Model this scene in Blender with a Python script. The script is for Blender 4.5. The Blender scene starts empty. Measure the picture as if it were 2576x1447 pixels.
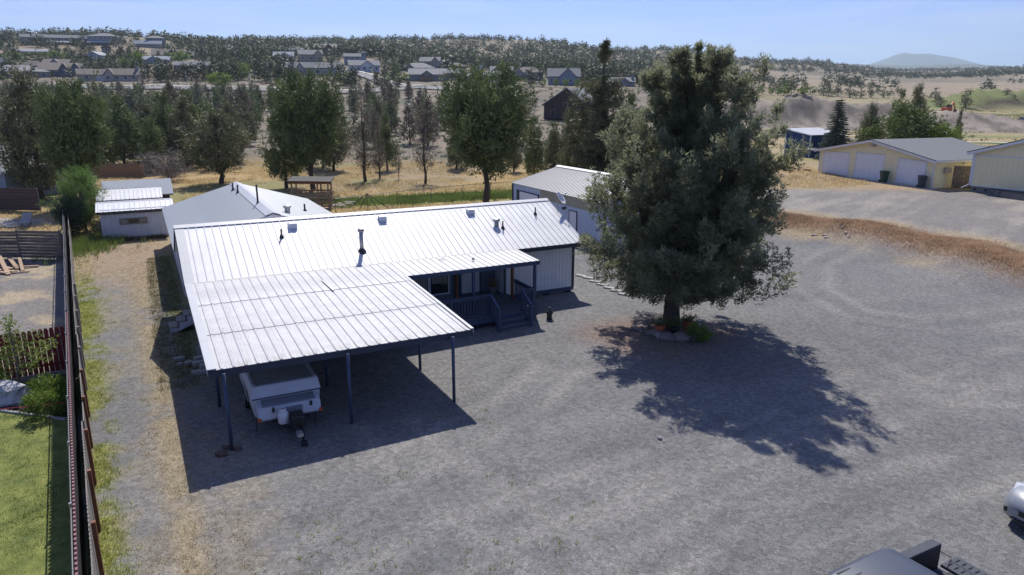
import bpy, math, random
import numpy as np
from mathutils import Vector, Matrix
R = math.radians
scene = bpy.context.scene
col = scene.collection

# ------------------------------------------------------------------ camera
CAM_H, FPX, CX, CY, PITCH = 9.5, 1798.0, 1288.0, 723.5, R(15.04)
cam = bpy.data.cameras.new('camera')
cam.sensor_width = 36.0
cam.lens = 36.0 * FPX / 2576.0
cam.clip_start = 0.1
cam.clip_end = 60000
cam_ob = bpy.data.objects.new('camera', cam)
col.objects.link(cam_ob)
cam_ob.location = (0, 0, CAM_H)
cam_ob.rotation_euler = (R(90) - PITCH, 0, 0)
scene.camera = cam_ob

# ------------------------------------------------------------------ sky, sun, exposure
SUN_EL, SUN_AZ = R(49), R(-4.5)            # azimuth from +Y towards +X
world = bpy.data.worlds.new('World')
scene.world = world
world.use_nodes = True
wn, wl = world.node_tree.nodes, world.node_tree.links
bg = wn['Background']
sky = wn.new('ShaderNodeTexSky')
sky.sky_type = 'NISHITA'
sky.sun_disc = False
sky.sun_elevation = SUN_EL
sky.sun_rotation = SUN_AZ
sky.altitude = 900
sky.air_density = 1.0
sky.dust_density = 0.6
sky.ozone_density = 3.5
# thin cirrus streaks, the same all round the sky
tc = wn.new('ShaderNodeTexCoord')
mp = wn.new('ShaderNodeMapping')
mp.inputs['Scale'].default_value = (1.2, 1.0, 14.0)
mp.inputs['Rotation'].default_value = (R(4), R(3), R(20))
cn = wn.new('ShaderNodeTexNoise')
cn.inputs['Scale'].default_value = 2.2
cn.inputs['Detail'].default_value = 7
cn.inputs['Roughness'].default_value = 0.55
cr = wn.new('ShaderNodeValToRGB')
cr.color_ramp.elements[0].position = 0.46
cr.color_ramp.elements[0].color = (0, 0, 0, 1)
cr.color_ramp.elements[1].position = 0.8
cr.color_ramp.elements[1].color = (0.55, 0.55, 0.55, 1)
mixs = wn.new('ShaderNodeMixRGB')
mixs.inputs['Color2'].default_value = (11.0, 11.2, 12.0, 1)
tint = wn.new('ShaderNodeMixRGB')
tint.blend_type = 'MULTIPLY'
tint.inputs['Fac'].default_value = 1.0
tint.inputs['Color2'].default_value = (.66, .84, 1.55, 1)
wl.new(tc.outputs['Generated'], mp.inputs['Vector'])
wl.new(mp.outputs['Vector'], cn.inputs['Vector'])
wl.new(cn.outputs['Fac'], cr.inputs['Fac'])
wl.new(sky.outputs['Color'], tint.inputs['Color1'])
wl.new(tint.outputs['Color'], mixs.inputs['Color1'])
wl.new(cr.outputs['Color'], mixs.inputs['Fac'])
wl.new(mixs.outputs['Color'], bg.inputs['Color'])
bg.inputs['Strength'].default_value = 0.07

sun = bpy.data.lights.new('sun', 'SUN')
sun.energy = 5.0
sun.angle = R(0.53)
sun.color = (1.0, 0.945, 0.86)
sun_ob = bpy.data.objects.new('sun', sun)
col.objects.link(sun_ob)
sd = Vector((math.sin(SUN_AZ) * math.cos(SUN_EL), math.cos(SUN_AZ) * math.cos(SUN_EL), math.sin(SUN_EL)))
sun_ob.rotation_euler = sd.to_track_quat('Z', 'Y').to_euler()
sun_ob.location = sd * 60

vs = scene.view_settings
vs.view_transform = 'Standard'
vs.look = 'None'
vs.exposure = 0.27
vs.gamma = 1.0
scene.render.resolution_x, scene.render.resolution_y = 1024, 575
try:
    scene.cycles.max_bounces = 6
    scene.cycles.diffuse_bounces = 3
    scene.cycles.transparent_max_bounces = 4
    scene.cycles.volume_bounces = 0
    scene.cycles.caustics_reflective = False
    scene.cycles.caustics_refractive = False
except Exception:
    pass

# ------------------------------------------------------------------ surveying helpers
_c, _s = math.cos(PITCH), math.sin(PITCH)
def ray(x, y):
    a, b = (x - CX) / FPX, (CY - y) / FPX
    return (a, _c + b * _s, -_s + b * _c)
def G(x, y, z=0.0):                       # photo point -> ground point at height z
    r = ray(x, y); t = (z - CAM_H) / r[2]
    return (r[0] * t, r[1] * t, z)
def AT(x, y, Y):                          # photo point -> point at forward distance Y
    r = ray(x, y); t = Y / r[1]
    return (r[0] * t, Y, CAM_H + r[2] * t)
HA = R(27.28)                             # the lot's axes are turned by this angle
cA, sA = math.cos(HA), math.sin(HA)
def W(u, v):
    return (u * cA - v * sA, u * sA + v * cA)
def UV(x, y):
    return (x * cA + y * sA, -x * sA + y * cA)

# ------------------------------------------------------------------ terrain
COLS = [(-900, [(10, -.15), (45, .1), (90, .5), (150, 4), (220, 9), (300, 15.5), (420, 27), (560, 45), (720, 62), (850, 74), (1100, 70), (12000, 60)]),
 (0, [(10, -.15), (45, .15), (90, .3), (150, 3), (220, 8), (290, 14.5), (340, 17), (450, 29), (560, 44), (720, 64), (830, 72), (1000, 70), (12000, 60)]),
 (300, [(10, -.12), (45, .15), (90, .3), (150, 2.6), (220, 7.5), (290, 14.3), (340, 17), (450, 29), (560, 43), (680, 61), (830, 72), (1000, 70), (12000, 60)]),
 (600, [(10, -.1), (45, .2), (90, .3), (160, 2), (220, 7), (300, 15), (400, 25), (520, 36), (700, 52), (950, 75), (1200, 72), (12000, 60)]),
 (900, [(10, -.1), (45, .25), (90, .3), (170, 2), (230, 6), (300, 13), (360, 20), (450, 30), (600, 42), (800, 58), (1050, 82), (1400, 78), (12000, 70)]),
 (1288, [(10, -.05), (45, .35), (90, .3), (184, 3), (230, 7), (300, 14), (350, 18.5), (480, 26), (600, 34), (800, 54), (1000, 80), (1300, 82), (2000, 70), (12000, 80)]),
 (1700, [(10, 0), (30, .3), (45, .4), (90, .5), (184, 3.2), (250, 8), (300, 13), (340, 15), (500, 22), (800, 38), (1300, 82), (1700, 80), (12000, 90)]),
 (2000, [(10, 0), (30, .3), (44, .4), (52, 1.3), (75, 1.5), (100, 1.5), (160, 2), (250, 4), (400, 7.3), (800, 25), (1100, 44), (1500, 76), (2000, 82), (12000, 110)]),
 (2300, [(10, 0), (28, .25), (39, .4), (46, 1.3), (75, 1.5), (160, 2), (250, 4), (400, 7.3), (800, 20), (1500, 46), (2500, 92), (12000, 120)]),
 (2576, [(10, 0), (22, .2), (33, .3), (40, 1.3), (75, 1.5), (160, 2), (250, 3.2), (400, 7), (800, 22), (1200, 45), (1800, 70), (2600, 95), (12000, 120)]),
 (3500, [(10, 0), (18, .2), (26, .3), (34, 1.3), (75, 1.5), (160, 2), (250, 3), (400, 7), (800, 24), (1200, 46), (1800, 72), (2600, 95), (12000, 120)])]
_cq = np.array([(x - CX) / FPX * _c for x, _ in COLS])
def vnoise(x, y, seed=0):
    xi, yi = np.floor(x), np.floor(y)
    fx, fy = x - xi, y - yi
    fx, fy = fx * fx * (3 - 2 * fx), fy * fy * (3 - 2 * fy)
    def h(a, b):
        n = np.sin(a * 127.1 + b * 311.7 + seed * 74.7) * 43758.5453
        return n - np.floor(n)
    return (h(xi, yi) * (1 - fx) + h(xi + 1, yi) * fx) * (1 - fy) + (h(xi, yi + 1) * (1 - fx) + h(xi + 1, yi + 1) * fx) * fy
def fbm(x, y, seed=0, o=4):
    t, a, s_ = 0, 1.0, 0
    for i in range(o):
        t = t + a * vnoise(x * 2 ** i, y * 2 ** i, seed + i); s_ += a; a *= .5
    return t / s_
def sst(a, b, x):
    t = np.clip((x - a) / (b - a), 0, 1); return t * t * (3 - 2 * t)
BERM = [(17.6, 50.2), (19.5, 49.2), (22.3, 46.3), (24.6, 42.6), (25.9, 38.8), (26.8, 36.0), (29.0, 33.0)]
def berm_d(X, Y):
    d = np.full(np.shape(X), 1e9)
    for (ax, ay), (bx, by) in zip(BERM[:-1], BERM[1:]):
        vx, vy = bx - ax, by - ay
        t = np.clip(((X - ax) * vx + (Y - ay) * vy) / (vx * vx + vy * vy), 0, 1)
        d = np.minimum(d, np.hypot(X - ax - t * vx, Y - ay - t * vy))
    return d
def bump(X, Y, x, y, rx, ry, h, rot=0.0):
    c_, s_ = math.cos(rot), math.sin(rot)
    a = ((X - x) * c_ + (Y - y) * s_) / rx; b = (-(X - x) * s_ + (Y - y) * c_) / ry
    return h * np.exp(-(a * a + b * b) ** 1.5)
def gz_np(X, Y):
    X = np.asarray(X, float); Y = np.asarray(Y, float)
    Yc = np.maximum(Y, 10.0)
    q = np.clip(X / Yc, _cq[0], _cq[-1])
    lz = np.stack([np.interp(np.log(Yc), np.log([a for a, b in t]), [b for a, b in t]) for _, t in COLS])
    k = np.clip(np.searchsorted(_cq, q) - 1, 0, len(_cq) - 2)
    f = (q - _cq[k]) / (_cq[k + 1] - _cq[k])
    f = f * f * (3 - 2 * f)
    zt = np.take_along_axis(lz, k[None], 0)[0] * (1 - f) + np.take_along_axis(lz, (k + 1)[None], 0)[0] * f
    u, v = X * cA + Y * sA, -X * sA + Y * cA
    zy = -.09 + .010 * (np.clip(u, -6, 30) - 1) + .011 * (np.clip(v, 10, 34) - 18)
    w = sst(36, 46, Y) * sst(0, 1, 1.0 + 0 * X)
    z = zy * (1 - w) + zt * w
    rr = sst(8, 22, X) * sst(20, 34, Y) 
    z = z * (1 - rr) + zt * rr
    # dry bank, spoil heaps, soil mound
    z = z + .36 * np.exp(-(berm_d(X, Y) / 1.5) ** 2) * (.75 + .5 * vnoise(X * .6, Y * .6, 3))
    for (x, y, rx, ry, h, ro) in [(68, 190, 13, 11, 4.6, .1), (84, 186, 14, 11, 3.2, -.1), (100, 180, 22, 11, 2.4, -.1), (52, 197, 10, 10, 3.6, 0), (112, 170, 16, 12, 1.4, -.2),
                              (208, 300, 30, 20, 6.5, .2), (186, 312, 20, 14, 3.2, .1)]:
        z = z + bump(X, Y, x, y, rx, ry, h, ro) * (.5 + .6 * fbm(X * .22, Y * .22, 9, 4) + .4 * fbm(X * .8, Y * .8, 19, 3))
    far = sst(120, 500, Y)
    z = z + far * (fbm(X / 120, Y / 120, 5, 3) - .5) * (6 + 10 * sst(500, 1500, Y))
    z = z + sst(60, 120, Y) * (fbm(X / 18, Y / 18, 8, 3) - .5) * .8
    z = z + (fbm(X / 2.2, Y / 2.2, 12, 3) - .5) * .06
    return z
def gz(x, y):
    return float(gz_np(np.array([x]), np.array([y]))[0])

# ------------------------------------------------------------------ object helpers
OFF = {}
def tag(o, label=None, cat=None, group=None, kind=None):
    if label: o['label'] = label
    if cat: o['category'] = cat
    if group: o['group'] = group
    if kind: o['kind'] = kind
    return o
def thing(name, label, cat, base, rot=0.0, group=None, off=(0, 0, 0)):
    o = bpy.data.objects.new(name, None)
    o.empty_display_size = .3
    col.objects.link(o)
    o.location = base; o.rotation_euler = (0, 0, rot)
    OFF[o.name] = off
    return tag(o, label, cat, group)
def uvthing(name, label, cat, u, v, z=None, group=None):      # a thing set out on the lot's axes; parts are given in u, v, z
    x, y = W(u, v)
    return thing(name, label, cat, (x, y, 0 if z is None else z), HA, group, (u, v, 0 if z is None else z))
def root(o):
    while o.parent: o = o.parent
    return o
def link(name, me, mat, parent=None, smooth=False):
    if mat is not None and len(me.materials) == 0: me.materials.append(mat)
    o = bpy.data.objects.new(name, me)
    col.objects.link(o)
    if parent is not None: o.parent = parent
    if smooth: me.polygons.foreach_set('use_smooth', [True] * len(me.polygons))
    return o
class MB:
    def __init__(s): s.v = []; s.f = []
    def poly(s, *pts):
        n = len(s.v); s.v += [tuple(p) for p in pts]; s.f.append(tuple(range(n, n + len(pts)))); return s
    def hexa(s, p):                       # 4 bottom points (ccw), 4 top points
        n = len(s.v); s.v += [tuple(q) for q in p]
        s.f += [tuple(n + i for i in q) for q in ((3, 2, 1, 0), (4, 5, 6, 7), (0, 1, 5, 4), (1, 2, 6, 5), (2, 3, 7, 6), (3, 0, 4, 7))]
        return s
    def box(s, x0, x1, y0, y1, z0, z1):
        return s.hexa([(x0, y0, z0), (x1, y0, z0), (x1, y1, z0), (x0, y1, z0), (x0, y0, z1), (x1, y0, z1), (x1, y1, z1), (x0, y1, z1)])
    def prism(s, pts, d):                 # polygon of 3-D points pushed along d
        n = len(s.v); m = len(pts)
        s.v += [tuple(p) for p in pts] + [tuple(p[i] + d[i] for i in range(3)) for p in pts]
        s.f.append(tuple(range(n + m - 1, n - 1, -1))); s.f.append(tuple(range(n + m, n + 2 * m)))
        s.f += [(n + i, n + (i + 1) % m, n + m + (i + 1) % m, n + m + i) for i in range(m)]
        return s
    def tube(s, a, b, r0, r1=None, n=8, cap=True):
        r1 = r0 if r1 is None else r1
        a, b = Vector(a), Vector(b); d = (b - a).normalized()
        x = d.orthogonal().normalized(); y = d.cross(x); k = len(s.v)
        for p, r in ((a, r0), (b, r1)):
            for i in range(n):
                t = 2 * math.pi * i / n; s.v.append(tuple(p + x * (r * math.cos(t)) + y * (r * math.sin(t))))
        s.f += [(k + i, k + (i + 1) % n, k + n + (i + 1) % n, k + n + i) for i in range(n)]
        if cap: s.f.append(tuple(range(k + n - 1, k - 1, -1))); s.f.append(tuple(range(k + n, k + 2 * n)))
        return s
    def bar(s, a, b, w, h):               # square bar between two points
        a, b = Vector(a), Vector(b); d = (b - a).normalized()
        up = Vector((0, 0, 1)) if abs(d.z) < .95 else Vector((0, 1, 0))
        x = d.cross(up).normalized() * (w / 2); y = x.cross(d).normalized() * (h / 2)
        return s.hexa([tuple(p) for p in (a - x - y, a + x - y, b + x - y, b - x - y, a - x + y, a + x + y, b + x + y, b - x + y)])
    def lathe(s, prof, c=(0, 0, 0), n=12):
        k = len(s.v)
        for r, z in prof:
            for i in range(n):
                t = 2 * math.pi * i / n; s.v.append((c[0] + r * math.cos(t), c[1] + r * math.sin(t), c[2] + z))
        for j in range(len(prof) - 1):
            s.f += [(k + j * n + i, k + j * n + (i + 1) % n, k + (j + 1) * n + (i + 1) % n, k + (j + 1) * n + i) for i in range(n)]
        s.f.append(tuple(range(k + n - 1, k - 1, -1))); e = k + (len(prof) - 1) * n; s.f.append(tuple(range(e, e + n)))
        return s
    def blob(s, c, r, seed=0, n=8, m=5, j=.18):
        rng = random.Random(seed); k = len(s.v); c = Vector(c)
        s.v.append((c.x, c.y, c.z - r[2]))
        for a in range(1, m):
            ph = math.pi * a / m
            for i in range(n):
                t = 2 * math.pi * (i + .5 * (a % 2)) / n; q = 1 + rng.uniform(-j, j)
                s.v.append((c.x + r[0] * q * math.sin(ph) * math.cos(t), c.y + r[1] * q * math.sin(ph) * math.sin(t), c.z - r[2] * q * math.cos(ph)))
        s.v.append((c.x, c.y, c.z + r[2]))
        for i in range(n): s.f.append((k, k + 1 + (i + 1) % n, k + 1 + i))
        for a in range(m - 2):
            b = k + 1 + a * n
            s.f += [(b + i, b + (i + 1) % n, b + n + (i + 1) % n, b + n + i) for i in range(n)]
        b = k + 1 + (m - 2) * n; e = len(s.v) - 1
        for i in range(n): s.f.append((b + i, b + (i + 1) % n, e))
        return s
    def mesh(s, name, off=(0, 0, 0)):
        me = bpy.data.meshes.new(name)
        me.from_pydata([(a - off[0], b - off[1], c - off[2]) for a, b, c in s.v], [], s.f)
        me.update(); return me
    def build(s, name, mat, parent=None, smooth=False, label=None, bevel=0):
        off = OFF.get(root(parent).name, (0, 0, 0)) if parent is not None else (0, 0, 0)
        o = link(name, s.mesh(name, off), mat, parent, smooth)
        if label: o['label'] = label
        if bevel:
            b = o.modifiers.new('bevel', 'BEVEL'); b.width = bevel; b.segments = 2; b.limit_method = 'ANGLE'
        return o
def dup(o, parent, loc=(0, 0, 0), rot=None):
    c = o.copy(); col.objects.link(c); c.parent = parent; c.location = loc
    if rot is not None: c.rotation_euler = rot
    return c
def copy_tree(o, parent=None):
    c = o.copy(); col.objects.link(c); c.parent = parent
    for ch in list(o.children): copy_tree(ch, c)
    return c
def np_mesh(name, V, T, nper=3):
    me = bpy.data.meshes.new(name)
    me.vertices.add(len(V)); me.vertices.foreach_set('co', np.asarray(V, np.float32).ravel())
    n = len(T); me.loops.add(n * nper); me.loops.foreach_set('vertex_index', np.asarray(T, np.int32).ravel())
    me.polygons.add(n); me.polygons.foreach_set('loop_start', np.arange(0, n * nper, nper, dtype=np.int32))
    try: me.polygons.foreach_set('loop_total', np.full(n, nper, np.int32))
    except Exception: pass
    me.update(calc_edges=True); me.validate()
    return me

# ------------------------------------------------------------------ materials
def lin(r, g, b):
    f = lambda c: (c / 255 / 12.92) if c <= 10 else ((c / 255 + .055) / 1.055) ** 2.4
    return (f(r), f(g), f(b))
MATS = {}
def pmat(name, c, rough=.7, var=.15, scale=4.0, bump=0.0, bscale=None, metal=0.0, c2=None, spec=.5, stretch=None, detail=5, island=0.0):
    if name in MATS: return MATS[name]
    m = bpy.data.materials.new(name); m.use_nodes = True
    n, l = m.node_tree.nodes, m.node_tree.links
    b = n['Principled BSDF']
    b.inputs['Roughness'].default_value = rough; b.inputs['Metallic'].default_value = metal
    try: b.inputs['Specular IOR Level'].default_value = spec
    except Exception: pass
    t = n.new('ShaderNodeTexCoord'); mpn = n.new('ShaderNodeMapping')
    if stretch: mpn.inputs['Scale'].default_value = stretch
    l.new(t.outputs['Object'], mpn.inputs['Vector'])
    nz = n.new('ShaderNodeTexNoise'); nz.inputs['Scale'].default_value = scale; nz.inputs['Detail'].default_value = detail; nz.inputs['Roughness'].default_value = .62
    l.new(mpn.outputs['Vector'], nz.inputs['Vector'])
    rp = n.new('ShaderNodeValToRGB')
    lo = tuple(max(0, x * (1 - var)) for x in c); hi = tuple(min(1, x * (1 + var)) for x in (c2 or c))
    rp.color_ramp.elements[0].position = .3; rp.color_ramp.elements[0].color = (*lo, 1)
    rp.color_ramp.elements[1].position = .72; rp.color_ramp.elements[1].color = (*hi, 1)
    l.new(nz.outputs['Fac'], rp.inputs['Fac'])
    out = rp.outputs['Color']
    if island:
        g = n.new('ShaderNodeNewGeometry'); mr = n.new('ShaderNodeMapRange')
        mr.inputs['To Min'].default_value = 1 - island; mr.inputs['To Max'].default_value = 1 + island
        l.new(g.outputs['Random Per Island'], mr.inputs['Value'])
        mx = n.new('ShaderNodeMixRGB'); mx.blend_type = 'MULTIPLY'; mx.inputs['Fac'].default_value = 1
        l.new(out, mx.inputs['Color1']); l.new(mr.outputs['Result'], mx.inputs['Color2']); out = mx.outputs['Color']
    l.new(out, b.inputs['Base Color'])
    if bump:
        z2 = n.new('ShaderNodeTexNoise'); z2.inputs['Scale'].default_value = bscale or scale * 6; z2.inputs['Detail'].default_value = 4
        l.new(mpn.outputs['Vector'], z2.inputs['Vector'])
        bp = n.new('ShaderNodeBump'); bp.inputs['Strength'].default_value = bump; bp.inputs['Distance'].default_value = .03
        l.new(z2.outputs['Fac'], bp.inputs['Height']); l.new(bp.outputs['Normal'], b.inputs['Normal'])
    MATS[name] = m
    return m
def leafmat(name, c, c2, scale=.9, trans=.12, spread=.35):
    m = bpy.data.materials.new(name); m.use_nodes = True
    n, l = m.node_tree.nodes, m.node_tree.links
    b = n['Principled BSDF']; b.inputs['Roughness'].default_value = .65
    try: b.inputs['Specular IOR Level'].default_value = .25
    except Exception: pass
    t = n.new('ShaderNodeTexCoord'); nz = n.new('ShaderNodeTexNoise'); nz.inputs['Scale'].default_value = scale; nz.inputs['Detail'].default_value = 3
    l.new(t.outputs['Object'], nz.inputs['Vector'])
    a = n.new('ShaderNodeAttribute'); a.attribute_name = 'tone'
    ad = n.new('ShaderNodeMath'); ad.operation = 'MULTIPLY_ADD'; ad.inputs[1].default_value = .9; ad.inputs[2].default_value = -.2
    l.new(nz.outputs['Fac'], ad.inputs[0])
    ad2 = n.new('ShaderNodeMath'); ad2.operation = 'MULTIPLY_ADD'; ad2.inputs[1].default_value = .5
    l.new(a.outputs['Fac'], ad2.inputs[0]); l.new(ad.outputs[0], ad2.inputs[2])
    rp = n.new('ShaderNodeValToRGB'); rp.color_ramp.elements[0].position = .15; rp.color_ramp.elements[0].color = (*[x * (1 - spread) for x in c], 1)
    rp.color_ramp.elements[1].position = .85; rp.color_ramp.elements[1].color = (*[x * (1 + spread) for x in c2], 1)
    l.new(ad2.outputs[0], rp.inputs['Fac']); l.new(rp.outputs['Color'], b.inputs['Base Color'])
    tr = n.new('ShaderNodeBsdfTranslucent'); l.new(rp.outputs['Color'], tr.inputs['Color'])
    mx = n.new('ShaderNodeMixShader'); mx.inputs['Fac'].default_value = trans
    l.new(b.outputs[0], mx.inputs[1]); l.new(tr.outputs[0], mx.inputs[2]); l.new(mx.outputs[0], n['Material Output'].inputs['Surface'])
    MATS[name] = m
    return m
M_white_metal = pmat('white_roof_metal', (.57, .58, .595), .5, .05, 1.2, c2=(.63, .64, .65), spec=.5)
M_carport_metal = pmat('weathered_white_metal', (.47, .475, .48), .6, .12, .9, c2=(.55, .55, .55), spec=.5, detail=8)
def stained_metal():
    m = pmat('carport_roof_metal', (.43, .44, .455), .6, .10, .9, c2=(.50, .505, .515), detail=8); n, l = m.node_tree.nodes, m.node_tree.links; b = n['Principled BSDF']
    src = b.inputs['Base Color'].links[0].from_socket
    t = n.new('ShaderNodeTexCoord'); sx = n.new('ShaderNodeSeparateXYZ'); l.new(t.outputs['Object'], sx.inputs['Vector'])
    mr = n.new('ShaderNodeMapRange'); mr.inputs['From Min'].default_value = -2.2; mr.inputs['From Max'].default_value = -1.55; mr.inputs['To Min'].default_value = .75; mr.inputs['To Max'].default_value = .12; l.new(sx.outputs['Y'], mr.inputs['Value'])
    mp_ = n.new('ShaderNodeMapping'); mp_.inputs['Scale'].default_value = (9, 1.2, 1); l.new(t.outputs['Object'], mp_.inputs['Vector'])
    nz = n.new('ShaderNodeTexNoise'); nz.inputs['Scale'].default_value = 1.6; nz.inputs['Detail'].default_value = 6; l.new(mp_.outputs['Vector'], nz.inputs['Vector'])
    r2 = n.new('ShaderNodeMapRange'); r2.inputs['From Min'].default_value = .45; r2.inputs['From Max'].default_value = .7; l.new(nz.outputs['Fac'], r2.inputs['Value'])
    mu = n.new('ShaderNodeMath'); mu.operation = 'MULTIPLY'; l.new(mr.outputs['Result'], mu.inputs[0]); l.new(r2.outputs['Result'], mu.inputs[1])
    mx = n.new('ShaderNodeMixRGB'); mx.inputs['Color2'].default_value = (.22, .20, .165, 1); l.new(mu.outputs[0], mx.inputs['Fac']); l.new(src, mx.inputs['Color1']); l.new(mx.outputs['Color'], b.inputs['Base Color'])
    return m
M_cproof = stained_metal()
M_grey_metal = pmat('galvanised_roof_metal', (.33, .365, .39), .55, .08, .8, spec=.5)
M_tan_metal = pmat('pale_grey_roof_metal', (.42, .42, .40), .5, .08, .8, spec=.5)
M_slate = pmat('slate_blue_paint', lin(58, 72, 98), .6, .12, 3)
M_slate_d = pmat('dark_slate_paint', lin(46, 54, 70), .6, .12, 3)
M_white = pmat('white_paint', (.72, .74, .77), .65, .06, 2.5)
M_white_wood = pmat('weathered_white_siding', (.50, .51, .54), .75, .12, 5, stretch=(1, 1, .25))
M_trimwhite = pmat('white_trim', (.66, .67, .69), .6, .05, 3)
M_block = pmat('skirting_block', (.24, .22, .19), .9, .2, 8, .3)
M_dark = pmat('dark_void', (.012, .012, .014), .8, .2, 5)
M_glass = pmat('window_glass', (.02, .025, .03), .08, .2, 2, spec=.6)
M_blind = pmat('window_blind', (.34, .33, .33), .7, .1, 3)
M_greywall = pmat('blue_grey_siding', lin(96, 108, 124), .75, .1, 4)
M_deck = pmat('grey_deck_boards', lin(88, 96, 104), .8, .2, 9, stretch=(1, 1, 1))
M_brownpost = pmat('brown_stained_wood', lin(120, 74, 40), .7, .25, 6, stretch=(4, 4, .5))
M_pipe = pmat('dark_vent_pipe', (.035, .035, .04), .5, .2, 8)
M_galv = pmat('galvanised_steel', (.36, .37, .38), .38, .15, 6, metal=.6)
M_black = pmat('black_plastic', (.015, .016, .018), .45, .2, 6)
M_rubber = pmat('tyre_rubber', (.02, .02, .02), .85, .2, 9)
M_wood = pmat('weathered_wood', (.20, .165, .135), .85, .3, 5, .2, c2=(.27, .24, .21), stretch=(3, 3, .6))
M_plank = pmat('grey_brown_plank', (.105, .085, .065), .85, .35, 4, .2, c2=(.17, .145, .12), stretch=(.5, 3, 3), island=.25)
M_lumber = pmat('rough_sawn_lumber', (.36, .25, .16), .8, .2, 5, .1, island=.2)
M_red = pmat('dark_red_stained_board', lin(122, 38, 38), .7, .25, 5, stretch=(3, 3, .5), island=.15)
M_rust = pmat('rusty_steel_post', lin(112, 66, 40), .7, .3, 8)
M_barkc = pmat('juniper_bark', (.085, .065, .05), .95, .4, 5, .8, stretch=(4, 4, .7))
M_barkg = pmat('grey_bark', (.13, .11, .095), .95, .35, 4, .5, stretch=(4, 4, .7))
M_concrete = pmat('concrete', (.34, .33, .31), .85, .12, 3, .15, bscale=40)
M_terra = pmat('terracotta', lin(172, 92, 58), .8, .15, 8)
M_rock = pmat('field_stone', (.20, .165, .145), .9, .35, 3.5, .5, island=.3)
M_rockl = pmat('pale_field_stone', (.36, .31, .28), .9, .3, 5, .5, island=.3)
M_yellow = pmat('pale_yellow_siding', lin(232, 222, 182), .75, .05, 3)
M_bluemetal = pmat('dark_blue_ribbed_metal', lin(26, 62, 112), .5, .1, 3)
M_shingle = pmat('grey_shingle', lin(120, 124, 126), .9, .2, 26, .3, bscale=60)
M_shingle_d = pmat('brown_grey_shingle', lin(112, 104, 98), .9, .2, 20, .2)
M_shingle_b = pmat('slate_shingle', lin(110, 114, 116), .9, .2, 20, .2)
# ================================================================== SETTING
def fence_u(v): return -1.75 - .072 * (v - 12)
TRACKS = []
for tr in ([(420, 1500), (700, 1330), (960, 1190), (1180, 1080), (1320, 1000), (1400, 930)], [(1500, 1480), (1380, 1380), (1240, 1280), (1130, 1210), (1050, 1150), (980, 1060)],
           [(1200, 1500), (1500, 1330), (1800, 1200), (2050, 1100), (2300, 1000), (2620, 900)], [(1750, 1480), (2000, 1330), (2250, 1230), (2620, 1130)], [(2620, 800), (2350, 830), (2150, 800), (2050, 740), (2040, 690), (2150, 640)],
           [(2620, 1000), (2350, 990), (2180, 940), (2080, 870)], [(900, 1480), (1150, 1360), (1450, 1250), (1750, 1160), (2000, 1060)]):
    P_ = [Vector(G(a, b, 0)[:2]) for a, b in tr]
    for s_ in (-.8, .8):
        q = []
        for i_, p_ in enumerate(P_):
            d_ = (P_[min(i_ + 1, len(P_) - 1)] - P_[max(i_ - 1, 0)]).normalized(); q.append(p_ + Vector((-d_.y, d_.x)) * s_)
        TRACKS.append(q)
def track_d(X, Y):
    d = np.full(np.shape(X), 1e9); X = X + .5 * (vnoise(X / 3, Y / 3, 401) - .5); Y = Y + .5 * (vnoise(X / 3, Y / 3, 402) - .5)
    for q in TRACKS:
        for a, b in zip(q[:-1], q[1:]):
            vx, vy = b.x - a.x, b.y - a.y; t = np.clip(((X - a.x) * vx + (Y - a.y) * vy) / (vx * vx + vy * vy), 0, 1)
            d = np.minimum(d, np.hypot(X - a.x - t * vx, Y - a.y - t * vy))
    return d
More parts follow.
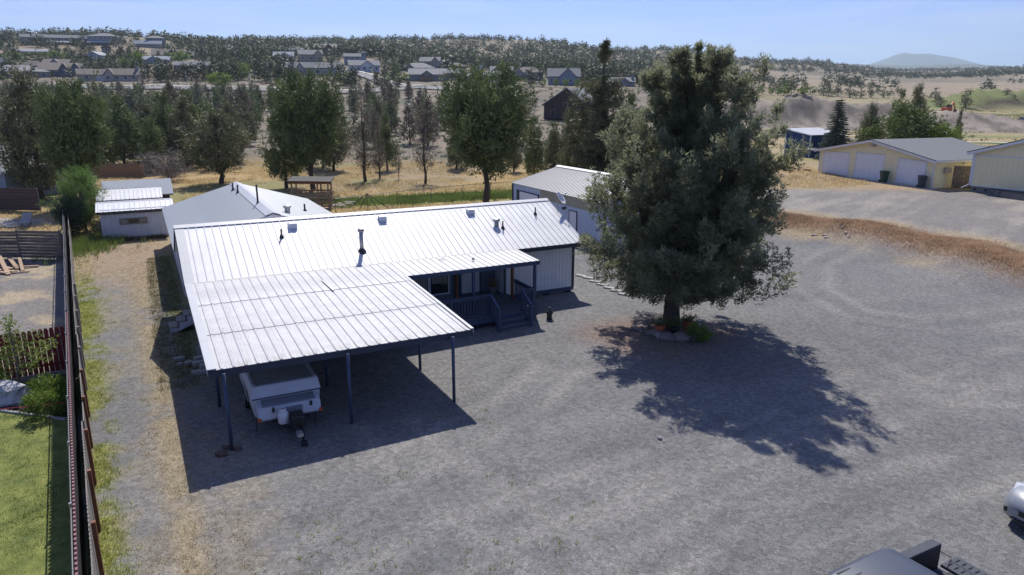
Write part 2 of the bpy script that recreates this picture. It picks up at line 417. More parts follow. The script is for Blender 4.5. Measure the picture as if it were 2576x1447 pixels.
def ground_color(X, Y):
    u, v = X * cA + Y * sA, -X * sA + Y * cA
    r = np.hypot(X, Y)
    n1, n2, n3 = fbm(X / 3.1, Y / 3.1, 21, 4), fbm(X / .7, Y / .7, 31, 3), fbm(X / 11., Y / 11., 41, 4)
    ca, sa = math.cos(.33), math.sin(.33)
    st = fbm((X * ca + Y * sa) / 9., (-X * sa + Y * ca) / .8, 51, 4)
    def c(*k): return np.array(k)[None, :]
    def mix(A, B, w): return A * (1 - w[:, None]) + B * w[:, None]
    gravel = mix(c(.154, .153, .155), c(.178, .176, .175), sst(.35, .68, .7 * n1 + .3 * st))
    gravel = mix(gravel, c(.225, .216, .203) + 0 * gravel, sst(.55, .75, .75 * n3 + .25 * st) * .45)
    td = track_d(X, Y)
    gravel = mix(gravel, c(.25, .24, .224) + 0 * gravel, np.exp(-(td / .28) ** 2) * (.25 + .75 * sst(.35, .65, n1)) * .55)
    gravel = mix(gravel, c(.12, .12, .123) + 0 * gravel, np.exp(-((td - .62) / .22) ** 2) * sst(.3, .6, n2) * .35)
    gold = mix(c(.36, .26, .13), c(.27, .215, .135), sst(.4, .65, n3))
    gold = mix(gold, c(.20, .20, .075) + 0 * gold, sst(.56, .72, fbm(X / 8., Y / 8., 61, 4)) * .7)
    sand = mix(c(.222, .184, .146), c(.162, .14, .11), sst(.35, .65, fbm(X / 9., Y / 9., 71, 4)))
    sage = mix(sand, c(.125, .13, .095) + 0 * sand, sst(.52, .68, fbm(X / 5., Y / 5., 81, 4)))
    meadow = mix(c(.24, .215, .10), c(.32, .255, .15), sst(.35, .6, fbm(X / 30., Y / 14., 91, 4)))
    meadow = mix(meadow, c(.13, .17, .06) + 0 * meadow, sst(.52, .7, fbm(X / 24., Y / 10., 95, 4)) * .8)
    hill = mix(c(.26, .215, .155), c(.175, .155, .11), sst(.4, .65, fbm(X / 60., Y / 60., 99, 4)))
    base = mix(gold, sage, sst(84, 112, Y + 6 * (n3 - .5)))
    q = X / np.maximum(Y, 5)
    base = mix(base, meadow, sst(.26, .33, q) * sst(75, 95, Y))
    base = mix(base, hill, sst(330, 520, Y))
    # green band behind the chain link
    gl = bump(X, Y, -7.5, 66, 13, 3.0, 1.0, .34)
    base = mix(base, c(.115, .165, .04) + 0 * base, np.clip(gl * 1.5, 0, 1) * sst(.3, .5, n1 + .12))
    # gravel yard
    fu = fence_u(v)
    left = sst(-.15, .05, u - fu) * (1 - sst(50, 56, v + 6 * (n1 - .5)))
    yard = left * (1 - sst(37, 41, v + 5 * (n1 - .5)) * sst(-1, 1.5, u) * (1 - sst(19.5, 21.5, u)))
    yard = yard * (1 - sst(40, 47, v + 6 * (n1 - .5)) * sst(17, 20, u))
    yard = yard * (1 - sst(0, 4, X - 15 - 2 * n1) * sst(44, 50, Y))
    base = mix(base, gravel, yard)
    # driveway in front of the yellow garage
    bd = berm_d(X, Y)
    beyond = sst(0, 2, (Y - np.interp(X, [b[0] for b in BERM], [b[1] for b in BERM]))) * sst(15, 19, X)
    drive = beyond * (1 - sst(58, 66, Y + .18 * X - 8 + 4 * (n1 - .5))) 
    drv = mix(c(.19, .178, .172), c(.27, .25, .22), sst(.38, .66, .5 * n1 + .5 * fbm((X + Y) / 9., (X - Y) / .9, 53, 4)))
    base = mix(base, drv, drive)
    base = mix(base, c(.31, .235, .15) + 0 * base, beyond * sst(60, 64, Y + .18 * X - 8) * (1 - sst(84, 95, Y)) * sst(.4, .6, n1 + .15))
    red = np.exp(-(bd / 2.0) ** 2)
    base = mix(base, c(.30, .21, .142) + 0 * base, red * .85)
    base = mix(base, c(.30, .24, .15) + 0 * base, np.exp(-((bd - 2.6) / 1.2) ** 2) * sst(.42, .6, n1) * .8)
    # cinder-brown soil round the big tree
    t = np.hypot((X - 5.8) / 3.9, (Y - 27.6) / 3.0)
    base = mix(base, c(.19, .142, .118) + 0 * base, (1 - sst(.5, 1.1, t + .5 * (n1 - .5))) * .85)
    # side drive between fence and house
    s = (u - fu) / np.maximum(1.0 - fu, .5)
    side = left * (1 - sst(.9, 1.6, u - .9 + .6 * (n1 - .5)))
    far_dry = sst(38, 47, v + 6 * (n1 - .5))
    green_w = np.exp(-((s - .13) / .12) ** 2) * sst(.38, .58, n2 * .6 + n1 * .4 + .04) * (1 - .8 * far_dry)
    dry_w = np.exp(-((s - .66) / .15) ** 2) * sst(.34, .55, n2 * .4 + n1 * .6 + .05)
    dry_w = np.maximum(dry_w, .75 * sst(.45, .6, n1 * .5 + n2 * .5) * side * .5)
    grn2 = sst(.78, .95, s) * sst(23, 27, v) * (1 - sst(46, 50, v)) * side
    base = mix(base, c(.29, .235, .145) + 0 * base, np.clip(dry_w, 0, 1) * side * .8)
    base = mix(base, c(.30, .225, .15) + 0 * base, far_dry * side * .85)
    base = mix(base, c(.15, .155, .06) + 0 * base, grn2 * .75 * sst(.3, .5, n2 + .1))
    base = mix(base, c(.20, .21, .055) + 0 * base, green_w * side * .85)
    # neighbour's plots on the left
    nb = sst(.05, -.05, u - fu) if False else 1 - sst(-.05, .05, u - fu)
    nd = mix(c(.19, .178, .168), c(.34, .285, .205), sst(.52, .66, fbm(X / 2.2, Y / 1.1, 111, 4)))
    base = mix(base, nd, nb * sst(27.6, 28, v) * (1 - sst(57, 60, v)))
    base = mix(base, c(.085, .06, .045) + 0 * base, nb * (1 - sst(28, 28.2, v)))
    base = mix(base, c(.17, .18, .06) + 0 * base, nb * sst(66, 80, v) * (1 - sst(112, 125, v)))
    # earthworks, tracks, soil mound on the right
    ew = sum(bump(X, Y, x, y, rx * 1.35, ry * 1.5, 1, ro) for (x, y, rx, ry, ro) in [(70, 186, 14, 7, .1), (84, 182, 14, 7, -.1), (98, 176, 22, 7, -.1), (52, 195, 10, 7, 0), (118, 166, 30, 9, -.2), (95, 172, 40, 12, -.15)])
    base = mix(base, mix(c(.15, .13, .112), c(.27, .235, .195), sst(.38, .62, fbm(X / 2.2, Y / 3.5, 121, 5))), np.clip(ew * 1.2, 0, 1))
    flat = sst(195, 205, Y) * (1 - sst(245, 262, Y)) * sst(.27, .31, q) * (1 - sst(.5, .6, q + .15 * (n3 - .5)))
    base = mix(base, c(.27, .235, .19) + 0 * base, flat * .85)
    gm = bump(X, Y, 200, 303, 52, 30, 1.2, .2)
    base = mix(base, c(.14, .17, .065) + 0 * base, np.clip(gm, 0, 1) * .8)
    pit = bump(X, Y, 190, 284, 13, 5, 1.3, .15)
    base = mix(base, c(.06, .05, .04) + 0 * base, np.clip(pit, 0, 1))
    base = mix(base, c(.27, .22, .155) + 0 * base, sst(430, 520, Y) * (1 - sst(700, 900, Y)) * sst(.26, .34, q) * .8)
    return np.clip(base, 0, 1), dict(green=green_w * side, dry=np.clip(dry_w, 0, 1) * side, red=red, bd=bd, u=u, v=v)

def make_ground():
    az = np.concatenate([np.arange(-46, 46, .22), np.arange(46, 314, 5.0)])
    az = np.radians(az)
    r = [1.0]
    while r[-1] < 13000: r.append(r[-1] * (1.25 if r[-1] < 8 else 1.0115 if r[-1] < 300 else 1.026))
    r = np.array(r); na, nr = len(az), len(r)
    A_, R_ = np.meshgrid(az, r)
    X, Y = (R_ * np.sin(A_)).ravel(), (R_ * np.cos(A_)).ravel()
    Z = gz_np(X, Y)
    V = np.stack([X, Y, Z], 1)
    i, j = np.meshgrid(np.arange(nr - 1), np.arange(na), indexing='ij')
    j2 = (j + 1) % na
    F = np.stack([i * na + j, i * na + j2, (i + 1) * na + j2, (i + 1) * na + j], -1).reshape(-1, 4)[:, ::-1]
    V = np.vstack([V, [[0, 0, gz(0, 1)]]])
    me = np_mesh('ground', V, F, 4)
    C, _ = ground_color(X, Y)
    C = np.vstack([C, C[:1]])
    a = me.color_attributes.new('soil', 'FLOAT_COLOR', 'POINT')
    a.data.foreach_set('color', np.concatenate([C, np.ones((len(C), 1))], 1).astype(np.float32).ravel())
    me.polygons.foreach_set('use_smooth', [True] * len(me.polygons))
    m = bpy.data.materials.new('ground_soil'); m.use_nodes = True
    n, l = m.node_tree.nodes, m.node_tree.links; b = n['Principled BSDF']
    b.inputs['Roughness'].default_value = .95
    b.inputs['Specular IOR Level'].default_value = .15
    at = n.new('ShaderNodeAttribute'); at.attribute_name = 'soil'
    t = n.new('ShaderNodeTexCoord')
    def noise(s, d, rgh=.6):
        z = n.new('ShaderNodeTexNoise'); z.inputs['Scale'].default_value = s; z.inputs['Detail'].default_value = d; z.inputs['Roughness'].default_value = rgh
        l.new(t.outputs['Object'], z.inputs['Vector']); return z.outputs['Fac']
    def mr(x, lo, hi, a0=.25, a1=.75):
        k = n.new('ShaderNodeMapRange'); k.inputs['From Min'].default_value = a0; k.inputs['From Max'].default_value = a1
        k.inputs['To Min'].default_value = lo; k.inputs['To Max'].default_value = hi; l.new(x, k.inputs['Value']); return k.outputs['Result']
    def mul(a_, b_):
        k = n.new('ShaderNodeMath'); k.operation = 'MULTIPLY'; l.new(a_, k.inputs[0]); l.new(b_, k.inputs[1]); return k.outputs[0]
    fine = mr(noise(24, 6, .85), .2, 1.8)
    mid = mr(noise(5.5, 5, .65), .90, 1.1)
    big = mr(noise(.35, 6, .6), .93, 1.07)
    vo = n.new('ShaderNodeTexVoronoi'); vo.inputs['Scale'].default_value = 9; l.new(t.outputs['Object'], vo.inputs['Vector'])
    sep = n.new('ShaderNodeSeparateColor'); l.new(vo.outputs['Color'], sep.inputs['Color'])
    cell = mr(sep.outputs['Red'], .8, 1.2, 0, 1)
    f = mul(mul(fine, mid), mul(big, cell))
    mx = n.new('ShaderNodeMixRGB'); mx.blend_type = 'MULTIPLY'; mx.inputs['Fac'].default_value = 1
    l.new(at.outputs['Color'], mx.inputs['Color1']); l.new(f, mx.inputs['Color2']); l.new(mx.outputs['Color'], b.inputs['Base Color'])
    bp = n.new('ShaderNodeBump'); bp.inputs['Strength'].default_value = .55; bp.inputs['Distance'].default_value = .05
    l.new(noise(18, 5, .7), bp.inputs['Height']); l.new(bp.outputs['Normal'], b.inputs['Normal'])
    o = link('ground', me, m); tag(o, 'gravel yards, dry grass field and hillsides', None, None, 'structure')
make_ground()

def ribbon(name, pts, w, dz, mat, label, step=None, z=None):
    P = [Vector((x, y)) for x, y in pts]
    out = []
    for a, b in zip(P[:-1], P[1:]):
        n = max(1, int((b - a).length / (step or max(1.0, w * .5))))
        out += [a.lerp(b, i / n) for i in range(n)]
    out.append(P[-1])
    L_, R_ = [], []
    for i, p in enumerate(out):
        d = (out[min(i + 1, len(out) - 1)] - out[max(i - 1, 0)]).normalized(); nrm = Vector((-d.y, d.x)) * (w / 2)
        L_.append(p + nrm); R_.append(p - nrm)
    allp = L_ + R_
    zz = gz_np(np.array([p.x for p in allp]), np.array([p.y for p in allp])) + dz
    k = len(L_)
    mb = MB(); mb.v = [(p.x, p.y, float(q)) for p, q in zip(allp, zz)]
    mb.f = [(i, i + 1, k + i + 1, k + i)[::-1] for i in range(k - 1)]
    o = mb.build(name, mat); return tag(o, label, None, None, 'structure')
M_asph = pmat('asphalt', (.17, .17, .175), .9, .12, .6)
M_walk = pmat('pale_concrete', (.50, .49, .46), .85, .08, .5)
def PT(x, Y): return (AT(x, 240, Y)[0], Y)
ribbon('road', [PT(-200, 245), PT(150, 262), PT(420, 262), PT(640, 258), PT(860, 268), PT(1060, 285), PT(1250, 262)], 9, .35, M_asph, 'street in front of the far houses')
ribbon('sidewalk', [PT(-200, 252), PT(150, 269), PT(420, 269), PT(640, 265), PT(860, 275), PT(1060, 292)], 2, .5, M_walk, 'pale sidewalk along the far street')
ribbon('side_street', [PT(1062, 286), PT(985, 305), PT(925, 340), PT(868, 372)], 8.5, .5, M_asph, 'side street climbing between the houses')
ribbon('side_sidewalk', [PT(1066, 292), PT(997, 308), PT(937, 343), PT(882, 375)], 1.8, .65, M_walk, 'pale sidewalk beside the climbing street')
ribbon('road_right', [G(1800, 330, 2)[:2], G(1900, 337, 2)[:2], G(2010, 344, 2)[:2], G(2170, 350, 2)[:2], G(2330, 358, 2)[:2], G(2460, 366, 2)[:2], G(2620, 374, 2)[:2]], 5.0, .10, M_asph, 'paved road behind the yellow garage')
ribbon('kerb', [G(1800, 323, 2)[:2], G(1900, 330, 2)[:2], G(2010, 337, 2)[:2], G(2170, 343, 2)[:2], G(2330, 350, 2)[:2], G(2460, 357, 2)[:2], G(2620, 364, 2)[:2]], .9, .2, M_walk, 'pale concrete kerb along the road')
ribbon('road_far_right', [PT(1880, 330), PT(1960, 345), PT(2030, 300), PT(2075, 275)], 5, .3, M_walk, 'pale lane under construction')
M_dirt = pmat('dirt_track', (.30, .265, .225), .95, .15, .3)
ribbon("dirt_track", [PT(2388, 190), PT(2398, 225), PT(2404, 262)], 7, .12, M_dirt, "pale dirt track beside the green mound", 2, 1)
# lawn of the neighbour
M_lawn = pmat('mown_lawn', (.105, .155, .024), .9, .3, 1.6, .6, c2=(.19, .205, .048), bscale=60, detail=8)
mb = MB(); n = 40
vv = [5 + i * (23.9 - 5) / n for i in range(n + 1)]
for i, v in enumerate(vv):
    for k in range(9):
        t = k / 8; u1 = fence_u(v) - .12; u = -14 + t * (u1 + 14)
        v2 = v if i < n else v + .92 * (u1 - u) * .98
        x, y = W(u, min(v2, 26.5)); mb.v.append((x, y, gz(x, y) + .03))
for i in range(n):
    for k in range(8): a = i * 9 + k; mb.f.append((a, a + 1, a + 10, a + 9))
tag(mb.build('lawn', M_lawn), 'mown green lawn left of the board fence', None, None, 'structure')

# far hills and the flat-topped mountain
def hill(name, label, ridge, Y, depth, mat, base=60, seed=1, rough=.02):
    xs = np.linspace(ridge[0][0], ridge[-1][0], 160); ys = np.interp(xs, [a for a, b in ridge], [b for a, b in ridge])
    rows = 26; V = []
    for k in range(rows):
        t = k / (rows - 1); d = Y + (t - .5) * 2 * depth; f = math.cos((t - .5) * math.pi) ** 1.2
        for x, y in zip(xs, ys):
            X, _, Z = AT(x, y, Y)
            zz = base + (Z - base) * f + (Z - base) * .10 * f * (float(fbm(np.array(X / (depth * .35)), np.array(d / (depth * .35)), seed, 4)) - .5)
            V.append((X * (1 + (d - Y) / Y), d, zz))
    n = len(xs); F = [(k * n + i, k * n + i + 1, (k + 1) * n + i + 1, (k + 1) * n + i) for k in range(rows - 1) for i in range(n - 1)]
    o = link(name, np_mesh(name, np.array(V), np.array(F), 4), mat, None, True); tag(o, label, None, None, 'structure')
M_hillf = pmat('far_hill_scrub', (.085, .09, .065), .95, .45, .004, detail=8)
M_mount = pmat('far_mountain_scrub', (.05, .075, .075), .95, .2, .002, detail=8)
hill('hills', 'low wooded ridge on the horizon', [(1750, 182), (1900, 168), (1960, 157), (2100, 160), (2180, 164), (2300, 166), (2420, 163), (2576, 169), (2800, 166), (3200, 172)], 4700, 900, M_hillf, 90, 3)
hill('near_hills', 'wooded rise below the mountain', [(2250, 196), (2330, 186), (2420, 182), (2500, 176), (2576, 174), (2800, 170), (3200, 172)], 2900, 500, M_hillf, 80, 4)
hill('mountain', 'hazy blue flat topped mountain on the horizon', [(2050, 190), (2180, 164), (2215, 153), (2250, 140), (2272, 135), (2300, 137.5), (2335, 136.5), (2360, 141), (2400, 147), (2450, 158), (2490, 167), (2560, 176), (2700, 190)], 9500, 1900, M_mount, 110, 5)
hill('back_hills', 'wooded ridge closing the valley behind the town', [(-900, 118), (0, 112), (500, 110), (900, 108), (1300, 110), (1500, 122), (1700, 140), (1850, 148), (2000, 166), (2150, 185)], 2300, 500, M_hillf, 70, 6)
# the air
mb = MB().box(-12500, 12500, -400, 12800, -4, 900)
hz = mb.build('haze', None); hm = bpy.data.materials.new('haze_air'); hm.use_nodes = True
hn = hm.node_tree.nodes; hn.remove(hn['Principled BSDF'])
pv = hn.new('ShaderNodeVolumePrincipled'); pv.inputs['Color'].default_value = (.68, .86, 1.0, 1); pv.inputs['Density'].default_value = 9.5e-5; pv.inputs['Anisotropy'].default_value = .3
hm.node_tree.links.new(pv.outputs[0], hn['Material Output'].inputs['Volume'])
hz.data.materials.append(hm); tag(hz, 'pale blue haze over the valley', None, None, 'stuff')
# ================================================================== THE WHITE HOUSE AND ITS CARPORT
def rib_poly(w, ribs, rb, rt, h, t=.012):           # cross-section of a ribbed sheet: (across, up)
    p = [(0, -t), (w, -t), (w, 0)]
    for c in sorted(ribs, reverse=True):
        p += [(c + rb / 2, 0), (c + rt / 2, h), (c - rt / 2, h), (c - rb / 2, 0)]
    return p + [(0, 0)]
def sheets(parent, name, u0, u1, a, b, w, mat, nrib=3, rb=.05, rt=.02, h=.03):
    """ribbed sheets side by side along u, each running from a=(v,z) to b=(v,z)"""
    n = max(1, round((u1 - u0) / w)); w = (u1 - u0) / n
    ribs = [(k + .5) * w / nrib for k in range(nrib)]
    mb = MB().prism([(u0 + x, a[0], a[1] + z) for x, z in rib_poly(w - .004, ribs, rb, rt, h)], (0, b[0] - a[0], b[1] - a[1]))
    first = mb.build(name, mat, parent)
    for i in range(1, n): dup(first, parent, (i * w, 0, 0))
    return first
def grooved(mb, u0, u1, v, z0, z1, w=.2, t=.02, d=-1):     # vertical boards along u on plane v
    n = max(1, round((u1 - u0) / w)); w = (u1 - u0) / n
    for i in range(n): mb.box(u0 + i * w + .006, u0 + (i + 1) * w - .006, *(sorted((v, v + d * t))), z0, z1)
    return mb
def grooved_u(mb, v0, v1, u, z0, z1, w=.2, t=.02, d=-1):
    n = max(1, round((v1 - v0) / w)); w = (v1 - v0) / n
    for i in range(n): mb.box(*(sorted((u, u + d * t))), v0 + i * w + .006, v0 + (i + 1) * w - .006, z0, z1)
    return mb

H = uvthing('manufactured_house', 'long white house with ribbed white metal roof behind the carport', 'house', 9.75, 32.1, 0.05)
EV, EZ, RV, RZ = 28.39, 2.70, 32.07, 4.31
# walls
mb = MB().box(1.3, 18.2, 29.64, 35.3, .45, 2.72).box(1.3, 12.0, 28.80, 29.64, .45, 2.72).box(14.40, 18.2, 28.80, 29.64, .45, 2.72)
for x in (1.3, 18.16): mb.prism([(x, 28.8, 2.72), (x, 35.3, 2.72), (x, 32.07, 4.2)], (.04, 0, 0))
mb.build('wall', M_white, H)
mb = MB(); grooved(mb, 14.42, 18.2, 28.80, .46, 2.52); grooved_u(mb, 28.82, 29.6, 14.40, .62, 2.52)
mb.build('siding', M_white, H)
mb = MB(); grooved_u(mb, 28.82, 35.3, 18.2, .46, 2.6, d=1); mb.build('side_siding', M_white, H)
mb = MB(); grooved(mb, 9.2, 12.0, 28.80, .5, 2.5, .2); mb.build('porch_wall_siding', M_greywall, H)
mb = MB(); grooved(mb, 12.0, 14.39, 29.64, .5, 2.5, .2); mb.build('entry_wall_siding', M_greywall, H)
mb = MB(); grooved_u(mb, 28.8, 35.3, 1.3, .46, 2.6); mb.build('side_siding', M_white_wood, H)
for u, v in ((18.11, 28.76), (14.40, 28.76)): MB().box(u, u + .12, v, v + .03, .42, 2.55).build('corner_trim', M_slate_d, H)
MB().box(18.222, 18.25, 28.76, 28.92, .42, 2.6).build('corner_trim', M_slate_d, H)
MB().box(14.4, 18.23, 28.755, 28.80, .28, .452).build('base_trim', M_slate, H)
sk = MB().box(1.36, 18.16, 28.88, 35.2, -.3, .45).build('skirting', M_block, H)
for u in (16.72, 17.95): 
    MB().box(u - .19, u + .19, 28.845, 28.90, .06, .24).build('skirting_vent', M_dark, sk)
# roof
roof = MB().prism([(.97, EV + .02, EZ - .05), (.97, RV, RZ - .05), (.97, 35.73, EZ - .05), (.97, 35.73, EZ - .16), (.97, RV, RZ - .16), (.97, EV + .02, EZ - .16)], (17.57, 0, 0)).build('roof', M_white, H)
sheets(roof, 'roof_panel', 1.30, 18.56, (EV, EZ), (RV - .02, RZ - .008), .915, M_white_metal, 3, .055, .022, .025)
MB().prism([(.95, RV + .02, RZ), (.95, 35.75, EZ), (.95, 35.75, EZ - .03), (.95, RV + .02, RZ - .03)], (17.61, 0, 0)).build('back_slope', M_white_metal, roof)
MB().prism([(.93, RV - .2, RZ - .045), (.93, RV, RZ + .055), (.93, RV + .2, RZ - .045), (.93, RV + .2, RZ - .06), (.93, RV, RZ + .03), (.93, RV - .2, RZ - .06)], (17.66, 0, 0)).build('ridge_cap', M_white_metal, roof)
M_flash = pmat('grey_white_flashing', (.42, .44, .47), .5, .05, 2)
for u0, u1 in ((.95, 1.30), (18.53, 18.60)):
    MB().prism([(u0, EV - .01, EZ + .012), (u0, RV - .1, RZ - .03), (u0, RV - .1, RZ - .06), (u0, EV - .01, EZ - .02)], (u1 - u0, 0, 0)).build('rake_flashing', M_flash, roof)
for u in (.93, 18.565): MB().prism([(u, EV, EZ - .02), (u, RV, RZ - .03), (u, 35.75, EZ - .02), (u, 35.75, EZ - .19), (u, RV, RZ - .2), (u, EV, EZ - .19)], (.022, 0, 0)).build('rake_board', M_slate_d, roof)
MB().box(14.8, 18.58, EV - .005, EV + .03, EZ - .2, EZ - .02).build('fascia', M_slate_d, roof)
MB().box(14.8, 18.2, EV + .03, 28.80, EZ - .18, EZ - .15).build('soffit', M_slate_d, roof)
MB().box(1.0, 14.84, EV + .04, 28.80, EZ - .2, EZ - .165).box(1.0, 14.84, 28.28, EV + .01, EZ - .2, EZ - .03).build('soffit', M_slate_d, roof)
MB().box(1.0, 14.8, EV - .05, EV + .03, EZ - .028, EZ + .03).build('eave_trim', pmat('beige_trim', (.42, .38, .32), .7, .15, 4), roof)
# roof fittings
def rz(v): return EZ + (v - EV) * (RZ - EZ) / (RV - EV)
sl = (RZ - EZ) / (RV - EV)
for u, v in ((5.55, 31.42), (9.54, 31.42), (13.93, 31.42)):
    z = rz(v)
    MB().prism([(u - .17, v - .19, z - .06), (u - .17, v + .17, z + .08), (u - .17, v + .13, z + .20), (u - .17, v - .17, z + .16)], (.34, 0, 0)).build('box_vent', M_trimwhite, H, bevel=.015)
for u, v in ((4.95, 30.75), (14.98, 30.0), (17.21, 30.85)):
    z = rz(v); p = MB().tube((u, v, z - .05), (u, v, z + .36), .035, n=8).build('vent_pipe', M_pipe, H)
    MB().tube((u, v, z - .06), (u, v, z + .12), .12, .05, 10).build('flashing_boot', M_pipe, p)
u, v = 7.96, 29.35; z = rz(v)
fl = MB().tube((u, v, z - .1), (u, v, z + .86), .085, n=12).build('flue_pipe', M_galv, H, True)
MB().lathe([(.12, 0), (.15, .04), (.15, .08), (.10, .1), (.14, .13), (.14, .15), (.02, .19)], (u, v, z + .82), 12).build('flue_cap', M_galv, fl)
MB().tube((u, v, z - .12), (u, v, z + .10), .26, .11, 14).build('flue_flashing', M_pipe, fl)
u, v = 14.77, 30.25; z = rz(v)
tv = MB().tube((u, v, z - .1), (u, v, z + .26), .11, n=12).build('turbine_vent', M_galv, H, True)
MB().lathe([(.12, 0), (.17, .03), (.18, .08), (.15, .13), (.03, .16)], (u, v, z + .2), 12).build('vent_head', M_galv, tv)
# door, windows
dr = MB().box(12.62, 13.53, 29.585, 29.62, .58, 2.45).build('door', M_trimwhite, H)
MB().box(12.52, 12.62, 29.57, 29.62, .58, 2.5).box(13.53, 13.63, 29.57, 29.62, .58, 2.5).build('door_casing', M_slate, dr)
MB().lathe([(.02, 0), (.035, .02), (.02, .05)], (12.7, 29.54, 1.5), 8).build('knob', M_galv, dr)
def window(parent, u0, u1, v, z0, z1, blind=True, mull=(), d=-1, fm=None):
    y0, y1 = sorted((v + d * .05, v + d * .02)); fm = fm or M_trimwhite
    g = MB().box(u0, u1, *sorted((v + d * .025, v + d * .03)), z0, z1).build('window', M_glass, parent)
    t = .06
    m = MB().box(u0 - t, u1 + t, y0, y1, z0 - t, z0).box(u0 - t, u1 + t, y0, y1, z1, z1 + t).box(u0 - t, u0, y0, y1, z0, z1).box(u1, u1 + t, y0, y1, z0, z1)
    for x in mull: m.box(x - .02, x + .02, y0, y1, z0, z1)
    m.build('frame', fm, g)
    return g
w = window(H, 10.78, 11.62, 28.78, .98, 2.1)
m = MB()
for k in range(7):
    if k in (5,): continue
    m.box(10.84 + k * .1, 10.91 + k * .1, 28.742, 28.75, 1.45, 2.1)
m.build('blind', M_blind, w)
w = window(H, 9.6, 10.66, 28.78, .98, 2.1); m = MB()
for k in range(10): m.box(9.64 + k * .1, 9.71 + k * .1, 28.742, 28.75, 1.05, 2.1)
m.build('blind', M_blind, w)
MB().box(11.96, 12.03, 28.73, 28.80, .55, 2.5).build('corner_trim', M_trimwhite, H)
w = window(H, 12.12, 12.36, 29.62, 1.1, 2.3)

# satellite dish on the gable end
D_ = uvthing('satellite_dish', 'white satellite dish on a mast at the gable end of the white house', 'satellite dish', 18.7, 31.25, 3.6)
MB().tube((18.7, 31.25, 3.55), (18.7, 31.25, 4.3), .022, n=8).build('mast', M_galv, D_)
mb = MB(); ax = Vector((.55, -.62, .55)).normalized(); x_ = ax.orthogonal().normalized(); y_ = ax.cross(x_); c0 = Vector((18.78, 31.12, 4.42)); k0 = 0
for j in range(5):
    r = .36 * j / 4; d = .10 * (j / 4) ** 2
    for i in range(16): t = i * math.pi / 8; mb.v.append(tuple(c0 + ax * d + x_ * r * math.cos(t) + y_ * r * math.sin(t) * 1.1))
for j in range(4): mb.f += [(j * 16 + i, j * 16 + (i + 1) % 16, (j + 1) * 16 + (i + 1) % 16, (j + 1) * 16 + i) for i in range(16)]
ds = mb.build('reflector', M_trimwhite, D_, True); so = ds.modifiers.new('s', 'SOLIDIFY'); so.thickness = .015
MB().bar(c0 - y_ * .3, c0 + ax * .42 - y_ * .1, .03, .03).blob(c0 + ax * .44 - y_ * .08, (.05, .05, .06), 1, 6, 4, .05).build('feed_arm', M_trimwhite, D_)

# ---- carport
CP = uvthing('carport', 'open carport with ribbed white metal roof on thin blue posts', 'carport', 4.9, 22.0, -.05)
CZ0, CV0, CV1, CSL = 2.30, 19.82, 28.35, (2.698 - 2.30) / (28.39 - 19.82)
def cz(v): return CZ0 + (v - CV0) * CSL
rows = [(19.82, 22.75), (22.60, 25.72), (25.57, 28.32)]
for k, (a, b) in enumerate(rows):
    lift = .016 * k
    sheets(CP, 'roof_sheet', 1.17, 8.76, (a, cz(a) + lift), (b, cz(b) + lift), .915, M_cproof, 3, .09, .045, .024)
mb = MB()
for k in range(25):
    u = 1.17 + (k + .5) * 7.59 / 24.9
    for j in range(17):
        v = 20.0 + j * .5
        mb.box(u + .08, u + .10, v, v + .02, cz(v) + .0, cz(v) + .006 + (.034 if v > 25.57 else .018 if v > 22.6 else 0))
o = mb.build('roof_screws', pmat('screw_head', (.16, .16, .17), .6), CP); o['kind'] = 'stuff'
for u0, u1, nm in ((.95, 1.19, 'edge_flashing'), (8.74, 8.84, 'edge_flashing')):
    for a, b in ((19.8, 22.0), (22.0, 24.2), (24.2, 26.3), (26.3, 28.3)):
        if u0 > 5 and a > 25: continue
        MB().prism([(u0, a + .004, cz(a) + .05), (u0, b, cz(b) + .05), (u0, b, cz(b) + .02), (u0, a + .004, cz(a) + .02)], (u1 - u0, 0, 0)).build(nm, M_flash, CP)
    x = u0 if u0 < 5 else u1 - .012
    MB().prism([(x, 19.8, cz(19.8) + .02), (x, 28.3 if u0 < 5 else 26.2, cz(28.3 if u0 < 5 else 26.2) + .02), (x, 28.3 if u0 < 5 else 26.2, cz(28.3) - .13), (x, 19.8, cz(19.8) - .12)], (.012, 0, 0)).build('side_flashing', M_flash, CP)
MB().box(1.0, 8.8, 19.84, 19.92, 2.08, 2.275).build('beam', M_slate_d, CP)
MB().box(1.0, 8.8, 22.82, 22.88, 2.24, 2.41).build('beam', M_slate_d, CP)
MB().box(1.0, 8.8, 25.9, 25.96, 2.40, 2.56).build('beam', M_slate_d, CP)
for u in (1.35, 4.75, 8.08):
    for v, zt in ((19.4, 2.10), (22.85, 2.24)):
        x, y = W(u, v); zb = gz(x, y) - .05
        v = 19.72 if v < 20 else v
        MB().tube((u, v, zb), (u, v, zt + .1), .052, n=10).build('post', M_slate, CP, True)
o = MB().bar((5.66, 26.8, cz(26.8) + .07), (5.74, 25.35, cz(25.35) + .07), .05, .03).build('batten', M_galv, None)
o.matrix_world = Matrix.Rotation(HA, 4, 'Z'); tag(o, 'thin grey metal strip lying on the carport roof', 'metal strip')
x, y = W(0, 0)

